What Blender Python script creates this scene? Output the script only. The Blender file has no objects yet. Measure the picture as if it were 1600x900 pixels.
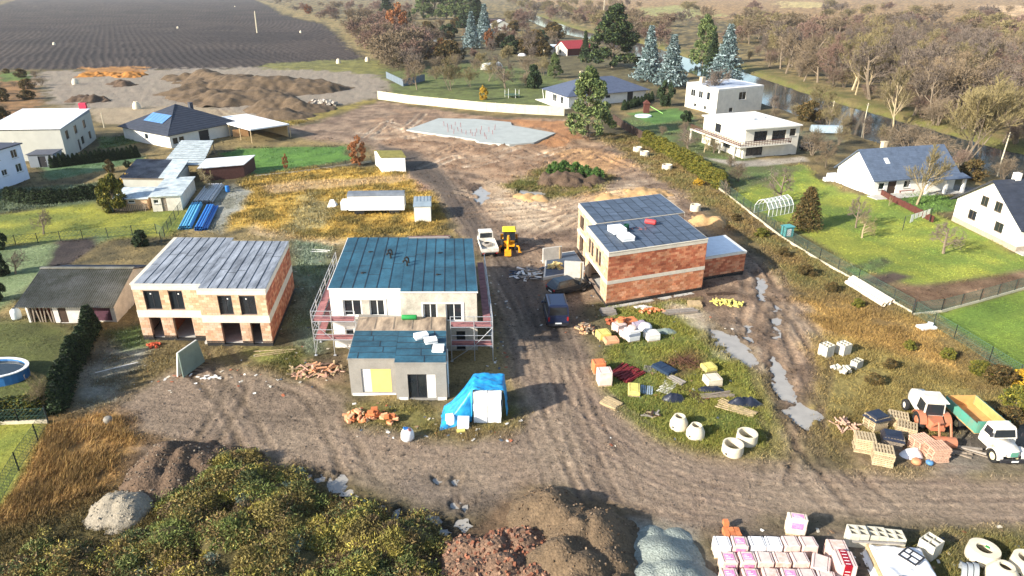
import bpy, math, random
import numpy as np
from mathutils import Vector
R = math.radians
random.seed(7); RNG = np.random.default_rng(11)
scene = bpy.context.scene
COL = scene.collection
# ---------------------------------------------------------------- camera, sky, sun, exposure
CAM_H = 30.0; FPX = 1070.0; PITCH = math.atan(470.0 / FPX)
cam_d = bpy.data.cameras.new('camera'); cam = bpy.data.objects.new('camera', cam_d); COL.objects.link(cam)
cam.location = (0, 0, CAM_H); cam.rotation_euler = (math.pi / 2 - PITCH, 0, 0)
cam_d.sensor_width = 36.0; cam_d.lens = 36.0 * FPX / 1600.0; cam_d.clip_start = 0.5; cam_d.clip_end = 9000
scene.camera = cam
SUN_AZ = R(31)      # direction the shadows run: from +X towards +Y
SUN_EL = R(25)
w = bpy.data.worlds.new('World'); scene.world = w; w.use_nodes = True
wn = w.node_tree; wn.nodes.clear()
sky = wn.nodes.new('ShaderNodeTexSky'); sky.sky_type = 'NISHITA'; sky.sun_disc = False
sky.sun_elevation = SUN_EL; sky.altitude = 300; sky.air_density = 1.0; sky.dust_density = 1.2; sky.ozone_density = 1.0
sx, sy = -math.cos(SUN_AZ), -math.sin(SUN_AZ)      # towards the sun
sky.sun_rotation = math.atan2(sx, sy)
bg = wn.nodes.new('ShaderNodeBackground'); bg.inputs['Strength'].default_value = 0.115
wo = wn.nodes.new('ShaderNodeOutputWorld')
wn.links.new(sky.outputs[0], bg.inputs[0]); wn.links.new(bg.outputs[0], wo.inputs[0])
sun_d = bpy.data.lights.new('sun', 'SUN'); sun_d.energy = 4.6; sun_d.angle = R(1.0); sun_d.color = (1.0, 0.93, 0.82)
sun = bpy.data.objects.new('sun', sun_d); COL.objects.link(sun); sun.location = (-60, -40, 80)
sd = Vector((-sx * math.cos(SUN_EL), -sy * math.cos(SUN_EL), -math.sin(SUN_EL)))
sun.rotation_euler = sd.to_track_quat('-Z', 'Y').to_euler()
scene.view_settings.view_transform = 'Standard'; scene.view_settings.look = 'None'
scene.view_settings.gamma = 1; scene.view_settings.use_curve_mapping = False
scene.view_settings.exposure = 1.15
# ---------------------------------------------------------------- surveying: picture point -> place on a level plane
SP, CP = math.sin(PITCH), math.cos(PITCH)
def G(px, py, z=0.0):
    u = (px - 800) / FPX; v = (py - 450) / FPX
    t = (CAM_H - z) / (SP + v * CP)
    return Vector((u * t, t * (CP - v * SP), z))
def PX(x, y, z=0.0):
    d = y * CP - (z - CAM_H) * SP
    return (800 + FPX * x / d, 450 - FPX * (y * SP + (z - CAM_H) * CP) / d)
def lin(r, g, b, k=1.0):
    f = lambda c: (c / 12.92 if c <= .04045 else ((c + .055) / 1.055) ** 2.4)
    return (f(r / 255) * k, f(g / 255) * k, f(b / 255) * k)
# ---------------------------------------------------------------- noise
def _hash(ix, iy, s):
    n = (ix.astype(np.int64) * 374761393 + iy.astype(np.int64) * 668265263 + s * 982451653) & 0x7fffffff
    n = ((n ^ (n >> 13)) * 1274126177) & 0x7fffffff
    return ((n ^ (n >> 16)) & 0xffff) / 65535.0
def vnoise(x, y, s=0):
    ix = np.floor(x); iy = np.floor(y); fx = x - ix; fy = y - iy
    fx = fx * fx * (3 - 2 * fx); fy = fy * fy * (3 - 2 * fy)
    a = _hash(ix, iy, s); b = _hash(ix + 1, iy, s); c = _hash(ix, iy + 1, s); d = _hash(ix + 1, iy + 1, s)
    return (a * (1 - fx) + b * fx) * (1 - fy) + (c * (1 - fx) + d * fx) * fy
def fbm(x, y, s=0, o=4, g=.5):
    r = 0 * x; a = 1.0; t = 0
    for i in range(o):
        r = r + a * vnoise(x, y, s + i * 17); t += a; a *= g; x = x * 2.03 + 5.1; y = y * 2.03 + 3.7
    return r / t
# ---------------------------------------------------------------- mesh builder
class MB:
    def __init__(s, xf=None): s.v = []; s.f = []; s.c = []; s.xf = xf; s.col = None
    def pt(s, p):
        p = s.xf(*p) if s.xf else p
        s.v.append((p[0], p[1], p[2])); return len(s.v) - 1
    def face(s, idx): s.f.append(tuple(idx)); s.c.append(s.col)
    def poly(s, pts): s.face([s.pt(p) for p in pts]); return s
    def box(s, x0, x1, y0, y1, z0, z1):
        i = [s.pt(p) for p in ((x0,y0,z0),(x1,y0,z0),(x1,y1,z0),(x0,y1,z0),(x0,y0,z1),(x1,y0,z1),(x1,y1,z1),(x0,y1,z1))]
        for q in ((3,2,1,0),(4,5,6,7),(0,1,5,4),(1,2,6,5),(2,3,7,6),(3,0,4,7)): s.face([i[k] for k in q])
        return s
    def hexa(s, b, t):                      # bottom ring, top ring (same count)
        n = len(b); i = [s.pt(p) for p in b]; j = [s.pt(p) for p in t]
        s.face(i[::-1]); s.face(j)
        for k in range(n): s.face((i[k], i[(k+1)%n], j[(k+1)%n], j[k]))
        return s
    def prism(s, poly, z0, z1): return s.hexa([(p[0],p[1],z0) for p in poly], [(p[0],p[1],z1) for p in poly])
    def obox(s, c, size, rz=0, tilt=0, roll=0):
        from mathutils import Euler
        m = Euler((roll, tilt, rz)).to_matrix(); c = Vector(c); hx, hy, hz = [k/2 for k in size]
        P = lambda a,b,d: tuple(c + m @ Vector((a*hx,b*hy,d*hz)))
        return s.hexa([P(-1,-1,-1),P(1,-1,-1),P(1,1,-1),P(-1,1,-1)],[P(-1,-1,1),P(1,-1,1),P(1,1,1),P(-1,1,1)])
    def tube(s, p0, p1, r0, r1=None, n=6, cap=True):
        r1 = r0 if r1 is None else r1
        p0 = Vector(p0); p1 = Vector(p1); d = (p1 - p0)
        if d.length < 1e-6: return s
        d.normalize(); a = d.orthogonal().normalized(); b = d.cross(a)
        i = []; j = []
        for k in range(n):
            t = 2*math.pi*k/n; o = a*math.cos(t) + b*math.sin(t)
            i.append(s.pt(tuple(p0 + o*r0))); j.append(s.pt(tuple(p1 + o*r1)))
        for k in range(n): s.face((i[k], i[(k+1)%n], j[(k+1)%n], j[k]))
        if cap: s.face(i[::-1]); s.face(j)
        return s
    def path(s, pts, r, n=6):
        for a, b in zip(pts[:-1], pts[1:]): s.tube(a, b, r, r, n)
        return s
    def lathe(s, prof, n=20, c=(0,0,0), axis='z', a0=0, a1=2*math.pi):
        full = abs(a1 - a0 - 2*math.pi) < 1e-6; rings = []; m = n if full else n + 1
        for (r, z) in prof:
            ring = []
            for k in range(m):
                t = a0 + (a1-a0)*k/n; x, y = r*math.cos(t), r*math.sin(t)
                p = (x, y, z) if axis == 'z' else ((z, x, y) if axis == 'x' else (x, z, y))
                ring.append(s.pt((c[0]+p[0], c[1]+p[1], c[2]+p[2])))
            rings.append(ring)
        for a, b in zip(rings[:-1], rings[1:]):
            for k in range(n): s.face((a[k], a[(k+1)%m], b[(k+1)%m], b[k]))
        return s
    def loft(s, secs, caps=True):
        rr = [[s.pt(p) for p in q] for q in secs]; n = len(rr[0])
        for a, b in zip(rr[:-1], rr[1:]):
            for k in range(n): s.face((a[k], a[(k+1)%n], b[(k+1)%n], b[k]))
        if caps: s.face(rr[0][::-1]); s.face(rr[-1])
        return s
    def mesh(s, name, mat, smooth=False):
        me = bpy.data.meshes.new(name); me.from_pydata(s.v, [], s.f)
        if any(c is not None for c in s.c):
            a = me.color_attributes.new('Col', 'FLOAT_COLOR', 'CORNER')
            d = []
            for f, c in zip(s.f, s.c):
                c = c or (.5,.5,.5); d += [c[0], c[1], c[2], 1.0] * len(f)
            a.data.foreach_set('color', d)
        if mat: me.materials.append(mat)
        if smooth: me.shade_smooth()
        me.update(); return me
    def build(s, name, mat, parent=None, smooth=False, loc=(0,0,0), rz=0):
        o = bpy.data.objects.new(name, s.mesh(name, mat, smooth)); COL.objects.link(o)
        o.location = loc; o.rotation_euler = (0, 0, rz)
        if parent is not None: o.parent = parent
        return o
    
def each(mb, name, mat, parent=None, smooth=False):
    """build every loose piece of mb as an object of its own"""
    par = list(range(len(mb.v)))
    def find(a):
        while par[a] != a: par[a] = par[par[a]]; a = par[a]
        return a
    for f in mb.f:
        r = find(f[0])
        for k in f[1:]:
            q = find(k)
            if q != r: par[q] = r
    groups = {}
    for i, f in enumerate(mb.f): groups.setdefault(find(f[0]), []).append(i)
    out = []
    for g in groups.values():
        n = MB(); mp = {}
        for i in g:
            n.col = mb.c[i]; ids = []
            for k in mb.f[i]:
                if k not in mp: mp[k] = n.pt(mb.v[k])
                ids.append(mp[k])
            n.face(ids)
        out.append(n.build(name, mat, parent, smooth))
    return out
def tag(o, label=None, cat=None, group=None, kind=None):
    if label: o['label'] = label
    if cat: o['category'] = cat
    if group: o['group'] = group
    if kind: o['kind'] = kind
    return o
def thing(name, label, cat, loc=(0,0,0), rz=0, group=None):
    o = bpy.data.objects.new(name, None); COL.objects.link(o); o.empty_display_size = .5
    o.location = loc; o.rotation_euler = (0, 0, rz); return tag(o, label, cat, group)
def dup(o, loc=None, rz=None, scale=None, label=None, parent=None):
    c = o.copy(); COL.objects.link(c)
    if loc is not None: c.location = loc
    if rz is not None: c.rotation_euler = (0, 0, rz)
    if scale is not None: c.scale = scale if hasattr(scale, '__len__') else (scale,)*3
    if label: c['label'] = label
    c.parent = parent
    for ch in [k for k in KIDS.get(o.name, [])]: dup(ch, parent=c)
    return c
KIDS = {}
def kid(p, *ch):
    KIDS.setdefault(p.name, []).extend(ch)
def raw_mesh(name, V, F, mat, cols=None, smooth=False):
    """numpy verts (n,3) and faces (m,k)"""
    me = bpy.data.meshes.new(name); V = np.asarray(V, dtype=np.float32); F = np.asarray(F, dtype=np.int32)
    n, k = F.shape
    me.vertices.add(len(V)); me.vertices.foreach_set('co', V.ravel())
    me.loops.add(n*k); me.loops.foreach_set('vertex_index', F.ravel())
    me.polygons.add(n); me.polygons.foreach_set('loop_start', np.arange(0, n*k, k, dtype=np.int32))
    try: me.polygons.foreach_set('loop_total', np.full(n, k, dtype=np.int32))
    except Exception: pass
    if cols is not None:
        cols = np.asarray(cols, dtype=np.float32)
        if cols.shape[1] == 3: cols = np.hstack([cols, np.ones((len(cols),1), np.float32)])
        a = me.color_attributes.new('Col', 'FLOAT_COLOR', 'POINT'); a.data.foreach_set('color', cols.ravel())
    if mat: me.materials.append(mat)
    me.update(calc_edges=True); me.validate()
    if smooth: me.shade_smooth()
    return me
def obj(name, me, parent=None, loc=(0,0,0)):
    o = bpy.data.objects.new(name, me); COL.objects.link(o); o.location = loc
    if parent is not None: o.parent = parent
    return o
# ---------------------------------------------------------------- materials
def _nodes(name):
    m = bpy.data.materials.new(name); m.use_nodes = True; t = m.node_tree
    b = t.nodes['Principled BSDF']; return m, t, b
def mat(name, c, rough=.8, var=.25, scale=3.0, bump=.0, bscale=20.0, metal=0.0, spec=.3, c2=None, obrand=0.0, stretch=None, attr=False, fine=.0, dist=.03):
    """procedural paint: colour c varied towards c2 by world-space noise; attr multiplies by the mesh's own colours"""
    m, t, b = _nodes(name); L = t.links.new
    geo = t.nodes.new('ShaderNodeNewGeometry'); pos = geo.outputs['Position']
    if stretch:
        mp = t.nodes.new('ShaderNodeMapping'); mp.inputs['Scale'].default_value = stretch
        L(pos, mp.inputs[0]); pos = mp.outputs[0]
    nz = t.nodes.new('ShaderNodeTexNoise'); nz.inputs['Scale'].default_value = scale; nz.inputs['Detail'].default_value = 5; nz.inputs['Roughness'].default_value = .65
    L(pos, nz.inputs['Vector'])
    rm = t.nodes.new('ShaderNodeMapRange'); rm.inputs[1].default_value = .3; rm.inputs[2].default_value = .7
    L(nz.outputs['Fac'], rm.inputs[0])
    mx = t.nodes.new('ShaderNodeMix'); mx.data_type = 'RGBA'; mx.blend_type = 'MIX'
    c2 = c2 or tuple(k * (1 - var) for k in c)
    c1 = tuple(min(1, k * (1 + var * .5)) for k in c)
    L(rm.outputs[0], mx.inputs[0]); mx.inputs[6].default_value = (*c2, 1); mx.inputs[7].default_value = (*c1, 1)
    out = mx.outputs[2]
    if attr:
        at = t.nodes.new('ShaderNodeAttribute'); at.attribute_name = 'Col'
        ml = t.nodes.new('ShaderNodeMix'); ml.data_type = 'RGBA'; ml.blend_type = 'MULTIPLY'; ml.inputs[0].default_value = 1
        L(out, ml.inputs[6]); L(at.outputs['Color'], ml.inputs[7]); out = ml.outputs[2]
    if fine:
        n2 = t.nodes.new('ShaderNodeTexNoise'); n2.inputs['Scale'].default_value = scale * 9; n2.inputs['Detail'].default_value = 3
        L(pos, n2.inputs['Vector'])
        r2 = t.nodes.new('ShaderNodeMapRange'); r2.inputs[1].default_value = .3; r2.inputs[2].default_value = .7; r2.inputs[3].default_value = 1 - fine; r2.inputs[4].default_value = 1 + fine
        L(n2.outputs['Fac'], r2.inputs[0])
        hv = t.nodes.new('ShaderNodeHueSaturation'); L(r2.outputs[0], hv.inputs['Value']); L(out, hv.inputs['Color']); out = hv.outputs[0]
    if obrand:
        oi = t.nodes.new('ShaderNodeObjectInfo')
        r3 = t.nodes.new('ShaderNodeMapRange'); r3.inputs[3].default_value = 1 - obrand; r3.inputs[4].default_value = 1 + obrand
        L(oi.outputs['Random'], r3.inputs[0])
        hv = t.nodes.new('ShaderNodeHueSaturation'); L(r3.outputs[0], hv.inputs['Value']); L(out, hv.inputs['Color']); out = hv.outputs[0]
    L(out, b.inputs['Base Color'])
    b.inputs['Roughness'].default_value = rough; b.inputs['Metallic'].default_value = metal
    b.inputs['Specular IOR Level'].default_value = spec
    if bump:
        n3 = t.nodes.new('ShaderNodeTexNoise'); n3.inputs['Scale'].default_value = bscale; n3.inputs['Detail'].default_value = 4
        L(pos, n3.inputs['Vector'])
        bp = t.nodes.new('ShaderNodeBump'); bp.inputs['Strength'].default_value = bump; bp.inputs['Distance'].default_value = dist
        L(n3.outputs['Fac'], bp.inputs['Height']); L(bp.outputs[0], b.inputs['Normal'])
    return m
M = {}
M['glass'] = mat('window_glass', (.02,.025,.03), .08, .3, .6, spec=.7)
M['frame_white'] = mat('white_frame', (.75,.75,.72), .5, .1)
M['frame_dark'] = mat('dark_frame', (.03,.03,.035), .5, .2)
M['plaster'] = mat('white_plaster', (.80,.77,.70), .85, .10, .8, .15, 40)
M['plaster_cream'] = mat('cream_plaster', (.74,.69,.58), .85, .14, .8, .15, 40)
M['basecoat'] = mat('grey_base_coat', (.30,.28,.245), .85, .18, .9, .15, 30, fine=.06)
M['basecoat_light'] = mat('light_base_coat', (.52,.48,.40), .85, .40, .8, .15, 30, fine=.10)
M['concrete'] = mat('concrete', (.50,.48,.43), .85, .22, 1.2, .2, 30, fine=.08)
M['concrete_light'] = mat('light_concrete', (.68,.65,.57), .85, .18, 1.2, .2, 30, fine=.06)
M['lintel'] = mat('pale_lintel_concrete', (.68,.61,.49), .85, .15, 1.5, .2, 30, fine=.08)
M['brick'] = mat('clay_block', (1,1,1), .85, .25, 1.1, .25, 35, attr=True, fine=.12)
M['mortar'] = mat('mortar', (.36,.26,.19), .9, .2, 4)
M['plinth'] = mat('black_plinth', (.025,.024,.024), .7, .4, 2)
M['timber'] = mat('timber', (.48,.36,.20), .8, .35, 4, .2, 30, fine=.15)
M['timber_grey'] = mat('weathered_timber', (.26,.21,.16), .85, .35, 4, .2, 30, fine=.2)
M['steel'] = mat('galvanised_steel', (.55,.56,.57), .4, .2, 6, metal=.6)
M['black'] = mat('black_rubber', (.018,.018,.018), .75, .3, 6)
M['styro'] = mat('polystyrene', (.90,.90,.88), .8, .05, 2, .1, 60)
M['foil_white'] = mat('white_foil', (.82,.80,.78), .35, .12, 5, .35, 9, spec=.5)
M['white_paint'] = mat('white_paint', (.80,.79,.75), .45, .1, 2)
M['soil_dark'] = mat('dark_wood_stain', (.06,.035,.022), .8, .3, 4)
# ================================================================ the ground
NU, NV = 860, 600
py = np.concatenate([np.linspace(-15, 8, 40), np.linspace(9.5, 120, 90), np.linspace(121.5, 925, NV - 150), np.linspace(940, 1300, 20)])[::-1]
yy = np.array([G(800, p).y for p in py]); NVV = len(yy)
depth = yy * CP + CAM_H * SP
uu = np.linspace(-1, 1, NU); uu = uu * (1 + .12 * uu ** 4)
XX = (uu[None, :] * (depth * 800 / FPX * 1.14)[:, None]); YY = np.repeat(yy[:, None], NU, 1)
X = XX.ravel(); Y = YY.ravel(); N = len(X)
def wp(poly): return np.array([[*G(a, b).xy] for a, b in poly])
def sdist(P, x, y):
    """signed distance, positive inside"""
    d = np.full(x.shape, 1e9); ins = np.zeros(x.shape, bool)
    for (x0, y0), (x1, y1) in zip(P, np.roll(P, -1, 0)):
        ex, ey = x1 - x0, y1 - y0; L = ex*ex + ey*ey + 1e-9
        t = np.clip(((x-x0)*ex + (y-y0)*ey) / L, 0, 1)
        d = np.minimum(d, (x-x0-t*ex)**2 + (y-y0-t*ey)**2)
        if y0 != y1: ins ^= ((y0 > y) != (y1 > y)) & (x < (x1-x0)*(y-y0)/(y1-y0) + x0)
    d = np.sqrt(d); return np.where(ins, d, -d)
def ldist(P, x, y):
    """distance to polyline, signed side, arc position"""
    best = np.full(x.shape, 1e18); side = np.zeros(x.shape); arc = np.zeros(x.shape); acc = 0.0
    for (x0, y0), (x1, y1) in zip(P[:-1], P[1:]):
        ex, ey = x1 - x0, y1 - y0; L = ex*ex + ey*ey + 1e-9
        t = np.clip(((x-x0)*ex + (y-y0)*ey) / L, 0, 1)
        d = (x-x0-t*ex)**2 + (y-y0-t*ey)**2; k = d < best
        best = np.where(k, d, best); l = math.sqrt(L)
        side = np.where(k, (ex*(y-y0) - ey*(x-x0)) / l, side); arc = np.where(k, acc + t*l, arc); acc += l
    return np.sqrt(best), side, arc
def smooth_line(px, n=8):
    P = wp(px); out = []
    Q = np.vstack([2*P[0]-P[1], P, 2*P[-1]-P[-2]])
    for i in range(1, len(Q)-2):
        for k in range(n):
            t = k/n
            out.append(.5*((2*Q[i]) + (Q[i+1]-Q[i-1])*t + (2*Q[i-1]-5*Q[i]+4*Q[i+1]-Q[i+2])*t*t + (-Q[i-1]+3*Q[i]-3*Q[i+1]+Q[i+2])*t**3))
    out.append(P[-1]); return np.array(out)
n1 = fbm(X*.55, Y*.55, 1, 4); n2 = fbm(X*.12, Y*.12, 2, 4); n3 = fbm(X*2.1, Y*2.1, 3, 3); n4 = fbm(X*.035, Y*.035, 4, 3); n5 = fbm(X*.3, Y*.3, 9, 4)
C = np.zeros((N, 3)); Zg = np.zeros(N); WET = np.full(N, .05); LAB = np.zeros(N, int); GR = np.zeros((N, 4))   # GR: grass density, hue selector
def blend3(ca, cb, t): return np.asarray(ca)[None]*(1-t[:, None]) + np.asarray(cb)[None]*t[:, None]
def cl(a, b, x): return np.clip((x-a)/(b-a), 0, 1)
C[:] = blend3(lin(92,84,58), lin(134,116,72), cl(.3,.7,n5)); C[:] = C*(.75+.5*n4[:, None])
Zg += (n5-.5)*.3
REG = []
def region(px, ca, cb, soft=1.2, wob=1.5, lab=None, nz=None, amp=0, wet=None, z=0, alpha=1, grass=None, lo=.3, hi=.7):
    P = wp(px); x0, y0 = P.min(0)-6-wob; x1, y1 = P.max(0)+6+wob
    k = np.where((X > x0) & (X < x1) & (Y > y0) & (Y < y1))[0]
    if not len(k): return
    far = np.clip(Y[k]/90, 1, 4)
    d = sdist(P, X[k], Y[k]) + (n5[k]-.5)*2*wob*far
    a = cl(-soft*.5, soft*.5, d) * alpha
    t = cl(lo, hi, (n1 if nz is None else nz)[k]); c = blend3(ca, cb, t)
    C[k] = C[k]*(1-a[:, None]) + c*a[:, None]
    Zg[k] = Zg[k]*(1-a*.9) + a*((n1[k]-.5)*amp + z)
    if wet is not None: WET[k] = WET[k]*(1-a) + wet*a
    if lab is not None: LAB[k[d > 0]] = lab
    g = np.zeros(4) if grass is None else np.array(grass)
    GR[k] = GR[k]*(1-a[:, None]) + g[None]*a[:, None]
MUD = lin(132,112,92); MUDL = lin(176,156,132); MUDD = lin(84,70,58); TAN = lin(190,158,118); TAND = lin(138,108,76)
GRN = lin(92,104,42); GRNY = lin(148,144,52); DRY = lin(176,136,58); DRYD = lin(112,84,42); FROST = lin(126,142,120)
# ---- far country
region([(700,-16),(2400,-16),(2400,60),(1250,35),(1000,25)], lin(170,136,88), lin(130,104,70), 30, 20)
region([(980,15),(1060,8),(1130,24),(1040,30)], lin(150,150,84), lin(140,130,80), 20, 10)
region([(1220,2),(1290,4),(1300,12),(1225,12)], lin(190,170,110), lin(170,150,90), 20, 10)
region([(1540,8),(1900,10),(1900,34),(1600,34)], lin(214,180,132), lin(180,146,104), 20, 10)
region([(-700,140),(-700,30),(0,8),(25,0),(220,-11),(350,-12),(398,0),(425,12),(440,23),(470,30),(505,38),(527,54),(547,74),(572,91),(560,96),(500,99),(420,104),(330,109),(0,109)], lin(76,65,58), lin(58,50,46), 3, 2, lab=2, nz=n4)
fd = np.array([-.477, .879]); fx = X*fd[1] - Y*fd[0]
k = LAB == 2
fur = .5+.5*np.sin(fx[k]*2*math.pi/3.4 + 7*n4[k] + 2.2*n2[k]); fur2 = .5+.5*np.sin(fx[k]*2*math.pi/.85)
C[k] *= (.52 + .50*fur*(.6+.8*n5[k]) + .22*fur2 + .5*(n1[k]-.5))[:, None]; Zg[k] = .22*fur + .10*fur2 + .12*n3[k]
region([(395,-2),(425,10),(442,21),(472,28),(508,35),(531,53),(552,74),(580,91),(600,110),(590,70),(560,40),(480,18)], lin(150,130,84), lin(120,108,66), 4, 2)
region([(-100,112),(55,112),(62,140),(75,158),(40,180),(0,210),(-100,230)], lin(150,112,70), lin(108,84,50), 2, 2, grass=(.8,.6,.3,0))
region([(0,112),(50,112),(55,124),(0,128)], lin(100,120,50), lin(76,96,42), 1.5, 1.5, grass=(.8,.1,0,0))
region([(55,112),(330,107),(430,105),(560,97),(600,108),(615,128),(600,150),(470,180),(400,190),(300,165),(150,172),(75,160)], lin(160,148,130), lin(128,116,102), 3, 3, nz=n5, amp=.5, wet=.1)
region([(130,170),(300,165),(420,182),(470,195),(420,205),(200,195),(150,190)], lin(178,160,130), lin(140,124,100), 2, 2, nz=n5, amp=.3)
region([(130,106),(220,104),(225,116),(140,118)], lin(180,128,62), lin(150,104,52), 1, 2)
region([(410,100),(580,92),(640,118),(625,135),(590,118),(540,112),(420,108)], lin(128,124,62), lin(104,104,56), 3, 2, grass=(.7,.3,.2,0))
region([(400,192),(480,178),(585,155),(597,160),(520,182),(440,200)], lin(156,138,60), lin(116,106,54), 2, 1.5, grass=(1,.5,.4,0))
region([(596,108),(760,95),(870,118),(905,150),(870,178),(760,172),(620,150)], lin(106,116,56), lin(86,92,48), 3, 2, lab=10, grass=(.5,.1,0,0))
region([(600,60),(800,55),(900,60),(1060,130),(1000,150),(900,120),(760,95),(620,110)], lin(108,100,66), lin(86,80,56), 6, 4, grass=(.3,.3,0,0))
# ---- building site
SITE = [(395,195),(470,198),(590,158),(760,182),(885,187),(905,217),(960,227),(1000,257),(1075,302),(1112,338),(1152,382),(1192,402),(1228,442),(1278,512),(1292,590),(1270,650),(1240,722),(1090,740),(960,700),(900,640),(830,560),(790,470),(745,380),(700,330),(660,270),(560,225),(450,212)]
region(SITE, lin(158,134,110), lin(116,95,78), 3, 2, nz=n1, amp=.35, wet=.15)
region([(570,195),(640,172),(760,184),(890,190),(930,225),(985,262),(960,285),(850,300),(780,285),(690,260),(600,225)], lin(170,140,110), lin(134,104,78), 4, 3, nz=n1, amp=.5, wet=.15)
region([(760,185),(885,190),(905,215),(870,232),(830,225),(868,205)], lin(178,126,78), lin(150,104,66), 2, 2, amp=.3)
region([(620,172),(700,176),(690,190),(600,200)], lin(150,122,96), lin(120,98,80), 2, 2, amp=.4)
region([(760,285),(880,300),(985,290),(1040,300),(1060,330),(930,330),(880,360),(800,360),(770,330)], lin(212,190,160), lin(168,142,112), 3, 3, nz=n5, amp=.25)
region([(860,232),(940,232),(985,260),(945,268),(880,262)], lin(196,152,100), lin(160,122,84), 3, 2, amp=.3)
region([(910,300),(990,295),(1045,320),(920,330)], lin(214,180,134), lin(180,140,92), 2, 2)
region([(1080,330),(1135,345),(1175,380),(1110,372)], lin(186,140,84), lin(150,112,70), 2, 2)
region([(790,290),(850,258),(920,262),(975,282),(930,298),(860,312),(800,300)], lin(110,98,50), lin(86,92,44), 2, 2, grass=(1,.3,0,0))
region([(940,210),(1000,215),(1075,250),(1135,300),(1230,372),(1335,445),(1440,500),(1560,580),(1720,680),(1720,760),(1480,640),(1300,640),(1284,520),(1232,432),(1115,330),(1000,255)], lin(128,106,66), lin(94,92,52), 3, 2.5, nz=n5, grass=(1,.45,.35,0), amp=.3)
region([(1240,470),(1330,470),(1460,520),(1500,590),(1420,600),(1290,570)], lin(160,128,66), lin(122,96,50), 3, 3, grass=(1,.7,.3,0), amp=.3)
region([(1200,470),(1245,475),(1282,520),(1262,535),(1215,520)], lin(150,130,108), lin(120,102,84), 2, 2, amp=.2)
region([(1285,525),(1420,560),(1720,700),(1720,750),(1450,748),(1330,736),(1262,692),(1262,640),(1285,590)], lin(138,124,66), lin(104,94,52), 2.5, 2, grass=(.9,.5,.2,0), amp=.2)
region([(1290,690),(1400,690),(1480,700),(1470,738),(1340,732)], lin(140,120,96), lin(112,98,70), 2, 1.5)
region([(1480,650),(1600,640),(1720,660),(1720,745),(1480,742)], lin(120,112,100), lin(96,90,82), 2, 2)
region([(935,478),(1092,468),(1114,500),(1166,545),(1197,600),(1224,660),(1228,716),(1090,710),(1030,690),(962,640),(932,600),(930,565),(950,530),(925,500)], lin(128,128,44), lin(90,100,40), 2, 1.5, nz=n5, grass=(1,.25,0,0), amp=.15)
region([(1050,482),(1110,478),(1160,530),(1190,575),(1150,560),(1090,520)], lin(196,182,160), lin(156,136,110), 2, 2, amp=.1, wet=.2)
region([(1030,560),(1080,550),(1095,575),(1060,590)], lin(104,74,56), lin(92,80,44), 2, 2, grass=(.6,.7,0,0))
region([(905,485),(930,470),(945,500),(930,560),(905,540)], lin(116,104,72), lin(90,84,60), 2, 2)
# left part of the site
region([(455,375),(520,375),(505,470),(510,550),(470,560),(455,520),(462,440)], FROST, lin(92,104,66), 2, 1.5, nz=n5, grass=(.7,0,0,.8))
region([(395,345),(540,372),(520,382),(440,372),(400,362)], lin(196,172,132), lin(156,132,96), 2, 1.5)
region([(372,280),(440,262),(560,262),(650,262),(690,290),(700,340),(690,365),(540,372),(470,372),(400,350),(345,362),(340,335)], lin(184,150,56), lin(116,106,52), 2.5, 1.5, nz=n1, grass=(1,.6,.2,0), amp=.2)
region([(400,290),(470,283),(590,277),(660,270),(640,282),(500,296),(420,305)], lin(200,168,124), lin(170,140,92), 1.5, 1.2, nz=n5, alpha=.8)
region([(480,300),(530,320),(510,350),(440,370),(460,340)], lin(140,132,92), lin(116,110,76), 2, 2, alpha=.7, grass=(.4,.3,0,.3))
region([(640,268),(690,270),(700,295),(655,300)], lin(176,140,116), lin(140,110,90), 1.5, 1)
region([(325,300),(365,285),(395,300),(360,340),(345,365),(330,360)], lin(150,150,140), lin(120,120,104), 1.5, 1)
region([(195,545),(470,545),(500,575),(470,600),(380,620),(200,660),(150,640),(120,640),(150,590)], lin(128,112,72), lin(102,92,60), 2.5, 2, nz=n5, amp=.2, grass=(.35,.3,0,0))
region([(400,545),(470,540),(510,560),(510,580),(440,590),(400,570)], lin(120,122,54), lin(98,100,48), 2, 2, grass=(.8,.2,0,0))
region([(120,580),(165,530),(230,545),(200,600),(170,640),(120,650)], lin(140,140,128), lin(100,92,70), 2, 1.5, nz=n1, grass=(.3,.4,0,.5))
ROAD = [(590,226),(655,240),(715,290),(757,345),(800,398),(842,432),(892,500),(918,555),(930,602),(965,652),(1015,690),(1090,716),(1180,729),(1250,722),(1330,740),(1450,748),(1720,745),(1720,828),(1400,824),(1200,812),(1080,835),(985,800),(900,768),(830,762),(742,806),(650,790),(560,752),(480,738),(400,722),(330,705),(260,692),(190,682),(160,655),(200,612),(262,582),(330,572),(420,578),(470,600),(535,612),(560,640),(690,662),(790,646),(818,622),(800,570),(772,470),(752,402),(704,335),(668,292),(610,252)]
region(ROAD, lin(164,144,122), lin(128,110,93), 1.6, 1.0, lab=1, nz=n5, amp=.12, wet=.12, lo=.25, hi=.75)
region([(590,226),(655,240),(715,290),(757,345),(800,398),(842,432),(885,500),(905,560),(850,560),(800,470),(762,402),(712,335),(672,292),(612,248)], lin(104,92,82), lin(78,69,62), 2, 1, nz=n5, alpha=.95, wet=.2, amp=.1)
region([(560,750),(640,740),(760,770),(820,790),(742,812),(650,792)], lin(140,126,114), lin(104,94,86), 2, 2, wet=.5, alpha=.7)
region([(180,640),(330,600),(480,610),(560,650),(450,680),(300,690)], lin(140,122,104), lin(112,98,84), 3, 2, alpha=.6)
region([(470,560),(535,550),(545,600),(500,600)], lin(140,116,92), lin(116,96,76), 2, 1.5)
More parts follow.
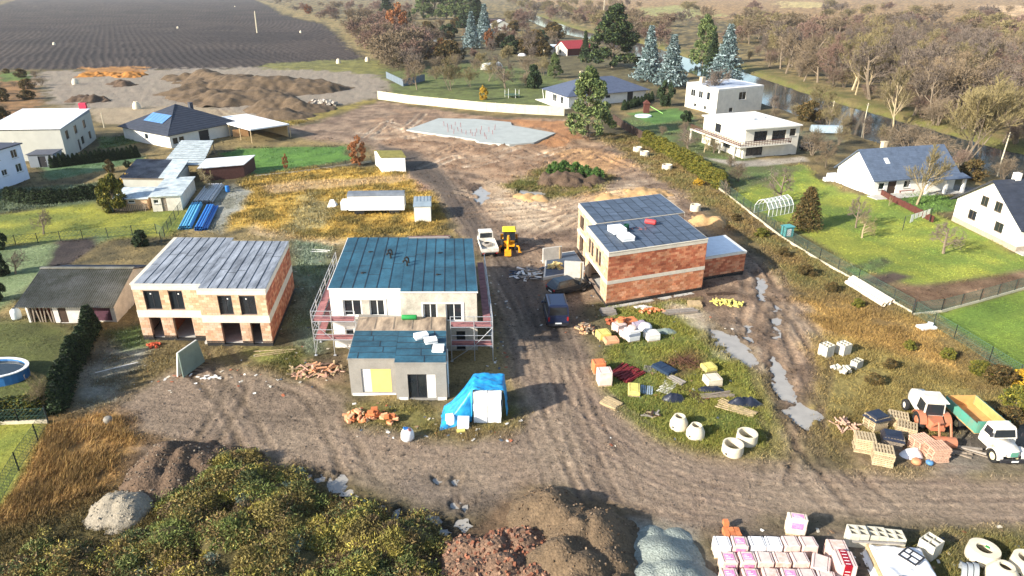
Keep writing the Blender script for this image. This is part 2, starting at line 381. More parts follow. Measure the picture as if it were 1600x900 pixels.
region([(540,630),(660,630),(700,655),(800,630),(822,640),(810,668),(720,690),(640,680),(540,665)], lin(130,126,60), lin(110,96,62), 1.5, 1.2, nz=n5, grass=(.8,.4,0,0))
# foreground
region([(60,650),(170,640),(250,690),(230,740),(130,800),(0,860),(-120,900),(-120,820),(0,780)], lin(166,128,70), lin(110,84,48), 2, 1.5, nz=n1, grass=(1,1,0,0), amp=.3)
region([(-200,850),(60,810),(200,770),(300,750),(420,725),(520,760),(640,820),(700,900),(700,1000),(-300,1000)], lin(104,92,48), lin(72,66,36), 2, 2, nz=n5, grass=(1,.3,.2,0), amp=.4)
region([(230,690),(330,690),(400,722),(300,752),(200,775),(180,740)], lin(100,82,62), lin(74,60,48), 2, 1.5, amp=.3)
region([(690,830),(830,765),(1000,800),(1020,900),(1000,960),(680,960)], lin(112,90,66), lin(88,70,52), 2, 1.5)
region([(985,815),(1080,835),(1120,900),(1120,960),(990,960)], lin(150,152,146), lin(122,122,116), 1.5, 1)
region([(1400,838),(1480,826),(1720,828),(1720,980),(1400,980)], lin(110,108,52), lin(78,74,46), 1.5, 1.2, nz=n5, grass=(.9,.3,0,0), amp=.15)
region([(1110,830),(1200,815),(1400,826),(1430,900),(1430,960),(1110,960)], lin(116,104,90), lin(90,80,70), 2, 1.5)
# ---- gardens
region([(-200,340),(0,335),(150,312),(180,332),(290,328),(300,345),(262,370),(140,374),(0,385),(-200,400)], lin(150,148,40), lin(104,114,42), 2, 1.2, lab=11, nz=n5, grass=(.6,.25,0,.1))
region([(-200,292),(60,292),(200,285),(205,312),(150,316),(0,334),(-200,345)], lin(96,110,76), lin(74,88,58), 2, 1, grass=(.5,0,0,.5))
region([(60,262),(75,248),(200,236),(215,232),(222,250),(150,268),(80,282)], lin(96,124,84), lin(76,104,60), 1.5, 1, lab=11, grass=(.5,0,0,.5))
region([(-200,385),(0,386),(140,376),(150,370),(170,372),(90,410),(40,460),(-40,500),(-200,520)], lin(128,142,96), lin(100,118,72), 2, 1, lab=11, nz=n5, grass=(.6,0,0,.6))
region([(90,376),(145,370),(150,385),(105,415),(70,425)], lin(76,66,60), lin(58,50,48), 1, 1)
region([(-200,500),(30,500),(110,510),(112,540),(80,600),(60,625),(-200,680)], lin(100,106,48), lin(80,84,42), 2, 1.2, lab=11, nz=n5, grass=(.7,.2,0,0))
region([(170,520),(228,505),(235,540),(190,548)], lin(88,108,54), lin(72,90,46), 1.5, 1, grass=(.7,0,0,.2))
region([(-200,662),(55,655),(76,660),(40,720),(0,790),(-200,980)], lin(156,150,40), lin(126,134,44), 1, .6, lab=11, nz=n5, grass=(.7,.2,0,0))
region([(362,262),(345,240),(370,232),(540,228),(552,250),(450,265),(400,272)], lin(90,130,44), lin(74,112,44), 1.5, 1, lab=11, grass=(.6,0,0,.1))
region([(150,215),(215,210),(220,222),(160,232)], lin(96,120,60), lin(84,110,54), 1.5, 1, grass=(.5,0,0,.3))
region([(1145,310),(1160,285),(1250,258),(1312,300),(1400,312),(1490,345),(1580,395),(1740,398),(1740,424),(1600,426),(1500,440),(1430,446),(1330,412),(1225,350)], lin(146,150,42), lin(110,130,42), 1.5, 1, lab=11, nz=n5, grass=(.5,.15,0,0))
region([(960,190),(1010,175),(1060,170),(1110,205),(1180,250),(1250,262),(1160,300),(1080,245),(1010,212)], lin(94,112,56), lin(92,92,56), 2, 1.2, lab=11, nz=n5, grass=(.5,.2,0,.2))
region([(985,178),(1060,168),(1085,185),(1020,195)], lin(90,128,52), lin(76,112,48), 1.5, 1, grass=(.5,0,0,0))
region([(1385,310),(1440,300),(1500,312),(1490,330),(1440,335)], lin(86,116,46), lin(76,104,42), 1, .6, grass=(.4,0,0,0))
region([(1365,305),(1400,292),(1495,290),(1560,300),(1530,310),(1440,298),(1395,308)], lin(150,140,130), lin(130,122,112), 1, .5)
region([(1462,490),(1600,452),(1740,425),(1740,640),(1600,588)], lin(122,142,38), lin(98,124,36), 1, .6, lab=11, nz=n5, grass=(.6,0,0,0))
region([(1350,438),(1395,425),(1425,432),(1375,448)], lin(96,80,66), lin(76,62,54), 1, .6)
region([(1322,420),(1380,402),(1395,410),(1340,432)], lin(104,128,60), lin(80,84,50), 1, .6, grass=(.9,0,0,.2))
region([(1395,448),(1450,446),(1600,424),(1740,412),(1740,428),(1600,450),(1455,487),(1420,480)], lin(140,112,84), lin(108,82,60), 1.2, .8, nz=n1)
region([(1090,245),(1160,252),(1255,245),(1262,252),(1160,262)], lin(170,160,144), lin(150,142,128), 1, .5)
region([(1240,205),(1310,205),(1320,240),(1255,240)], lin(110,112,84), lin(96,92,70), 2, 1)
# ---- river
RIV = smooth_line([(700,-2),(790,14),(880,44),(960,62),(1040,88),(1110,106),(1200,140),(1300,172),(1400,202),(1500,232),(1600,256),(1800,300)])
k = np.where((Y > 90) & (X > -80) & (Y < 900))[0]
rd, rs, _ = ldist(RIV, X[k], Y[k]); rd2 = rd + (n5[k]-.5)*2
bank = cl(26, 10, rd2) * (rs > 0)
C[k] = C[k]*(1-bank[:, None]) + blend3(lin(126,128,54), lin(110,100,56), cl(.35,.65,n5[k]))*bank[:, None]
a = cl(14, 8.5, rd2); Zg[k] = Zg[k]*(1-a) - 1.5*a
b = cl(11, 9, rd2); C[k] = C[k]*(1-b[:, None]) + np.array(lin(60,62,50))[None]*b[:, None]; GR[k] *= (1-a[:, None])
# ---- wheel tracks: grooves pressed into the mud
def track(px, off=0.0, gauge=1.8, wid=.32, dep=.07, col=None, a0=.75, wander=.25):
    P = smooth_line(px, 6); x0, y0 = P.min(0)-4; x1, y1 = P.max(0)+4
    k = np.where((X > x0) & (X < x1) & (Y > y0) & (Y < y1))[0]
    if not len(k): return
    d, s, arc = ldist(P, X[k], Y[k])
    s = s + off + wander*np.sin(arc*.23 + off*3) + (n1[k]-.5)*.3
    for g in (-gauge/2, gauge/2):
        e = np.abs(s-g); a = np.exp(-(e/wid)**2) * (d < 6) * (.55+.9*(n5[k]-.25)); a = np.clip(a, 0, 1)
        rim = np.exp(-((e-wid*1.7)/(wid*.7))**2) * (d < 6)
        brk = cl(.25,.7,n5[k]); Zg[k] += (-dep*a + dep*.5*rim)*(.25+.55*brk) + (n3[k]-.5)*dep*.8*a
        c = np.array(col if col else lin(98,84,72)); aa = (a*a0*(.35+.65*brk))[:, None]
        C[k] = C[k]*(1-aa) + c*aa; C[k] *= (1 + .12*rim)[:, None]; GR[k] *= (1-aa)
main = [(625,240),(670,262),(715,318),(752,378),(800,450),(838,540),(870,640),(900,720)]
for o in (-2.4,-1.1,.1,1.6): track(main, o, 1.75, .2+.15*random.random(), .05)
toR = [(800,440),(835,520),(880,610),(960,680),(1080,745),(1250,770),(1450,778),(1720,782)]
for o in (-2.2,-.6,1.2,2.6): track(toR, o, 1.8, .2, .025, lin(124,106,92), .5)
toL = [(850,560),(840,640),(780,700),(680,725),(540,700),(380,660),(220,640)]
for o in (-1.6,.6): track(toL, o, 1.8, .22, .03, lin(122,106,90), .4)
for o in (-1.2,1.2): track([(1600,800),(1300,790),(1080,780),(900,735),(700,740),(500,710),(300,680)], o, 1.8, .2, .025, lin(132,114,98), .4)
rt = [(1100,385),(1160,400),(1192,430),(1200,470),(1190,520),(1205,570),(1228,620),(1250,680),(1300,740)]
for o in (-1.2,.1,1.3): track(rt, o, 1.7, .35, .12, lin(104,86,70), .8)
for o in (-1,.6): track([(1205,470),(1230,500),(1262,560),(1250,640),(1240,700)], o, 1.7, .3, .1, lin(110,92,76), .7)
for i in range(26):                     # machine tracks criss-crossing the back of the site
    cx, cy = random.uniform(600,930), random.uniform(196,330)
    L = random.uniform(60,150); sg = random.choice((-1,1)); b = random.uniform(-14,14)
    pts = [(cx-L/2, cy+b*.4-sg*8), (cx-L*.2, cy-b*.3), (cx+L*.2, cy+b*.3), (cx+L/2, cy-b*.5+sg*8)]
    if all(sdist(wp(SITE), np.array([G(*p).x]), np.array([G(*p).y]))[0] > 1 for p in pts): track(pts, 0, 2.0, .4, .32, random.choice((lin(112,90,72), lin(132,108,86), lin(206,188,162))), .85)
for (c0, rr) in (((628,205),(30,8)),((628,205),(42,12)),((632,206),(56,16)),((640,206),(70,20))):
    track([(c0[0]-rr[0], c0[1]+2), (c0[0]-rr[0]*.6, c0[1]-rr[1]*.7), (c0[0], c0[1]-rr[1]), (c0[0]+rr[0]*.7, c0[1]-rr[1]*.6)], 0, 2.0, .35, .15, lin(100,82,68), .8)
for pts in ([(770,330),(860,322),(960,296),(1040,300)],[(790,345),(880,335),(930,318),(1030,312)],[(560,228),(480,212),(420,200),(370,182),(330,158),(300,140)],[(820,375),(870,350),(905,330)],[(700,300),(760,310),(850,300)],[(700,240),(780,250),(880,270),(990,262)]):
    for o in (-.8,.7): track(pts, o, 1.9, .4, .12, lin(128,106,86), .7)
for pts in ([(335,600),(375,640),(400,690)],[(350,560),(372,610),(345,660)],[(430,590),(500,620),(540,700)]): track(pts, 0, 1.7, .3, .10, lin(92,78,60), .7)
# ---- hollows that hold water
PUD = [[(1204,552),(1216,558),(1238,600),(1250,622),(1232,630),(1212,600)],[(1208,470),(1222,474),(1220,530),(1206,525)],[(1182,430),(1200,434),(1196,470),(1182,460)],[(1110,512),(1150,524),(1190,562),(1170,568),(1130,545)],
       [(640,790),(690,800),(692,826),(660,815)],[(700,778),(728,784),(726,806),(752,822),(706,820)],[(470,740),(530,744),(556,768),(520,764)],[(552,768),(580,772),(580,790),(560,786)],[(583,780),(614,788),(614,804),(588,796)],[(1225,640),(1250,625),(1285,650),(1260,664)],[(815,296),(852,300),(842,314),(812,308)],[(738,300),(752,290),(772,300),(750,320)],[(1160,500),(1180,505),(1176,530),(1158,522)],[(680,745),(720,748),(712,756),(684,754)]]
PZ = []
for P_ in PUD:
    P = wp(P_); k = np.where((np.abs(X-P[:,0].mean()) < 12) & (np.abs(Y-P[:,1].mean()) < 12))[0]
    d = sdist(P, X[k], Y[k]) + .1 + (n1[k]-.5)*2.4 + (n3[k]-.5)*1.6; a = cl(-.35,.45,d); lvl = float(np.median(Zg[k][d > -.2])) if (d > -.2).any() else 0.
    Zg[k] = Zg[k]*(1-a) + (lvl-.36)*a; PZ.append(lvl-.22); GR[k] *= (1-a[:, None])
    b = cl(-1.2,.2,d)[:, None]; C[k] = C[k]*(1-.45*b) ; WET[k] = np.maximum(WET[k], .55*b[:,0])
# ---- fine relief
near = np.clip(1.3 - Y/160, .2, 1); Zg += (n3-.5)*.09*near*(LAB != 11)
hsh = _hash(np.floor(X*3.7), np.floor(Y*3.7), 5)
C *= (.86 + .30*n3)[:, None]; lum = (C @ np.array([.3,.6,.1]))[:, None]; C = C*.90 + lum*np.array([[1.04,1.0,.94]])*.10; km = LAB < 2; C[km] *= np.where(LAB[km] == 1, .88, 1.0)[:, None]*np.array([[.96,.935,.89]])*(.80+.42*cl(.3,.7,n5[km]))[:, None]; kl = LAB == 11; C[kl] *= (.72+.56*fbm(X[kl]*.22, Y[kl]*.22, 61, 4))[:, None]
C[(hsh > .986) & (LAB != 11) & (LAB != 2) & (Y < 130)] *= 1.35            # scattered pale stones and scraps
def ground_material():
    m, t, b = _nodes('ground_earth'); L = t.links.new
    at = t.nodes.new('ShaderNodeAttribute'); at.attribute_name = 'Col'
    geo = t.nodes.new('ShaderNodeNewGeometry')
    def noise(sc, det):
        n = t.nodes.new('ShaderNodeTexNoise'); n.inputs['Scale'].default_value = sc; n.inputs['Detail'].default_value = det; n.inputs['Roughness'].default_value = .7
        L(geo.outputs['Position'], n.inputs['Vector']); return n
    a = noise(3.2, 9); c = noise(17, 5)
    r1 = t.nodes.new('ShaderNodeMapRange'); r1.inputs[1].default_value = .3; r1.inputs[2].default_value = .7; r1.inputs[3].default_value = .58; r1.inputs[4].default_value = 1.42
    L(a.outputs['Fac'], r1.inputs[0])
    r2 = t.nodes.new('ShaderNodeMapRange'); r2.inputs[1].default_value = .3; r2.inputs[2].default_value = .7; r2.inputs[3].default_value = .72; r2.inputs[4].default_value = 1.28
    L(c.outputs['Fac'], r2.inputs[0])
    mu = t.nodes.new('ShaderNodeMath'); mu.operation = 'MULTIPLY'; L(r1.outputs[0], mu.inputs[0]); L(r2.outputs[0], mu.inputs[1])
    vm = t.nodes.new('ShaderNodeVectorMath'); vm.operation = 'SCALE'; L(at.outputs['Color'], vm.inputs[0]); L(mu.outputs[0], vm.inputs['Scale'])
    L(vm.outputs[0], b.inputs['Base Color'])
    rr = t.nodes.new('ShaderNodeMapRange'); rr.inputs[3].default_value = .95; rr.inputs[4].default_value = .25; L(at.outputs['Alpha'], rr.inputs[0]); L(rr.outputs[0], b.inputs['Roughness'])
    b.inputs['Specular IOR Level'].default_value = .25
    bp = t.nodes.new('ShaderNodeBump'); bp.inputs['Strength'].default_value = .9; bp.inputs['Distance'].default_value = .17
    ad = t.nodes.new('ShaderNodeMath'); L(a.outputs['Fac'], ad.inputs[0]); m2 = t.nodes.new('ShaderNodeMath'); m2.operation = 'MULTIPLY'; m2.inputs[1].default_value = .45
    L(c.outputs['Fac'], m2.inputs[0]); L(m2.outputs[0], ad.inputs[1]); L(ad.outputs[0], bp.inputs['Height']); L(bp.outputs[0], b.inputs['Normal'])
    return m
M['ground'] = ground_material()
def ground_z(x, y):
    """height of the built ground at a place"""
    j = np.clip(np.searchsorted(yy, y), 0, NVV-1) if yy[0] < yy[-1] else np.clip(np.searchsorted(-yy, -y), 0, NVV-1)
    half = (y*CP + CAM_H*SP)*800/FPX*1.14
    i = np.clip(np.searchsorted(uu, x/half), 0, NU-1)
    return Zg.reshape(NVV, NU)[j, i]
def on(px, py, dz=0.0):
    p = G(px, py); return Vector((p.x, p.y, float(ground_z(p.x, p.y)) + dz))
Vg = np.stack([X, Y, Zg], 1); Cg = np.clip(np.hstack([C, WET[:, None]]), 0, 1)
ii, jj = np.meshgrid(np.arange(NVV-1), np.arange(NU-1), indexing='ij'); a = (ii*NU+jj).ravel()
Fq = np.stack([a, a+1, a+NU+1, a+NU], 1)
FL = LAB[Fq[:, 0]]
for lab, nm in ((0,'ground'),(1,'dirt_road'),(2,'ploughed_field'),(10,'lawn'),(11,'lawn')):
    f = Fq[FL == lab]; u_, inv = np.unique(f, return_inverse=True)
    o = obj(nm, raw_mesh(nm, Vg[u_], inv.reshape(f.shape), M['ground'], Cg[u_], True)); tag(o, kind='structure')
M['water'] = mat('river_water', (.03,.045,.05), .06, .3, .2, .25, 1.2, spec=.6)
M['puddle'] = mat('muddy_water', (.36,.33,.28), .18, .15, .8, .06, 3, spec=.6)
mb = MB(); Q = []
for i, p in enumerate(RIV):
    d = (RIV[min(i+1, len(RIV)-1)] - RIV[max(i-1, 0)]); d = d/np.linalg.norm(d); n = np.array([-d[1], d[0]])
    Q.append((p - n*12, p + n*12))
for q, r in zip(Q[:-1], Q[1:]): mb.poly([(q[0][0],q[0][1],-.85),(r[0][0],r[0][1],-.85),(r[1][0],r[1][1],-.85),(q[1][0],q[1][1],-.85)])
tag(mb.build('river', M['water']), kind='structure')
for P_, z_ in zip(PUD, PZ):
    P = wp(P_); c = P.mean(0); m_ = MB(); m_.poly([(*(c+(q-c)*(1+.5/np.linalg.norm(q-c))), z_) for q in P]); o = m_.build('puddle', M['puddle']); tag(o, kind='structure')
# ================================================================ building kit
class Fr:
    def __init__(s, o, u, v): s.o = Vector((o[0], o[1], 0)); s.u = Vector((u[0], u[1], 0)); s.v = Vector((v[0], v[1], 0))
    def __call__(s, x, y, z): return tuple(s.u*x + s.v*y + Vector((0,0,z)))      # local to the thing's Empty at o
    def world(s, x, y, z=0): return s.o + s.u*x + s.v*y + Vector((0,0,z))
def frp(p0, p1, skew=0):
    """frame whose x axis runs from place p0 to place p1"""
    d = Vector((p1.x-p0.x, p1.y-p0.y, 0)).normalized(); n = Vector((-d.y, d.x, 0)); 
    return Fr((p0.x, p0.y), d, n + d*skew)
def wall(mb, p0, p1, z0, z1, th, holes=()):
    """wall standing on p0->p1 (inside to the left), with real openings (s0,s1,za,zb)"""
    p0 = Vector((*p0[:2], 0)); p1 = Vector((*p1[:2], 0)); d = p1 - p0; L = d.length; d.normalize(); n = Vector((-d.y, d.x, 0)); EP = .004
    S = sorted({0.0, L, *[h[0] for h in holes], *[h[1] for h in holes]}); Z = sorted({z0, z1, *[h[2] for h in holes], *[h[3] for h in holes]})
    S = [s for s in S if -1e-6 <= s <= L+1e-6]; Z = [z for z in Z if z0-1e-6 <= z <= z1+1e-6]
    S[0] = EP; S[-1] = L-EP
    def solid(i, j):
        if i < 0 or j < 0 or i >= len(S)-1 or j >= len(Z)-1: return False
        s = (S[i]+S[i+1])/2; z = (Z[j]+Z[j+1])/2
        return not any(h[0] < s < h[1] and h[2] < z < h[3] for h in holes)
    P = lambda s, t, z: tuple(p0 + d*s + n*t + Vector((0,0,z)))
    for i in range(len(S)-1):
        for j in range(len(Z)-1):
            if not solid(i, j): continue
            a, b, c, e = S[i], S[i+1], Z[j], Z[j+1]
            mb.poly([P(a,0,c),P(b,0,c),P(b,0,e),P(a,0,e)]); mb.poly([P(b,th,c),P(a,th,c),P(a,th,e),P(b,th,e)])
            if not solid(i-1,j): mb.poly([P(a,th,c),P(a,0,c),P(a,0,e),P(a,th,e)])
            if not solid(i+1,j): mb.poly([P(b,0,c),P(b,th,c),P(b,th,e),P(b,0,e)])
            if not solid(i,j-1): mb.poly([P(a,th,c),P(b,th,c),P(b,0,c),P(a,0,c)])
            if not solid(i,j+1): mb.poly([P(a,0,e),P(b,0,e),P(b,th,e),P(a,th,e)])
def bricks(mb, p0, p1, z0, z1, holes=(), L0=.5, H0=.25, pal=None, out=.025, patch=None):
    """clay blocks in courses, one small box each, clipped at openings"""
    p0 = Vector((*p0[:2], 0)); p1 = Vector((*p1[:2], 0)); d = p1 - p0; L = d.length; d.normalize(); n = Vector((-d.y, d.x, 0))
    g = .014; rows = max(1, round((z1-z0)/H0)); hh = (z1-z0)/rows
    for r in range(rows):
        za, zb = z0+r*hh+g/2, z0+(r+1)*hh-g/2; s = -(L0/2)*(r % 2)
        while s < L:
            a, b = max(0, s)+g/2, min(L, s+L0)-g/2; s += L0
            segs = [(a, b)]
            for h in holes:
                if h[2] < (za+zb)/2 < h[3]:
                    segs = [q for (x, y) in segs for q in ((x, min(y, h[0]-.02)), (max(x, h[1]+.02), y)) if q[1]-q[0] > .05]
            for (x, y) in segs:
                if y - x < .05: continue
                o = out*random.uniform(.5, 1.2); q0 = p0 + d*x - n*o; q1 = p0 + d*y - n*o; i0 = p0 + d*x; i1 = p0 + d*y
                c = random.choice(pal); k = random.uniform(.86, 1.14)
                if patch: k *= patch((x+y)/2, (za+zb)/2)
                mb.col = tuple(min(.95, v*k) for v in c)
                f = lambda p, z: (p.x, p.y, z)
                A = [mb.pt(f(q0,za)), mb.pt(f(q1,za)), mb.pt(f(q1,zb)), mb.pt(f(q0,zb)), mb.pt(f(i0,za)), mb.pt(f(i1,za)), mb.pt(f(i1,zb)), mb.pt(f(i0,zb))]
                for fc in ((0,1,2,3),(4,0,3,7),(1,5,6,2),(3,2,6,7),(4,5,1,0)): mb.face([A[t] for t in fc])
    mb.col = None
def window(b, fr, p0, p1, s0, s1, z0, z1, n=2, inset=.1, fm=None, bar=.07, gm=None, name='window', label=None, t=0):
    """frame mesh with a pane of glass in each light; set back in the opening of the wall p0->p1"""
    p0 = Vector((*p0[:2], 0)); p1 = Vector((*p1[:2], 0)); d = (p1-p0).normalized(); nn = Vector((-d.y, d.x, 0))
    X = lambda s, t_, z: fr(*(p0 + d*s + nn*t_ + Vector((0,0,z)))) if fr else tuple(p0 + d*s + nn*t_ + Vector((0,0,z)))
    m = MB(X); m.box(s0,s0+bar,inset,inset+.07,z0,z1).box(s1-bar,s1,inset,inset+.07,z0,z1).box(s0+bar,s1-bar,inset,inset+.07,z0,z0+bar).box(s0+bar,s1-bar,inset,inset+.07,z1-bar,z1)
    ws = (s1-s0-2*bar)/n
    for k in range(1, n): m.box(s0+bar+ws*k-bar*.4, s0+bar+ws*k+bar*.4, inset+.003, inset+.067, z0+bar, z1-bar)
    if t: m.box(s0+bar, s1-bar, inset+.005, inset+.065, z0+(z1-z0)*t-bar*.35, z0+(z1-z0)*t+bar*.35)
    w_ = m.build(name, fm or M['frame_white'], b)
    if label: w_['label'] = label
    for k in range(n):
        g = MB(X); g.box(s0+bar+ws*k, s0+bar+ws*(k+1), inset+.025, inset+.04, z0+bar, z1-bar)
        g.build('pane', gm or M['glass'], w_)
    return w_
def strips(parent, fr, x0, x1, y0, y1, z, mt, n, along='y', th=.012, lap=.03, name='roofing_sheet', jit=.02):
    """roofing felt rolled out in separate overlapping lengths"""
    for k in range(n):
        m = MB(fr)
        if along == 'y':
            a = x0+(x1-x0)*k/n; b = x0+(x1-x0)*(k+1)/n + (lap if k < n-1 else 0); zz = z + .004*(k % 2)
            j0, j1 = 0, 0
            m.hexa([(a,y0+j0,zz),(b,y0+j0,zz),(b,y1-j1,zz),(a,y1-j1,zz)], [(a,y0+j0,zz+th),(b,y0+j0,zz+th+.018),(b,y1-j1,zz+th+.018),(a,y1-j1,zz+th)])
        else:
            a = y0+(y1-y0)*k/n; b = y0+(y1-y0)*(k+1)/n + (lap if k < n-1 else 0); zz = z + .004*(k % 2)
            m.hexa([(x0,a,zz),(x1,a,zz),(x1,b,zz),(x0,b,zz)], [(x0,a,zz+th),(x1,a,zz+th),(x1,b,zz+th+.018),(x0,b,zz+th+.018)])
        sh = m.build(name, mt, parent)
        q = MB(fr)
        if along == 'y':
            if k: q.box(a-.02,a+.035,y0,y1,z+th+.02,z+th+.034)
            c_ = random.uniform(y0+(y1-y0)*.2,y1-(y1-y0)*.2); q.box(a+.04,b-.04,c_,c_+.05,z+th+.006,z+th+.03)
        else:
            if k: q.box(x0,x1,a-.02,a+.035,z+th+.02,z+th+.034)
            c_ = random.uniform(x0+.5,x1-.5); q.box(c_,c_+.05,a+.04,b-.04,z+th+.006,z+th+.03)
        each(q, 'seam', M['seam'], sh)
PAL_O = [lin(218,150,110), lin(208,134,94), lin(222,162,124), lin(196,122,86), lin(214,144,102)]
PAL_R = [lin(204,126,90), lin(190,110,78), lin(212,140,102), lin(176,100,72), lin(216,152,114)]
PAL_Y = [lin(206,178,146), lin(198,168,134), lin(212,186,154), lin(200,162,126), lin(208,178,144)]
PAL_LO = [lin(206,174,146), lin(200,164,134), lin(210,180,154), lin(194,154,122)]
M['seam'] = mat('dark_bitumen_seam', lin(46,52,58), .6, .3, 2)
M['felt_grey'] = mat('grey_bitumen_felt', lin(158,164,172,.85), .8, .45, 1.0, .2, 40, fine=.14, obrand=.10, stretch=(1.6,.30,1), c2=lin(92,98,106,.85))
M['felt_teal'] = mat('teal_bitumen_felt', lin(56,104,124,.85), .7, .30, .45, .2, 40, fine=.14, obrand=.08, c2=lin(34,66,82,.85))
M['felt_blue'] = mat('dark_blue_felt', lin(92,106,124,.8), .6, .45, .8, .2, 40, fine=.15, obrand=.12, stretch=(.6,2.2,1))
M['board_yellow'] = mat('yellow_board', lin(236,206,120), .7, .12, 1.5)
M['board_white'] = mat('white_board', lin(226,222,214), .7, .12, 2)
M['scaf_red'] = mat('red_scaffold_deck', lin(150,102,102), .7, .35, 2, fine=.15)
M['green_tarp'] = mat('green_roll', lin(40,140,70), .6, .2, 4)
# ---------------------------------------------------------------- A: unfinished clay-block house on the left
def house_left():
    fr = Fr((-34.15,56.3), (1,-.015), (-.13,.99)); H = 5.62
    b = thing('brick_house', 'two-storey shell of pale orange clay blocks with a flat grey seamed roof, left of site', 'house', fr.o)
    W1, W2, D1, D2, S = 6.2, 12.25, 12.4, 11.4, -1.0
    hL = [(.93,2.38,3.15,5.0),(3.2,4.45,3.15,5.0),(.94,2.0,.3,2.35),(3.1,4.85,.3,2.35)]
    hR = [(1.73,2.95,3.15,5.0),(3.65,5.05,3.15,5.0),(1.6,3.3,.3,2.35),(4.25,5.15,.3,2.35)]
    seg = [((0,0),(W1,0),hL),((W1,0),(W1,S),[]) ,((W1,S),(W2,S),hR),((W2,S),(W2,D2),[]),((W2,D2),(W1,D2),[]),((W1,D2),(W1,D1),[]),((W1,D1),(0,D1),[]),((0,D1),(0,0),[])]
    core = MB(fr); bk = MB(fr); band = MB(fr); pl = MB(fr)
    for i, (p, q, h) in enumerate(seg):
        if i in (1, 5):      # the steps between the two halves
            a, c = p, q
        wall(core, p, q, .3, H-.02, .38, h)
        pat = (lambda s, z: .72 + .5*float(fbm(np.array([s*1.4]), np.array([z*.35]), 3, 3)[0])) if i == 3 else (lambda s, z: .88+.24*float(fbm(np.array([s*.8]), np.array([z*.5]), 3, 3)[0]))
        bricks(bk, p, q, .5, 2.35, h, pal=PAL_LO if i != 3 else PAL_R, patch=pat); bricks(bk, p, q, 3.1, 5.1, h, pal=PAL_Y if i != 3 else PAL_R, patch=pat)  # front blocks paler than the shaded right wall's: sunlight put into the palette
    def ring(m, z0, z1, o, i_=.3, notop=False):
        out = [(-o,-o),(W1-o,-o),(W1-o,S-o),(W2+o,S-o),(W2+o,D2+o),(W1+o,D2+o),(W1+o,D1+o),(-o,D1+o)]
        inn = [(i_,i_),(W1+i_,i_),(W1+i_,S+i_),(W2-i_,S+i_),(W2-i_,D2-i_),(W1-i_,D2-i_),(W1-i_,D1-i_),(i_,D1-i_)]
        n = len(out)
        for k in range(n):
            a, c, e, g = out[k], out[(k+1)%n], inn[(k+1)%n], inn[k]
            m.hexa([(*a,z0),(*c,z0),(*e,z0),(*g,z0)], [(*a,z1),(*c,z1),(*e,z1),(*g,z1)])
    ring(band, 2.36, 3.09, .035); ring(band, 5.11, H, .04)
    core.build('wall', M['mortar'], b); tag(bk.build('brickwork', M['brick'], b), kind='stuff'); band.build('concrete_band', M['lintel'], b)
    ring(pl, -.3, .49, .02, .35)
    # openings reach down through the plinth to the floor slab
    pl2 = MB(fr)
    for (p, q, h) in seg: wall(pl2, p, q, -.3, .49, .36, [(a, c, .12, .6) for (a, c, z0, z1) in h if z0 < 1])
    pl2.build('plinth', M['plinth'], b)
    fl = MB(fr); fl.box(.37,W1-.37,.37,D1-.4,-.2,.16).box(W1+.001-.37,W2-.37,S+.37,D2-.4,-.2,.155); fl.build('floor_slab', M['concrete'], b)
    ce = MB(fr); ce.box(.38,W1+.3,.38,D1-.4,2.6,2.9).box(W1+.31,W2-.38,S+.38,D2-.4,2.6,2.9); ce.build('storey_slab', M['concrete'], b)
    pt = MB(fr); pt.box(2.5,2.62,.4,7,.16,2.6).box(.38,W1,7,7.2,.16,2.6).box(W1-.1,W1+.2,.4,10,.16,2.6).box(9.6,9.75,-.6,6,.16,2.6).box(W1+.2,W2-.4,4.5,4.7,.16,2.6)
    each(pt, 'partition', mat('partition_block', lin(190,112,74), .9, .3, 2), b)
    for (p, q, h, off) in ((seg[0][0],seg[0][1],hL,0),(seg[2][0],seg[2][1],hR,0)):
        for (a, c, z0, z1) in h:
            if z0 > 1: 
                wn_ = window(b, fr, p, q, a, c, z0, z1, 2, .14, M['frame_dark'])
                st = MB(lambda s, t, z: fr(p[0]+s, p[1]+t, z)); sx_ = a + (c-a)*random.choice((.62,.7,.35)); st.box(sx_, sx_+.12, .155, .163, z1-.42, z1-.30); st.build('sticker', M['white_paint'], wn_)
    rf = MB(fr); rf.prism([(-.1,-.1),(W1-.1,-.1),(W1-.1,S-.1),(W2+.1,S-.1),(W2+.1,D2+.1),(W1+.1,D2+.1),(W1+.1,D1+.1),(-.1,D1+.1)], H+.002, H+.09)
    roof = rf.build('roof', M['lintel'], b)
    strips(roof, fr, .28, W1+.1, -.02, D1+.0, H+.093, M['felt_grey'], 7); strips(roof, fr, W1+.12, W2+.06, S-.04, D2, H+.094, M['felt_grey'], 7)
    return b
house_left()
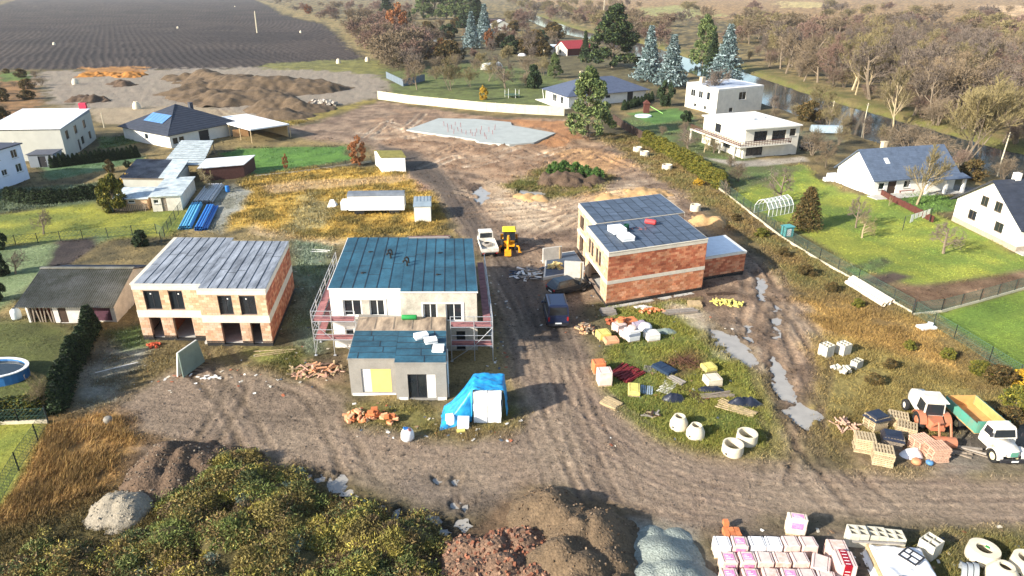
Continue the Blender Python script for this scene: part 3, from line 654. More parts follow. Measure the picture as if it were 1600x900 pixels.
# ---------------------------------------------------------------- B: unfinished orange block house on the right
def house_right():
    fr = Fr((9.6,63.4), (.934,.357), (-.16,.987)); H = 5.9
    b = thing('brick_house', 'two-storey shell of bright orange clay blocks with stepped dark roof and low garage', 'house', fr.o)
    W, D, X2, W2, D2 = 11.6, 8.4, 1.2, 12.6, 16.4
    core = MB(fr); bk = MB(fr); band = MB(fr); pl = MB(fr)
    left1 = [(D-7.3,D-6.55,3.3,5.1),(D-6.2,D-5.45,3.3,5.1),(D-4.4,D-3.65,3.3,5.1),(D-3.3,D-2.55,3.3,5.1),(D-7.0,D-2.3,.35,2.5)]
    left2 = [(1.0,2.7,3.3,5.1),(1.1,2.8,.35,2.5)]
    s1 = [((0,0),(W,0),[]),((W,0),(W,D),[]),((W,D),(0,D),[]),((0,D),(0,0),left1)]
    s2 = [((X2,D+.01),(W2,D+.01),[]),((W2,D),(W2,D2),[]),((W2,D2),(X2,D2),[]),((X2,D2),(X2,D),left2)]
    def pat_side(s, z):
        f = float(fbm(np.array([s*1.5]), np.array([z*.25]), 8, 3)[0]); g = float(fbm(np.array([s*.5]), np.array([z*.6]), 12, 3)[0])
        return (.55+.9*f) if z < 2.7 else (.62+.75*g)
    for (p, q, h) in s1 + s2:
        wall(core, p, q, .3, H-.02, .35, h)
        lit = p[0] == q[0] and p[1] > q[1]  # sun-facing walls get paler, yellower blocks: sunlight put into the colour
        bricks(bk, p, q, .45, 2.5, h, pal=PAL_Y if lit else PAL_O, patch=None if lit else pat_side)
        bricks(bk, p, q, 2.9, 5.5, h, pal=PAL_Y if lit else PAL_R, patch=None if lit else pat_side)
        wall(band, tuple(np.add(p,0)), q, 2.505, 2.895, .2, []); wall(band, p, q, 5.505, H, .2, []); wall(pl, p, q, -.3, .445, .3, [(a,c,.1,.6) for (a,c,z0,z1) in h if z0 < 1])
    # the ring beams stand a little proud
    b2 = MB(fr); o = .045
    for z0, z1 in ((2.51,2.89),(5.51,H)):
        b2.box(-o,W+o,-o,0,z0,z1).box(W,W+o,0,D,z0,z1).box(-o,0,0,D,z0,z1).box(X2-o,X2,D+.05,D2,z0,z1).box(W2,W2+o,D,D2,z0,z1).box(X2-o,W2+o,D2,D2+o,z0,z1)
    core.build('wall', M['mortar'], b); tag(bk.build('brickwork', M['brick'], b), kind='stuff'); b2.build('concrete_band', M['lintel'], b); pl.build('plinth', M['plinth'], b)
    fl = MB(fr); fl.box(.31,W-.31,.31,D-.3,-.2,.16).box(X2+.3,W2-.3,D+.3,D2-.3,-.2,.16).box(-.35,W+.2,-.5,-.02,-.3,.06); fl.build('floor_slab', M['concrete'], b)
    ce = MB(fr); ce.box(.36,W-.36,.36,D-.36,2.55,2.85).box(X2+.36,W2-.36,D+.36,D2-.36,2.55,2.85); ce.build('storey_slab', M['concrete'], b)
    pt = MB(fr); pt.box(3.8,3.95,.4,D-.4,.16,2.5).box(X2+3,X2+3.2,D+.4,D2-.4,.16,2.5).box(3.8,3.95,.4,D-.4,2.9,5.6); each(pt, 'partition', M['mortar'], b)
    for (a,c,z0,z1) in left1[:4]: window(b, fr, (0,D), (0,0), a, c, z0, z1, 1, .12, M['frame_dark'], .06)
    rf = MB(fr); rf.box(-.08,W+.08,-.08,D+.06,H+.002,H+.08); roof = rf.build('roof', M['lintel'], b)
    r2 = MB(fr); r2.box(X2-.08,W2+.08,D+.065,D2+.08,H+.1,H+.16); roof2 = r2.build('roof', M['lintel'], b)
    strips(roof, fr, .05, W-.02, .05, D, H+.083, M['felt_blue'], 11); strips(roof2, fr, X2+.06, W2-.05, D+.1, D2-.05, H+.163, M['felt_blue'], 10)
    # low garage on the right, pale covering on its roof
    gx0, gx1, gy0, gy1, gh = W+.06, 18.4, 2.4, 7.8, 2.75
    gw = MB(fr); gb = MB(fr); gp = MB(fr)
    for (p, q) in (((gx0,gy0),(gx1,gy0)),((gx1,gy0),(gx1,gy1)),((gx1,gy1),(gx0,gy1))):
        wall(gw, p, q, .2, gh, .3); bricks(gb, p, q, .4, 2.5, pal=PAL_R, patch=pat_side); wall(gp, p, q, -.3, .395, .25)
    gw.build('garage_wall', M['mortar'], b); tag(gb.build('garage_brickwork', M['brick'], b), kind='stuff'); gp.build('plinth', M['plinth'], b)
    gr = MB(fr); gr.box(gx0,gx1+.08,gy0-.08,gy1+.08,2.52,gh+.05); g_ = gr.build('garage_roof', M['concrete_light'], b)
    gs = MB(fr); gs.box(gx0+.1,gx1-.15,gy0+.12,gy1-.1,gh+.055,gh+.1); gs.build('roof_insulation', mat('pale_roof_cover', lin(236,242,244), .7, .1, 1.5), g_)
    # raft slab on the left
    return b, fr
hr, frB = house_right()
m = MB(frB); m.prism([(-5.0,9.0),(.6,9.2),(.6,15.6),(-3.2,15.6)], -.2, .3); sl = m.build('terrace_slab', M['concrete_light'], None, loc=frB.o)
tag(sl, 'low concrete slab with blue-grey felt beside orange house, next to road', 'slab')
m = MB(frB); m.prism([(-4.7,9.25),(.55,9.35),(.55,15.4),(-3.1,15.4)], .304, .32); m.build('felt_cover', M['felt_blue'], sl)
# things left on its roof
def on_roof(fr, x, y, z): return fr.world(x, y, z)
def slabstack(name, label, cat, loc, rz, size, n, mt, jit=.04, group=None):
    t = thing(name, label, cat, loc, rz, group); h = size[2]/n
    for k in range(n):
        m = MB(); m.obox((random.uniform(-jit,jit), random.uniform(-jit,jit), h*(k+.5)), (size[0], size[1], h*.94), random.uniform(-.05,.05)); m.build('panel', mt, t)
    return t
slabstack('insulation_pack', 'pile of white polystyrene sheets at the left edge of the orange house roof', 'insulation', frB.world(2.9,2.9,5.99), .3, (1.3,1.5,.5), 4, M['styro'])
slabstack('insulation_pack', 'white polystyrene sheets behind the front pile on the orange house roof', 'insulation', frB.world(2.7,5.3,5.99), .35, (1.5,1.6,.6), 4, M['styro'])
m = MB(); m.lathe([(.0,-.6),(.26,-.6),(.28,-.5),(.28,.5),(.26,.6),(0,.6)], 12, (0,0,.28), 'x'); o = m.build('foil_roll', mat('red_foil', lin(206,70,72), .6, .25, 4), None, True, frB.world(7.2,6.3,6.0), -.5)
tag(o, 'red foil roll lying on dark roof of orange house', 'roll')
m = MB(); m.lathe([(.0,0),(.27,0),(.3,.5),(.3,.62),(.26,.62),(.25,.1),(0,.1)], 14); o = m.build('bucket', mat('dark_green_plastic', lin(20,70,52), .5, .2, 4), None, False, frB.world(3.9,5.6,5.99)); tag(o, 'dark green bucket beside polystyrene sheets on orange house roof', 'bucket')
t = thing('scrap_sheets', 'scattered red plastic scraps beside green bucket on the dark roof', 'scraps', frB.world(5.3,5.4,6.0))
for k in range(9):
    m = MB(); m.obox((random.uniform(-.9,.9), random.uniform(-.5,.5), .04), (random.uniform(.15,.4), random.uniform(.1,.25), .02), random.uniform(0,3), random.uniform(-.2,.2)); m.build('scrap', M['scaf_red'], t)
# ---------------------------------------------------------------- C: rendered house in the middle
def house_mid():
    fr = Fr((-16.07,54.9), (1,0), (-.085,.996)); H = 5.75
    b = thing('rendered_house', 'white rendered two-storey house with teal flat roof and grey front annex, mid site', 'house', fr.o)
    W1, W2, D1, D2, S = 6.25, 12.95, 13.2, 12.9, -.7
    hl = [(1.15,2.75,3.15,4.75),(3.45,4.8,3.15,4.75),(1.1,1.85,1.1,1.9)]; hr_ = [(2.0,3.2,2.98,4.7),(3.95,5.4,2.98,4.7),(4.8,5.6,.1,2.0)]
    w1 = MB(fr); wall(w1, (0,0), (W1,0), -.3, H, .35, hl); wall(w1, (0,D1), (0,0), -.3, H, .35, [(8,9.6,3.2,4.7),(3,4.6,3.2,4.7)]); wall(w1, (W1,D1), (0,D1), -.3, H, .35)
    w1.build('wall', M['plaster'], b)
    w2 = MB(fr); wall(w2, (W1+.001,S), (W2,S), -.3, H, .35, hr_); wall(w2, (W1+.001,.2), (W1+.001,S), -.3, H, .3); wall(w2, (W2,S), (W2,D2), -.3, H, .35, [(3,4.4,3.0,4.6),(8,9.4,3.0,4.6)]); wall(w2, (W2,D2), (W1,D2), -.3, H, .35)
    w2.build('wall', M['basecoat_light'], b)['label'] = 'right half with beige unpainted base coat'
    pn = MB(fr); pn.box(2.76,3.44,-.012,-.002,3.15,4.75); pn.box(W1+3.21,W1+3.94,S-.014,S-.002,2.98,4.7); each(pn, 'bare_panel', M['basecoat_light'], b)
    su = MB(fr)
    for (a,c,z0,z1,dx,dy) in ((1.1,4.85,3.15,4.75,0,0),(1.95,5.45,2.98,4.7,W1,S)):
        su.box(dx+a-.1,dx+c+.1,dy-.05,dy-.003,z1,z1+.13).box(dx+a-.1,dx+a,dy-.05,dy-.003,z0,z1).box(dx+c,dx+c+.1,dy-.05,dy-.003,z0,z1)
    each(su, 'window_surround', M['plaster'], b)
    for (a,c,z0,z1) in hl[:2]: window(b, fr, (0,0), (W1,0), a, c, z0, z1, 2, .1, bar=.1)
    window(b, fr, (0,0), (W1,0), *hl[2], 1, .1)
    for (a,c,z0,z1) in hr_[:2]: window(b, fr, (W1,S), (W2,S), a, c, z0, z1, 2, .1, bar=.1)
    window(b, fr, (W1,S), (W2,S), *hr_[2], 1, .15, M['frame_dark'], name='door')
    for a in (3,8): window(b, fr, (W2,S), (W2,D2), a, a+1.4, 3.0, 4.6, 2, .1)
    for a in (3,8): window(b, fr, (0,D1), (0,0), a, a+1.6, 3.2, 4.7, 2, .1)
    ce = MB(fr); ce.box(.36,W1,.36,D1-.36,2.5,2.8).box(W1+.31,W2-.36,S+.36,D2-.36,2.5,2.8); ce.build('storey_slab', M['concrete'], b)
    fl = MB(fr); fl.box(.36,W2-.36,.36,D2-.36,-.2,.05); fl.build('floor_slab', M['concrete'], b)
    rf = MB(fr); rf.prism([(-.1,-.1),(W1-.1,-.1),(W1-.1,S-.1),(W2+.1,S-.1),(W2+.1,D2+.1),(W1+.1,D2+.1),(W1+.1,D1+.1),(-.1,D1+.1)], H+.002, H+.12)
    roof = rf.build('roof', M['plaster'], b)
    strips(roof, fr, -.04, W1+.05, -.04, D1+.05, H+.123, M['felt_teal'], 6); strips(roof, fr, W1+.07, W2+.05, S-.05, D2+.05, H+.124, M['felt_teal'], 7)
    for (x, y, a) in ((4.9,7.2,0),(4.95,8.1,.4),(6.6,5.2,.2),(6.7,6.0,-.2)):       # bent vent pipes
        m = MB(fr); m.tube((x,y,H+.12),(x,y,H+.55),.09,.09,8); m.path([(x,y,H+.55),(x-.06,y-.02,H+.68),(x-.2,y-.04,H+.72),(x-.32,y-.06,H+.66),(x-.36,y-.07,H+.52)],.085,8); m.build('vent_pipe', M['black'], roof)
    for (x, y) in ((2.7,8.9),(2.6,3.4),(9.6,8.6),(9.5,3.0)):
        m = MB(fr); m.lathe([(.0,H+.24),(.14,H+.22),(.17,H+.15),(.17,H+.12)], 10, (x,y,0)); m.obox((x+.2,y,H+.19),(.25,.1,.08)); m.build('roof_drain', M['black'], roof)
    # annex
    AH, a0, a1, am, y0, y1 = 3.25, 2.5, 10.2, 6.2, -8.0, S-.01
    gl = [(.95,3.3,.25,2.4)]; gr = [(.95,3.15,.08,2.3)]
    w = MB(fr); wall(w, (a0,y0), (am,y0), -.3, AH, .35, gl); wall(w, (am+.001,y0-.65), (a1,y0-.65), -.3, AH, .35, gr); wall(w, (a1,y0-.65), (a1,y1), -.3, AH, .3, [(3.2,4.4,1.0,2.2)]); wall(w, (a0,-.02), (a0,y0), -.3, AH, .3); wall(w, (am+.002,y0+.3), (am+.002,y0-.65), -.3, AH, .3)
    w.build('annex_wall', M['basecoat'], b)
    m = MB(fr); m.box(a0+.97,a0+1.68,y0+.08,y0+.12,.27,2.38); m.build('board', M['board_white'], b)
    m = MB(fr); m.box(a0+1.69,a0+3.28,y0+.05,y0+.10,.27,2.38); m.build('board', M['board_yellow'], b)['label'] = 'yellow board closing the annex window'
    window(b, fr, (am,y0-.65), (a1,y0-.65), .95, 2.42, .08, 2.3, 2, .12, M['frame_dark'], .08, name='glazed_door')
    m = MB(fr); m.box(am+2.44,am+3.13,y0-.65+.1,y0-.65+.15,.1,2.28); m.build('board', M['board_white'], b)
    m = MB(fr); m.box(a0+.1,am-.1,y0-.06,y0-.005,-.2,.18).box(am+.2,am+.9,y0-.72,y0-.655,-.2,.2).box(a1-.75,a1-.05,y0-.72,y0-.655,-.2,.2); each(m, 'base_board', M['board_white'], b)
    r = MB(fr); r.prism([(a0-.05,y0-.05),(am-.05,y0-.05),(am-.05,y0-.7),(a1+.05,y0-.7),(a1+.05,y1),(a0-.05,-.02),], AH+.002, AH+.1); ar = r.build('annex_roof', M['basecoat'], b)
    strips(ar, fr, a0, am, y0, -3.3, AH+.103, M['felt_teal'], 5, 'x'); strips(ar, fr, am+.02, a1, y0-.62, -3.3, AH+.104, M['felt_teal'], 5, 'x')
    sc = MB(fr); sc.box(a0+.05,a1,-3.2,y1-.01,AH+.102,AH+.16); sc.build('screed', mat('patchy_screed', lin(176,156,132), .85, .5, .9, .2, 30, c2=lin(92,80,70), stretch=(1.6,.4,1)), ar)
    sc = MB(fr); 
    for x in (4.1,5.7,7.3,8.9): sc.box(x-.04,x+.04,-3.1,y1-.05,AH+.161,AH+.19)
    each(sc, 'batten', M['timber_grey'], ar)
    for s_ in (0, 1):
        m = MB(fr); m.tube((a1+.1,y0-.3+2*s_,AH),(a1+.1,y0-.3+2*s_,0),.05,.05,8); m.build('downpipe', M['white_paint'], b)
    return b, fr
hm, frC = house_mid()
for i, (x, y, a) in enumerate(((8.15,-4.6,.5),(9.0,-5.4,.3),(9.6,-6.75,.0))):
    t = thing('polystyrene_sheets', ('small pile of white polystyrene sheets on annex roof, nearest the white house wall', 'small pile of white polystyrene sheets on annex roof, middle of three', 'small pile of white polystyrene sheets on the front right corner of annex roof')[i], 'insulation', frC.world(x,y,3.39), a)
    for k in range(3):
        m = MB(); m.obox((random.uniform(-.05,.05),random.uniform(-.05,.05),.07+.13*k),(1.1-.1*i,.7,.12),random.uniform(-.12,.12)); m.build('panel', M['styro'], t)
m = MB(); m.lathe([(0,-.65),(.2,-.65),(.22,-.6),(.22,.6),(.2,.65),(0,.65)], 12, (0,0,.22), 'x'); o = m.build('mesh_roll', M['green_tarp'], None, True, frC.world(7.0,-1.25,3.43)); tag(o, 'green mesh roll against white house wall on the annex roof', 'roll')
def scaffold(label, xs, ys, levels, decks, faces):
    """standards at the grid xs x ys; ledgers on every level; red deck planks; one thing"""
    t = thing('scaffold', label, 'scaffold', frC.o)
    m = MB(frC)
    for x, y in faces:
        m.tube((x,y,-.05),(x,y,levels[-1]+1.0),.04,.04,6); m.obox((x,y,.02),(.25,.25,.04))
    each(m, 'standard', M['steel'], t)
    m = MB(frC)
    for (p, q) in zip(faces[:-1], faces[1:]):
        for z in levels:
            m.tube((*p,z),(*q,z),.035,.035,6)
            m.tube((*p,z+.55),(*q,z+.55),.03,.03,6); m.tube((*p,z+1.0),(*q,z+1.0),.03,.03,6)
    each(m, 'guard_rail', M['steel'], t)
    for (x0,x1,y0,y1,z) in decks:
        ln = max(x1-x0, y1-y0); n = max(1, round(ln/2.5))
        for k in range(n):
            m = MB(frC); g = .03
            if x1-x0 > y1-y0: m.box(x0+(x1-x0)*k/n+g,x0+(x1-x0)*(k+1)/n-g,y0,y1,z,z+.07)
            else: m.box(x0,x1,y0+(y1-y0)*k/n+g,y0+(y1-y0)*(k+1)/n-g,z,z+.07)
            m.build('deck_board', M['scaf_red'], t)
        m = MB(frC); m.box(x0,x1,y0-.03,y0-.003,z+.075,z+.22); m.build('toe_board', M['scaf_red'], t)
    m = MB(frC)
    for (p, q), z in zip(zip(faces[:-1], faces[1:]), [levels[0], levels[-1]]*8): m.tube((*p,z-1.8 if z > 2 else .1),(*q,z),.028,.028,6)
    each(m, 'brace', M['steel'], t)
    return t
fL = [(2.3,-1.5),(.2,-1.5),(-1.5,-1.5),(-1.5,1.0),(-1.5,3.5),(-1.5,6.0),(-1.5,8.5),(-1.5,11.0),(-1.5,13.0)]
scaffold('galvanised scaffold with red decks along the left side of white house', [], [], [1.55,3.35], [(-1.4,2.2,-1.4,-.6,1.55),(-1.4,2.2,-1.4,-.6,3.35),(-1.4,-.75,-.5,12.9,1.55),(-1.4,-.75,-.5,7.9,3.35)], fL)
fR = [(10.6,-2.6),(12.6,-2.6),(14.2,-2.6),(14.2,0),(14.2,2.5),(14.2,5.0),(14.2,7.5),(14.2,10.0),(14.2,12.5)]
scaffold('galvanised scaffold with red decks along road side of the white house', [], [], [1.55,3.35,], [(10.6,14.1,-2.5,-1.6,1.55),(10.6,14.1,-2.5,-1.6,3.35),(13.45,14.1,-1.5,12.4,3.35)], fR)

# ================================================================ neighbouring houses and sheds
def fra(px, ang_u, ang_v): 
    p = G(*px) if not isinstance(px, Vector) else px
    return Fr((p.x, p.y), (math.cos(R(ang_u)), math.sin(R(ang_u))), (math.cos(R(ang_v)), math.sin(R(ang_v))))
def thick(mb, pts, t):
    """slab under a sloping polygon"""
    mb.hexa([(p[0],p[1],p[2]-t) for p in pts], pts)
def house(name, label, cat, fr, w, d, h, wm, rm, roof, wins=(), doors=(), chim=(), base=None, fm=None, wall_th=.3, z0=-.4):
    b = thing(name, label, cat, fr.o)
    S = {'F':((0,0),(w,0)), 'R':((w,0),(w,d)), 'B':((w,d),(0,d)), 'L':((0,d),(0,0))}
    core = MB(fr)
    for k, (p, q) in S.items():
        L = (Vector(q)-Vector(p)).length
        hs = [(x[1],x[2],x[3],x[4]) for x in wins if x[0] == k] + [(x[1],x[2],x[3],x[4]) for x in doors if x[0] == k]
        wall(core, p, q, z0, h, wall_th, hs)
    kind = roof[0]; rmb = MB(fr)
    if kind == 'flat':
        ov, th = roof[1], roof[2]; rmb.box(-ov,w+ov,-ov,d+ov,h+.002,h+th)
    elif kind == 'gable':
        ax, rise, ov = roof[1:4]; t = .14; z = h + .02; asym = roof[4] if len(roof) > 4 else .5
        if ax == 'x':
            rd = d*asym; sl = rise/rd; sl2 = rise/(d-rd)
            thick(rmb, [(-ov,-ov,z-ov*sl+t),(w+ov,-ov,z-ov*sl+t),(w+ov,rd,z+rise+t),(-ov,rd,z+rise+t)], t)
            thick(rmb, [(w+ov,d+ov,z-ov*sl2+t),(-ov,d+ov,z-ov*sl2+t),(-ov,rd+.002,z+rise+t-.003),(w+ov,rd+.002,z+rise+t-.003)], t)
            for x in (0, w-wall_th): core.hexa([(x,.02,h),(x,d-.02,h),(x,rd,h+rise)], [(x+wall_th,.02,h),(x+wall_th,d-.02,h),(x+wall_th,rd,h+rise)])
        else:
            rd = w*asym; sl = rise/rd; sl2 = rise/(w-rd)
            thick(rmb, [(-ov,d+ov,z-ov*sl+t),(-ov,-ov,z-ov*sl+t),(rd,-ov,z+rise+t),(rd,d+ov,z+rise+t)], t)
            thick(rmb, [(w+ov,-ov,z-ov*sl2+t),(w+ov,d+ov,z-ov*sl2+t),(rd+.002,d+ov,z+rise+t-.003),(rd+.002,-ov,z+rise+t-.003)], t)
            for y in (0, d-wall_th): core.hexa([(.02,y,h),(w-.02,y,h),(rd,y,h+rise)][::-1], [(.02,y+wall_th,h),(w-.02,y+wall_th,h),(rd,y+wall_th,h+rise)][::-1])
    elif kind == 'hip':
        rise, ov, r0, r1 = roof[1:5]         # r0, r1: ends of the ridge (x,y)
        e = [(-ov,-ov,h),(w+ov,-ov,h),(w+ov,d+ov,h),(-ov,d+ov,h)]; a = (*r0, h+rise); c = (*r1, h+rise)
        i = [rmb.pt(p) for p in e]; ja = rmb.pt(a); jc = rmb.pt(c); k = [rmb.pt((p[0],p[1],p[2]-.15)) for p in e]
        if roof[5] == 'x': fs = ((i[0],i[1],jc,ja),(i[1],i[2],jc),(i[2],i[3],ja,jc),(i[3],i[0],ja))
        else: fs = ((i[0],i[1],ja),(i[1],i[2],jc,ja),(i[2],i[3],jc),(i[3],i[0],ja,jc))
        for f in fs: rmb.face(f)
        for q in range(4): rmb.face((k[q],k[(q+1)%4],i[(q+1)%4],i[q]))
        rmb.face(k[::-1])
    elif kind == 'shed':
        zl, zh, ov = roof[1:4]; thick(rmb, [(-ov,-ov,zl),(w+ov,-ov,zl),(w+ov,d+ov,zh),(-ov,d+ov,zh)], .1)
    core.build('wall', wm, b); r = rmb.build('roof', rm, b)
    if base:
        m = MB(fr); m.box(-.04,w+.04,-.04,d+.04,z0,base[0]); m.build('plinth', base[1], b)
    for x in wins:
        wn_ = window(b, fr, *S[x[0]], x[1], x[2], x[3], x[4], x[5] if len(x) > 5 else 1, .08 if x[4] <= h else -.05, fm or M['frame_white'], .09)
        p, q = S[x[0]]; dd = (Vector(q)-Vector(p)).normalized(); nn = Vector((-dd.y, dd.x)); 
        m = MB(lambda s, t, z: fr(p[0]+dd.x*s+nn.x*t, p[1]+dd.y*s+nn.y*t, z)); m.box(x[1]-.08,x[2]+.08,-.1,.02,x[3]-.08,x[3]-.005); m.build('sill', M['concrete'], wn_)
    for x in doors:
        p, q = S[x[0]]; dd = (Vector(q)-Vector(p)).normalized(); nn = Vector((-dd.y, dd.x)); X_ = lambda s, t, z: fr(p[0]+dd.x*s+nn.x*t, p[1]+dd.y*s+nn.y*t, z)
        m = MB(X_); m.box(x[1]+.02,x[2]-.02,.1,.16,x[3],x[4]-.02); dr = m.build('door', x[5], b)
        m = MB(X_); m.box(x[2]-.22,x[2]-.12,.04,.1,x[3]+.95,x[3]+1.05); m.build('handle', M['steel'], dr)
    for (x, y, za, zb, s_, mt) in chim:
        m = MB(fr); m.box(x-s_/2,x+s_/2,y-s_/2,y+s_/2,za,zb); m.box(x-s_/2-.06,x+s_/2+.06,y-s_/2-.06,y+s_/2+.06,zb,zb+.1); m.build('chimney', mt, r)
    return b, r
def wavemat(name, c, scale, axis='X', rough=.6, var=.3, strength=.5, rot=0):
    m = mat(name, c, rough, var, 1.2, fine=.1); t = m.node_tree; b = t.nodes['Principled BSDF']; L = t.links.new
    geo = t.nodes.new('ShaderNodeNewGeometry'); mp = t.nodes.new('ShaderNodeMapping'); mp.inputs['Rotation'].default_value = (0,0,rot); L(geo.outputs['Position'], mp.inputs[0])
    w_ = t.nodes.new('ShaderNodeTexWave'); w_.bands_direction = axis; w_.inputs['Scale'].default_value = scale; L(mp.outputs[0], w_.inputs['Vector'])
    bp = t.nodes.new('ShaderNodeBump'); bp.inputs['Strength'].default_value = strength; bp.inputs['Distance'].default_value = .08; L(w_.outputs['Fac'], bp.inputs['Height']); L(bp.outputs[0], b.inputs['Normal'])
    return m
M['roof_dark'] = wavemat('anthracite_tiles', lin(58,62,72), 1.0, 'Z', .6, .3)
M['roof_blue'] = wavemat('blue_grey_tiles', lin(92,104,122), 1.2, 'Z', .55, .3)
M['roof_slate'] = wavemat('dark_slate', lin(84,92,110), 1.2, 'Z', .55, .25)
M['roof_white'] = wavemat('white_sheet_roof', lin(228,230,230), .5, 'Y', .5, .08, .6)
M['roof_pale'] = mat('pale_flat_roof', lin(206,214,216), .8, .15, .6, fine=.06)
M['roof_red'] = wavemat('red_sheet_roof', lin(160,58,60), .8, 'X', .6, .2)
M['grey_facade'] = mat('grey_facade', lin(176,176,166), .8, .1, .6)
M['bluegrey_facade'] = mat('bluegrey_facade', lin(128,136,144), .8, .1, .6)
M['cladding_brown'] = mat('brown_cladding', lin(92,52,44), .8, .25, 3)
M['frosty_sheet'] = mat('frosted_sheet', lin(196,204,204), .7, .3, .8, c2=lin(142,152,154), fine=.1)
M['corr_grey'] = mat('mossy_corrugated_sheet', lin(122,120,112), .85, .5, .55, c2=lin(86,84,66), fine=.2)
M['corr_frost'] = mat('dark_frosted_corrugated_sheet', lin(112,116,122), .85, .5, .5, c2=lin(64,64,70), fine=.2)
M['chim'] = mat('pale_chimney', lin(208,188,156), .85, .2, 2)
# flat-roofed white house in front (upper storey overhangs, balcony rail)
fr = fra((1160,248), 20, 105)
b, r = house('villa', 'cubic white flat-roofed villa with brown balcony railing beyond the thuja hedge', 'house', fr, 12.6, 15.5, 5.3, M['plaster_cream'], M['roof_pale'], ('flat',.0,.22),
    wins=[('F',2.0,5.0,3.1,5.0,3),('F',6.2,9.4,3.0,4.9,2),('F',10.3,11.7,3.6,5.0,1),('F',10.2,11.0,2.1,2.7,1),('F',.6,4.4,.4,2.1,3),('L',4.6,6.8,3.2,4.9,2),('L',8.2,10.8,.9,2.3,3),('L',3.4,5.2,.2,2.2,1),('L',12.2,13.2,.4,2.2,1)], chim=[(6,7.4,5.5,6.3,1.0,M['plaster']),(9.6,8.4,5.5,6.0,.7,M['plaster'])], fm=M['frame_dark'])
m = MB(fr); m.box(-.6,12.7,-.6,15.6,5.522,5.75); m.build('roof_slab', M['plaster'], b)
m = MB(fr); m.box(-2.0,9.8,-1.6,-.02,2.45,2.65).box(-2.0,-.02,-.0,17.5,2.45,2.65); each(m, 'balcony_slab', M['plaster_cream'], b)
rail = MB(fr)
def railing(mb, a, c, z, h=.95, step=.6):
    a = Vector((*a,0)); c = Vector((*c,0)); n = max(1, int((c-a).length/step))
    for k in range(n+1):
        p = a.lerp(c, k/n); mb.tube((p.x,p.y,z),(p.x,p.y,z+h),.04,.04,4)
    for q in (.3,.62,.95): mb.tube((a.x,a.y,z+h*q),(c.x,c.y,z+h*q),.07,.07,4)
railing(rail, (-1.95,-1.5), (9.7,-1.5), 2.65); railing(rail, (-1.95,-1.5), (-1.95,17.4), 2.65); rail.build('balcony_railing', M['cladding_brown'], b)
m = MB(fr)
for y in (.3, 5.5, 17.2): m.box(-1.9,-1.6,y,y+.3,-.3,2.45)
each(m, 'pillar', M['plaster_cream'], b)
# second flat-roofed house behind
fr = fra((1118,180), 30, 108)
b, r = house('villa', 'boxy white flat-roofed house with grey roof centre, behind a bare tree by river', 'house', fr, 16.5, 15, 6.0, M['plaster_cream'], M['plaster'], ('flat',.0,.4),
    wins=[('F',7.6,10.2,3.2,5.2,2),('F',4.6,6.0,.3,1.5,1),('L',2.4,4.6,3.2,5.0,2),('L',6.2,8.2,3.2,5.0,2),('L',10.0,11.6,3.2,5.2,1),('L',4.4,5.6,.6,1.6,1),('L',9.2,10.4,.6,1.6,1)], chim=[(3.4,12,6.4,7.8,1.3,M['chim'])])
m = MB(fr); m.box(1.0,15.4,1.4,13.6,6.405,6.43); m.build('roof_felt', mat('light_grey_felt', lin(176,184,196), .8, .2, .6), r)
# bungalow with blue hip roof
fr = fra((888,168), 30, 110)
b, r = house('bungalow', 'white bungalow with blue-grey hipped tile roof behind the big green pine', 'house', fr, 27, 16, 3.0, M['plaster'], M['roof_slate'], ('hip',3.4,1.0,(8,8),(19,8),'x'),
    wins=[('F',12.5,14.2,1.5,2.4,1),('L',5,8,.3,2.3,2),('L',10.5,12.5,.3,2.3,1)], chim=[(9,9.5,5.6,8.0,.9,M['chim'])])
m = MB(fr); m.box(20.2,22.2,-.05,-.004,.1,2.9); m.build('dark_panel', M['frame_dark'], b)
m = MB(fr); m.box(-3.2,-.05,-2,17,-.1,.12); m.build('terrace', M['concrete_light'], b)
m = MB(fr); m.tube((-.9,16.6,2.9),(-.6,16.2,0),.08,.08,6); m.tube((27.6,-.8,2.9),(27.2,-.2,0),.08,.08,6); each(m, 'downpipe', M['white_paint'], b)
# red-roofed cottage far behind
fr = fra((886,88), 33, 112)
b, r = house('cottage', 'small cottage with red sheet roof and brown front, far behind the bungalow', 'house', fr, 15, 13, 3.4, M['plaster_cream'], M['roof_red'], ('gable','x',3.0,.5), wins=[('L',4,6.5,.8,2.4,1)])
m = MB(fr); m.box(.3,14.6,-.08,-.01,.2,3.2); m.build('brown_front', M['cladding_brown'], b)
fr = fra((860,84), 10, 100)
b, r = house('annex_hut', 'low cream hut with pale flat roof left of the red-roofed cottage', 'hut', fr, 13, 16, 3.0, M['plaster_cream'], M['roof_pale'], ('flat',.4,.2), wins=[('F',2,4,1,2.2,1),('F',7,9,1,2.2,1)])
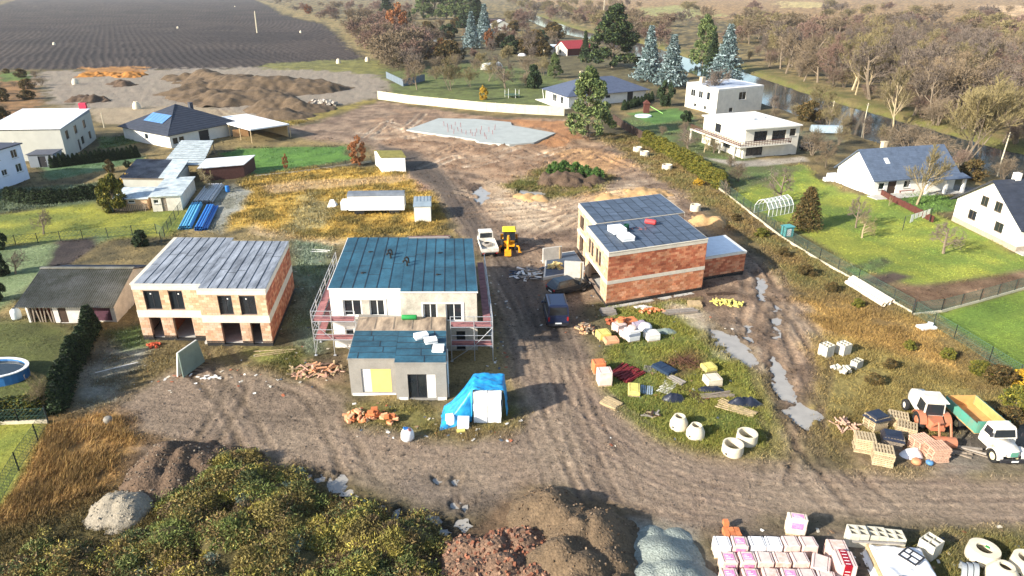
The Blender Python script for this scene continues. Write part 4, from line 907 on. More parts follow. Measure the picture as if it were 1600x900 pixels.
# brown cabin far left-centre
fr = fra((664,78), 4, 92)
b, r = house('garden_cabin', 'brown wooden cabin with grey roof among bare shrubs by the field', 'cabin', fr, 12.5, 9, 3.3, mat('redbrown_boards', lin(140,78,58), .8, .3, 2), mat('grey_sheet', lin(150,150,146), .7, .2, 1), ('shed',3.9,4.4,.9), wins=[('F',1.5,3.5,1.2,2.3,2),('F',5.2,7.2,1.2,2.3,2),('F',9.4,11,1.2,2.3,1)])
fr = fra((715,40), 0, 90)
b, r = house('long_shed', 'long dark brown shed beneath evergreen trees at the far edge', 'shed', fr, 40, 10, 4, mat('dark_boards', lin(74,52,48), .8, .3, 2), mat('dark_roof', lin(88,70,66), .8, .2, 1), ('shed',4.2,5.0,.6), doors=[('F',18,20.5,0,2.6,M['frame_dark'])])
fr = fra((770,48), 8, 98)
b, r = house('grey_shed', 'pale grey gabled shed at the right of tall blue spruces', 'shed', fr, 14, 18, 3.6, M['grey_facade'], mat('pale_sheet', lin(188,190,194), .7, .15, 1), ('gable','y',3.5,.5), wins=[('F',5,8,1,2.3,2)])
# gable house with blue-grey roof on the right
fr = fra((1362,306), 14, 104)
b, r = house('gable_house', 'white gabled house with blue-grey tile roof and chimney, garden with bare trees', 'house', fr, 15.4, 8.6, 2.7, M['plaster'], M['roof_blue'], ('gable','x',3.6,.5),
    wins=[('F',.9,2.0,.9,2.0,1),('F',5.6,6.8,.9,2.1,1)], doors=[('F',2.6,4.2,.1,2.2,M['soil_dark'])], chim=[(4.8,5.0,5.6,7.2,.7,M['chim'])])
m = MB(fr); m.box(-.9,8.6,-2.2,-.05,-.2,.1); m.build('terrace', M['concrete'], b)
m = MB(fr); m.box(9.0,15.3,-2.2,-.05,-.2,.05); m.build('porch_floor', M['concrete'], b)
m = MB(fr); 
for x in (8.2,11.8,15.2): m.box(x,x+.4,-1.9,-1.5,-.1,2.35)
each(m, 'porch_pillar', M['plaster'], b)
m = MB(fr); thick(m, [(7.9,-2.4,2.5),(15.9,-2.4,2.5),(15.9,-.52,2.9),(7.9,-.52,2.9)], .1); m.build('porch_roof', M['roof_blue'], b)
m = MB(fr); rz_ = 3.6/4.3; m.hexa([(3.2,1.9,2.86+1.9*rz_),(3.9,1.9,2.86+1.9*rz_),(3.9,2.7,2.86+2.7*rz_),(3.2,2.7,2.86+2.7*rz_)], [(3.2,1.9,2.95+1.9*rz_),(3.9,1.9,2.95+1.9*rz_),(3.9,2.7,2.95+2.7*rz_),(3.2,2.7,2.95+2.7*rz_)]); m.build('skylight', M['frame_white'], r)
# white gable house at the right edge
fr = fra((1586,394), 12, 92)
b, r = house('gable_house', 'white gabled house with dark roof and stone plinth at the right edge', 'house', fr, 15, 12.6, 3.3, M['plaster'], M['roof_dark'], ('gable','x',4.0,.7), base=(.7, mat('stone_plinth', lin(176,160,140), .85, .25, 3)),
    wins=[('L',4.6,5.9,3.7,5.0,2),('L',7.2,8.5,3.7,5.0,2),('L',2.8,4.4,1.3,2.6,2),('L',8.0,9.6,1.3,2.6,2)], fm=mat('brown_frame', lin(98,84,66), .6, .2))
m = MB(fr); m.box(2.6,2.6+.8,6.0,6.8,6.4,8.2); m.build('chimney', M['plaster'], r)
m = MB(fr); m.box(-.03,3,-1.4,-.05,-.2,.12); m.build('path', M['concrete'], b)
# grey building with white roof, top left
fr = fra((0,254), 4, 106); fr.o = Vector((-97.4,127.4,0))
b, r = house('industrial_building', 'two-storey grey building with bright white ribbed roof, top left', 'building', fr, 13.4, 21, 5.7, M['grey_facade'], M['roof_white'], ('shed',6.0,6.5,.25), wins=[('R',2.4,4.2,3.4,5.0,2),('R',8.0,9.8,3.4,5.0,2),('R',14.2,16,3.4,5.0,2),('R',10.8,12.6,.8,2.3,2),('R',16.4,18.0,.8,2.3,2)], doors=[('R',8.4,9.6,0,2.2,M['frame_dark'])], fm=M['frame_dark'])
m = MB(fr); m.box(13.41,13.45,.02,20.9,-.3,5.68); m_ = m; 
fil = MB(fr); fil.hexa([(.1,20.7,5.7),(13.3,20.7,5.7),(13.3,20.95,5.7),(.1,20.95,5.7)],[(.1,20.7,6.2),(13.3,20.7,6.2),(13.3,20.95,6.2),(.1,20.95,6.2)]); fil.build('gable_fill', M['grey_facade'], b)
side = MB(fr); side.hexa([(13.15,.1,5.71),(13.4,.1,5.71),(13.4,20.9,5.71),(13.15,20.9,5.71)],[(13.15,.1,5.85),(13.4,.1,5.85),(13.4,20.9,6.36),(13.15,20.9,6.36)]); side.build('gable_fill', M['bluegrey_facade'], b)
m = MB(fr); m.lathe([(0,.14),(.1,.12),(.16,0)], 10, (4.6,-.2,3.6)); m.build('lamp', M['white_paint'], b)
m = MB(fr); m.box(11.6,13.0,20.2,21.4,6.5,7.6); m.build('roof_sign', mat('red_sign', lin(196,40,70), .5, .1), b)
# grey garden hut in front of it
fr = fra((48,262), 8, 100)
b, r = house('garden_hut', 'small blue-grey flat hut against the grey building wall', 'hut', fr, 4.2, 4, 2.3, M['bluegrey_facade'], mat('dark_felt', lin(86,90,100), .8, .2, 1), ('flat',.2,.12), doors=[('F',1.6,2.9,0,2.0,M['frame_dark'])])
# white house cut by the left edge
fr = fra((46,279), -124, -34); fr = Fr((G(-70,322).x, G(-70,322).y), (G(47,279)-G(-70,322)).xy.normalized(), Vector((-(G(47,279)-G(-70,322)).y, (G(47,279)-G(-70,322)).x)).normalized())
Lw = (G(47,279)-G(-70,322)).length
b, r = house('white_house', 'tall white rendered house with dark flat roof cut by left picture edge', 'house', fr, Lw, 9, 5.9, mat('bluish_white_render', lin(214,220,232), .8, .08, .6), mat('dark_roof_edge', lin(70,74,86), .7, .2, 1), ('flat',.25,.2),
    wins=[('F',Lw-2.6,Lw-1.2,4.0,5.4,2),('F',Lw-2.4,Lw-1.0,1.6,3.0,2),('F',Lw-5.6,Lw-4.4,1.8,2.8,2),('F',Lw-7.8,Lw-6.8,1.6,2.8,1),('F',Lw-6.2,Lw-5.2,4.4,5.3,1)])
# hip-roofed bungalow with solar panels
fr = fra((268,232), 62, 146)
b, r = house('bungalow', 'white bungalow with black hipped roof and blue solar collectors', 'house', fr, 16.5, 17.5, 2.75, M['plaster'], M['roof_dark'], ('hip',4.2,.7,(8.0,8.6),(8.5,9.0),'x'), wins=[('L',8.2,9.6,.9,2.1,1),('F',.6,1.9,.6,2.0,1),('F',2.1,3.4,.6,2.0,1)], doors=[('F',7,9.5,0,2.3,M['frame_dark'])], chim=[(12.4,9.4,4.6,6.6,.8,mat('dark_chimney', lin(66,70,80), .7, .2, 2))])
sl = 4.2/(8.0+.7)
P3 = lambda x, y: (x, y, 2.75+4.2*(x+.7)/(8.0+.7)+.05)
for k in range(6):
    y0 = 5.0+k*1.18; m = MB(fr); m.hexa([P3(2.1,y0),P3(4.6,y0),P3(4.6,y0+1.1),P3(2.1,y0+1.1)], [(*P3(2.1,y0)[:2],P3(2.1,y0)[2]+.1),(*P3(4.6,y0)[:2],P3(4.6,y0)[2]+.1),(*P3(4.6,y0+1.1)[:2],P3(4.6,y0+1.1)[2]+.1),(*P3(2.1,y0+1.1)[:2],P3(2.1,y0+1.1)[2]+.1)]); m.build('solar_collector', mat('solar_glass', lin(96,140,190), .15, .2, .5, spec=.6) if k == 0 else bpy.data.materials['solar_glass'], r)
# carport with white flat roof
fr = Fr((G(330,205).x, G(330,205).y), (.83,-.56), (.5,.87))
p0, p1, p2, p3 = G(391,204,2.7), G(452,195,2.7), G(385,179,2.7), G(326,186,2.7)
t = thing('carport', 'open carport with bright white flat roof over firewood, beside the black-roofed bungalow', 'carport', (p0.x,p0.y,0))
loc = lambda p, z: (p.x-p0.x, p.y-p0.y, z)
m = MB(); m.hexa([loc(p,2.65) for p in (p0,p1,p2,p3)], [loc(p,2.9) for p in (p0,p1,p2,p3)]); m.build('roof', M['roof_white'], t)
for a_, c_ in ((p0,p3),):
    for k in range(5):
        q = a_.lerp(c_, k/4); m = MB(); m.obox(loc(q,1.3),(.16,.16,2.66)); m.build('post', M['timber'], t)
for k in (0,1):
    q = p1.lerp(p2, k); m = MB(); m.obox(loc(q,1.3),(.16,.16,2.66)); m.build('post', M['timber'], t)
w1 = p1.lerp(p2,.05); w2 = p1.lerp(p2,.95); m = MB(); d_ = (w2-w1); m.obox(loc((w1+w2)/2,1.3),(d_.length,.15,2.6),math.atan2(d_.y,d_.x)); m.build('back_wall', M['timber'], t)
q = p0.lerp(p3,.45)+Vector((1.5,1,0)); m = MB(); m.obox(loc(q,.8),(3.2,.2,1.6),.4); m.build('brick_wall', mat('tan_block', lin(206,160,112), .85, .2, 2), t)
# striped-roof shelter
c4 = [G(252,258,2.3), G(316,258,2.3), G(334,219,2.5), G(284,219,2.5)]; o_ = c4[0]
t = thing('shelter', 'lean-to shelter with frosty white and dark striped sheet roof behind sheds', 'shelter', (o_.x,o_.y,0)); L_ = lambda p, z: (p.x-o_.x, p.y-o_.y, z)
for k in range(12):
    a0_, a1_ = k/12, (k+.62)/12; q = [c4[0].lerp(c4[3],a0_), c4[1].lerp(c4[2],a0_), c4[1].lerp(c4[2],a1_), c4[0].lerp(c4[3],a1_)]
    m = MB(); m.hexa([L_(p,p.z) for p in q], [L_(p,p.z+.09) for p in q]); m.build('roof_sheet', M['frosty_sheet'], t)
m = MB(); m.hexa([L_(p,p.z-.12) for p in c4], [L_(p,p.z-.01) for p in c4]); m.build('roof_deck', mat('dark_deck', lin(66,72,82), .8, .2, 2), t)
for p in c4: 
    m = MB(); m.obox(L_(p.lerp((c4[0]+c4[2])/2,.05),1.1),(.14,.14,2.3)); m.build('post', M['timber_grey'], t)
# dark brick hut with white roof
c4 = [G(308,264,2.2), G(381,258,2.2), G(399,243,2.4), G(322,249,2.4)]; o_ = c4[0]
t = thing('brick_hut', 'low dark brick hut under a white sheet roof, right of the striped shelter', 'hut', (o_.x,o_.y,0))
m = MB(); m.hexa([L_(p,p.z) for p in c4], [L_(p,p.z+.12) for p in c4]); m.build('roof', M['roof_white'], t)
cen = (c4[0]+c4[2])/2; q = [p.lerp(cen,.05) for p in c4]; m = MB(); m.hexa([L_(p,-.2) for p in q], [L_(p,p.z-.01) for p in q]); m.build('wall', mat('dark_brick', lin(86,56,50), .85, .3, 4, fine=.2), t)
# cluster of little sheds
fr = fra((240,331), 12, 103)
b, r = house('garden_shed', 'whitewashed garden shed with pale sheet roof, right of the wooden lean-to', 'shed', fr, 4.0, 10.5, 2.25, mat('worn_whitewash', lin(214,206,190), .85, .2, 1.2, fine=.1), M['frosty_sheet'], ('flat',.25,.12), wins=[('F',.25,1.0,1.2,1.8,1)], doors=[('F',1.3,2.0,0,2.0,M['timber_grey'])])
fr = fra((182,329), 4, 100)
b, r = house('lean_to', 'low wooden lean-to with frosty roof and slatted front beside a green barrel', 'lean-to', fr, 4.6, 5, 1.75, mat('tan_boards', lin(206,172,138), .85, .2, 2), M['frosty_sheet'], ('shed',1.8,2.1,.25), wins=[('F',.3,1.3,1.1,1.55,1),('F',1.9,2.9,1.1,1.55,1)])
m = MB(fr)
for k in range(16): m.box(.2+k*.27,.34+k*.27,-.5,-.45,0,.95)
each(m, 'slat', M['timber_grey'], b)
def corr(parent, fr, quad, n, amp, mt, name='roof_sheet'):
    """corrugated sheet over quad (four corners: low-left, low-right, high-right, high-left)"""
    m = MB(fr); A = [Vector(p) for p in quad]; top = []; bot = []
    for k in range(n*4+1):
        s = k/(n*4); zz = amp*(0,1,0,-1)[k % 4]
        a = A[0].lerp(A[1], s); c = A[3].lerp(A[2], s); top.append((m.pt((a.x,a.y,a.z+zz)), m.pt((c.x,c.y,c.z+zz))))
    for p, q in zip(top[:-1], top[1:]): m.face((p[0], q[0], q[1], p[1]))
    o = m.build(name, mt, parent); s_ = o.modifiers.new('thick','SOLIDIFY'); s_.thickness = .03; return o
fr = fra((196,300), -3, 102)
b, r = house('long_shed', 'old shed with mossy grey corrugated roof behind the garden sheds', 'shed', fr, 8.6, 9.5, 2.2, M['grey_facade'], M['timber_grey'], ('shed',2.28,3.0,.2))
corr(b, fr, [(-.3,-.3,2.4),(6.0,-.3,2.4),(6.0,9.8,3.12),(-.3,9.8,3.12)], 26, .05, M['corr_frost'])
m = MB(fr); thick(m, [(6.02,-.3,2.5),(8.9,-.3,2.5),(8.9,9.8,3.15),(6.02,9.8,3.15)], .1); m.build('pale_roof_sheet', M['frosty_sheet'], b)
# big old barn
fr = fra((46,504), 0, 97)
b = thing('barn', 'old barn with mossy corrugated asbestos roof and open woodshed, left of brick shell', 'barn', fr.o)
core = MB(fr); wall(core, (2.6,0), (8.6,0), -.3, 2.0, .2, [(.5,1.3,0,1.8),(3.4,5.6,.2,1.7)]); wall(core, (8.6,0), (8.6,9.6), -.3, 2.0, .2); wall(core, (8.6,9.6), (0,9.6), -.3, 2.0, .2); wall(core, (0,9.6), (0,0), -.3, 2.0, .2); 
core.hexa([(8.4,.05,2.0),(8.4,9.55,2.0),(8.4,5.4,3.4)], [(8.6,.05,2.0),(8.6,9.55,2.0),(8.6,5.4,3.4)])
core.build('wall', mat('old_whitewash', lin(206,200,190), .85, .25, 1, fine=.1), b)
m = MB(fr); m.box(0,2.58,1.4,1.6,-.2,2.0); m.build('inner_wall', mat('red_boards', lin(128,62,44), .8, .3, 2), b)
m = MB(fr)
for k in range(7): m.obox((.25+k*.36,.1,1.0),(.12,.1,2.1),0,.12*math.sin(k*2.1))
each(m, 'plank', M['timber_grey'], b)
m = MB(fr); m.box(3.15,3.85,.05,.12,0,1.78); m.build('door', M['soil_dark'], b)
m = MB(fr); m.box(6.05,8.15,.05,.12,.2,1.68); m.build('hatch', mat('purple_sheet', lin(86,52,66), .7, .3, 2), b)
corr(b, fr, [(-.6,-.7,1.95),(8.9,-.7,1.95),(8.9,5.4,3.55),(-.6,5.4,3.55)], 44, .05, M['corr_grey'])
corr(b, fr, [(8.9,10.2,2.0),(-.6,10.2,2.0),(-.6,5.4,3.57),(8.9,5.4,3.57)], 44, .05, M['corr_frost'])
m = MB(fr); m.obox((4.15,5.4,3.62),(9.6,.4,.08)); m.build('ridge_cap', M['corr_grey'], b)
M['ibc'] = mat('milky_plastic', lin(206,214,216), .5, .12, 3)
for i, (px_, py_, lab) in enumerate(((27,498,'milky plastic barrel at the left end of old barn'),(162,497,'milky plastic tank at the right front corner of old barn'))):
    m = MB(); k = 1+.35*i; m.lathe([(0,0),(.38*k,0),(.45*k,.15),(.45*k,.75*k),(.4*k,.95*k),(.2*k,1.1*k),(.18*k,1.15*k),(0,1.15*k)], 16); o = m.build('tank', M['ibc'], None, True, on(px_,py_)); tag(o, lab, 'tank')
    m = MB(); m.lathe([(0,1.2*k),(.16*k,1.2*k),(.17*k,1.15*k)], 12); m.build('lid', M['frame_dark'], o)
m = MB(); m.lathe([(0,0),(.42,0),(.45,.1),(.45,1.15),(.42,1.2),(.3,1.2),(0,1.15)], 16); o = m.build('barrel', mat('green_barrel', lin(104,132,122), .6, .15, 2), None, True, on(173,330)); tag(o, 'grey-green rain barrel at the left end of lean-to', 'barrel')
# site cabin, trailer, toilet hut
fr = fra((597,269), 2, 112)
b, r = house('site_cabin', 'white site cabin with mossy low-pitched roof beside the dirt road', 'cabin', fr, 4.2, 5.6, 2.6, M['white_paint'], mat('mossy_roof', lin(128,122,66), .85, .35, 1.5, fine=.2), ('gable','x',.5,.15), wins=[('L',.9,1.5,.5,2.1,1)])
fr = fra((545,336), 2.3, 94)
t = thing('site_trailer', 'long white site trailer on wheels parked in dry yellow grass', 'trailer', fr.o)
m = MB(fr); m.hexa([(0,0,.65),(8.0,0,.65),(8.0,2.6,.65),(0,2.6,.65)],[(0,.0,2.75),(8.0,.0,2.75),(8.0,2.6,2.75),(0,2.6,2.75)]); m.build('body', M['white_paint'], t)
sec = []
for x in (-.05,8.05): sec.append([(x,-.06,2.76),(x,.5,3.0),(x,1.3,3.08),(x,2.1,3.0),(x,2.66,2.76)])
m = MB(fr); m.loft(sec); m.build('roof', mat('grey_sheet_roof', lin(120,126,132), .6, .35, .9), t)
for x in (1.2,1.9,6.2,6.9):
    for y in (.15,2.2):
        m = MB(fr); m.lathe([(0,-.1),(.36,-.1),(.4,-.05),(.4,.12),(.36,.17),(0,.17)], 16, (x,y,.4), 'y'); m.build('wheel', M['black'], t)
m = MB(fr); m.path([(0,.4,.6),(-1.4,1.3,.55),(0,2.2,.6)],.06); m.box(.2,7.8,.3,2.3,.5,.645); m.build('chassis', M['frame_dark'], t)
m = MB(fr); m.box(-1.15,-.1,.55,1.9,.55,1.7); m.hexa([(-1.15,.55,1.705),(-.1,.55,1.705),(-.1,1.9,1.705),(-1.15,1.9,1.705)],[(-.9,.9,2.0),(-.35,.9,2.0),(-.35,1.55,2.0),(-.9,1.55,2.0)]); m.build('front_box', M['white_paint'], t)
m = MB(); m.hexa([(-.7,-.6,0),(.7,-.6,0),(.7,.6,0),(-.7,.6,0)],[(-.3,-.1,1.0),(.25,-.12,1.05),(.2,.15,1.0),(-.25,.2,.95)]); o = m.build('foil_heap', M['foil_white'], None, False, on(520,322)); tag(o, 'small heap under white foil left of the site trailer', 'heap')
fr = fra((648,347), 4, 96)
b, r = house('site_hut', 'small white sheet-metal hut with glazed grey roof at the road edge', 'hut', fr, 2.3, 4.4, 2.2, mat('cream_sheet', lin(226,222,208), .6, .1, 1), mat('glassy_sheet', lin(150,162,166), .3, .2, 1), ('shed',2.3,2.4,.1))
m = MB(fr)
for x in (.2,.7,1.2,1.7,2.1): m.tube((x,2,2.46),(x,4.4,2.5),.03,.03,4)
each(m, 'roof_bar', M['steel'], b)
# ================================================================ heaps of earth and gravel
M['soil'] = mat('brown_soil', lin(104,87,67), .95, .35, .9, .9, 6, fine=.30, dist=.15)
M['soil_dk'] = mat('dark_soil', lin(96,78,62), .95, .35, .8, .9, 6, fine=.30, dist=.15)
M['rubble'] = mat('reddish_rubble', lin(122,97,78), .95, .4, .9, .9, 6, fine=.35, dist=.15)
M['gravel'] = mat('pale_gravel', lin(140,148,140), .9, .25, .8, .9, 9, fine=.28, dist=.14)
M['sand'] = mat('ochre_sand', lin(184,148,102), .95, .25, .8, .6, 8, fine=.15, dist=.1)
M['sand_pale'] = mat('pale_sandy_gravel', lin(150,140,122), .95, .25, .8, .7, 10, fine=.2, dist=.1)
M['stone'] = mat('stones', (1,1,1), .9, .2, 3, attr=True)
def pile(name, label, peaks, mt, res=.22, slope=.75, rough=.35, cat='heap', stones=0, scol=None, kind=None, soft=0.0, stone_r=(.05,.16), ns=1.0, level=False):
    pk = [(G(a, b, h).x, G(a, b, h).y, h) for (a, b, h) in peaks]
    x0 = min(p[0]-p[2]/slope for p in pk)-1; x1 = max(p[0]+p[2]/slope for p in pk)+1; y0 = min(p[1]-p[2]/slope for p in pk)-1; y1 = max(p[1]+p[2]/slope for p in pk)+1
    nx = int((x1-x0)/res)+2; ny = int((y1-y0)/res)+2; gx, gy = np.meshgrid(np.linspace(x0,x1,nx), np.linspace(y0,y1,ny))
    z = np.full(gx.shape, -9.0); sd_ = int(abs(pk[0][0]*13+pk[0][1]*7)) % 97
    wob = (fbm(gx*.55*ns, gy*.55*ns, sd_, 4)-.5)
    for (px_, py_, h) in pk:
        d = np.hypot(gx-px_, gy-py_); t = h - slope*np.sqrt(d*d+.25)+.4*slope; t = t + wob*rough*2.2*np.clip(d, .3, 2.5)
        z = np.maximum(z, t) if not soft else np.log(np.exp(z/soft*1.0)+np.exp(np.clip(t/soft,-50,50)))*soft
    z = z + (fbm(gx*1.7*ns, gy*1.7*ns, sd_+5, 4)-.5)*rough*1.1 + (fbm(gx*.35*ns, gy*.35*ns, sd_+9, 3)-.5)*rough*1.2
    base = ground_z(gx.ravel(), gy.ravel()).reshape(gx.shape); base = base*0+base.mean() if level else base; zz = base + z
    zz = np.maximum(zz, base-.25)
    keep = (z > -.2); ii, jj = np.meshgrid(np.arange(ny-1), np.arange(nx-1), indexing='ij')
    k4 = keep[:-1,:-1] | keep[1:,:-1] | keep[:-1,1:] | keep[1:,1:]; a = (ii*nx+jj)[k4]
    F = np.stack([a, a+1, a+nx+1, a+nx], 1); u_, inv = np.unique(F, return_inverse=True)
    cx, cy = float(gx.mean()), float(gy.mean()); V = np.stack([gx.ravel()-cx, gy.ravel()-cy, zz.ravel()], 1)[u_]
    o = obj(name, raw_mesh(name, V, inv.reshape(F.shape), mt, None, True), None, (cx, cy, 0))
    if kind: tag(o, kind=kind)
    else: tag(o, label, cat)
    if stones:
        m = MB(); ok = np.argwhere(z > .05)
        for _ in range(stones):
            i, j = ok[random.randrange(len(ok))]; s_ = random.uniform(*stone_r); kk = random.uniform(.45,1.0); m.col = tuple(c*kk for c in random.choice(scol or [lin(176,160,140)]))
            m.obox((gx[i,j]-cx+random.uniform(-.1,.1), gy[i,j]-cy+random.uniform(-.1,.1), zz[i,j]+s_*.15), (s_*2, s_*1.4, s_*1.2), random.uniform(0,3), random.uniform(-.6,.6), random.uniform(-.6,.6))
        m.col = None; tag(m.build('stones', M['stone'], o), kind='stuff')
    return o
SC = [lin(160,144,124), lin(130,110,90)]
pile('soil_heap', 'large brown soil heap in front of the dirt road, bottom centre', [(862,770,2.0),(882,790,1.9),(905,808,2.1),(932,808,2.1),(880,850,2.1),(915,870,2.1),(950,862,1.6),(905,905,1.9),(962,900,1.3)], M['soil'], .16, .8, .30, stones=520, scol=[lin(150,128,104), lin(120,98,74)], stone_r=(.02,.07))
pile('rubble_heap', 'reddish heap of soil and brick rubble left of the brown soil heap', [(735,838,1.0),(770,838,1.3),(815,832,1.2),(790,870,1.4),(740,880,1.0),(830,890,1.3),(780,915,1.2)], M['rubble'], .16, .7, .35, stones=650, scol=[lin(160,104,78), lin(176,134,108), lin(130,88,68), lin(150,120,98)], stone_r=(.04,.13))
pile('gravel_heap', 'pale grey gravel heap between brown soil and foil-wrapped brick pallets', [(1040,852,1.3),(1052,885,1.4),(1020,890,1.1),(1075,895,1.2),(1022,830,.4),(1060,832,.4)], M['gravel'], .14, .62, .07, level=True)
pile('gravel_heap', 'small pale sandy heap among weeds at the lower left', [(172,776,.95),(192,779,.9)], M['sand_pale'], .14, .7, .22, stones=120, scol=[lin(176,166,146)], stone_r=(.03,.08))
pile('soil_heap', 'dark soil heap with a sandy edge behind the pale sandy heap', [(240,706,1.5),(258,694,1.6),(285,700,1.5),(310,706,1.3),(225,735,1.3),(275,728,1.3)], M['soil_dk'], .16, .75, .30, stones=260, scol=SC, stone_r=(.03,.08))
pile('soil_heap', 'low dark soil ridge right of the other dark heap, by the track', [(335,704,.8),(360,712,.7),(392,718,.5)], M['soil_dk'], .18, .5, .25)
pile('soil_heap', 'long dark excavation mound below the ploughed field, top left', [(290,112,2.6),(312,110,3.2),(335,112,3.6),(358,116,4.0),(380,116,4.3),(402,117,4.4),(425,118,4.4),(447,119,4.2),(470,121,3.8),(492,124,3.0),(515,128,2.0),(320,136,2.6),(345,138,3.0),(370,140,3.2),(395,140,3.0),(300,130,2.4)], M['soil'], .55, .30, .8, stones=0, ns=.22)
pile('soil_heap', 'brown soil mound with bare slope in front of the long dark mound', [(425,154,2.8),(440,151,3.3),(455,151,3.4),(468,157,2.8),(430,166,2.2),(445,168,2.2)], M['soil'], .45, .38, .6, ns=.3)
pile('soil_heap', 'small dark soil mound on the grey cleared ground, top left', [(185,124,1.5),(196,126,1.6)], M['soil_dk'], .5, .5, .5)
pile('soil_heap', 'flat dark soil mound just behind the white-roofed grey building', [(125,148,1.6),(145,147,1.8)], M['soil_dk'], .5, .45, .5)
pile('sand_heap', 'ochre sand heap beside the overgrown mound in the rutted mud', [(828,298,1.0),(840,300,1.0)], M['sand'], .3, .6, .35)
pile('sand_heap', 'low ochre sand heap just behind the orange house roof', [(950,302,.9),(962,304,.8)], M['sand'], .3, .5, .35)
pile('sand_heap', 'broad pale ochre sand heap right of the low one behind the orange house', [(1005,296,.9),(1022,296,.9)], M['sand'], .3, .4, .35)
pile('sand_heap', 'orange sand heap near the concrete ring behind orange house garage', [(1098,335,1.0),(1118,338,.9)], M['sand'], .25, .55, .35)
pile('overgrown_mound', 'earth mound overgrown with green weeds in the middle of rutted mud', [(872,268,1.8),(900,270,1.6),(925,274,1.3)], M['soil_dk'], .3, .6, .5)
pile('stone_heap', 'heap of pale broken concrete beside the brown mound', [(497,154,1.2),(508,158,1.0)], M['soil_dk'], .3, .5, .5, stones=60, scol=[lin(206,196,180), lin(170,160,148)], stone_r=(.3,.7))
for i, (a, b_, s_) in enumerate(((140,112,1.5),(170,111,1.5),(200,112,1.6))): pile('sand_heap', ('leftmost of three orange soil heaps at the field edge','middle of three orange soil heaps at the field edge','rightmost of three orange soil heaps at the field edge')[i], [(a,b_,s_)], mat('orange_soil', lin(170,116,56), .95, .3, .8) if i == 0 else bpy.data.materials['orange_soil'], .5, .35, .5)
BANK = [(340,742,1.1),(390,748,1.0),(300,795,.9),(260,840,1.0),(350,840,1.2),(430,800,1.1),(500,830,1.0),(440,870,1.3),(560,815,1.0),(610,845,1.1),(560,880,1.3),(640,890,.9),(180,850,.7),(110,870,.7),(300,900,1.1),(30,890,.6),(480,935,1.1),(620,935,1.0),(200,930,1.0)]
bank = pile('earth_bank', None, BANK, mat('weedy_earth', lin(84,76,44), .95, .4, .8, .6, 8, fine=.25, dist=.1), .25, .45, .45, kind='structure')
# ================================================================ stores of building material
M['foil_pink'] = mat('pinkish_foil', lin(222,196,184), .4, .2, 3, .35, 8, spec=.5)
M['foil_clear'] = mat('clear_foil_over_block', lin(196,146,122), .35, .35, 3, .4, 9, spec=.5, c2=lin(226,214,206))
M['print_magenta'] = mat('magenta_print', lin(196,84,146), .5, .35, 12, c2=lin(224,170,196))
M['print_red'] = mat('dark_red_print', lin(150,24,40), .45, .2, 6)
M['clay_orange'] = mat('orange_clay', lin(206,124,78), .85, .25, 3, .2, 30, obrand=.15)
M['pal_wood'] = mat('pallet_wood', lin(186,166,132), .85, .25, 3, obrand=.2, fine=.15)
M['hollow'] = mat('hollow_concrete_block', lin(196,190,172), .9, .2, 2, .25, 30, fine=.1)
M['ring'] = mat('manhole_ring_concrete', lin(218,206,180), .85, .18, 1.5, .2, 30, fine=.06, obrand=.06)
M['peach'] = mat('peach_block', lin(222,162,120), .85, .2, 3)
M['yellow_wool'] = mat('yellow_pack', lin(220,204,110), .8, .25, 4, c2=lin(176,168,96))
M['black_foil'] = mat('black_foil', lin(34,38,52), .35, .4, 5, .6, 6, spec=.5)
M['blue_foil'] = mat('dark_blue_panel', lin(38,56,78), .5, .3, 4)
M['red_slat'] = mat('dark_red_slat', lin(126,40,44), .7, .3, 4, obrand=.25)
M['grey_slat'] = mat('grey_slat', lin(150,142,132), .8, .3, 4, obrand=.25)
def pallet_parts(t, w, d, z=0, mt=None, rz=0):
    mt = mt or M['pal_wood']
    for k in range(3):
        m = MB(); y = -d/2+.06+(d-.12)*k/2; m.box(-w/2,w/2,y-.05,y+.05,z,z+.10); m.build('stringer', mt, t)
    n = 6
    for k in range(n):
        m = MB(); x = -w/2+.06+(w-.12)*k/(n-1); m.box(x-.055,x+.055,-d/2,d/2,z+.102,z+.13); m.build('board', mt, t)
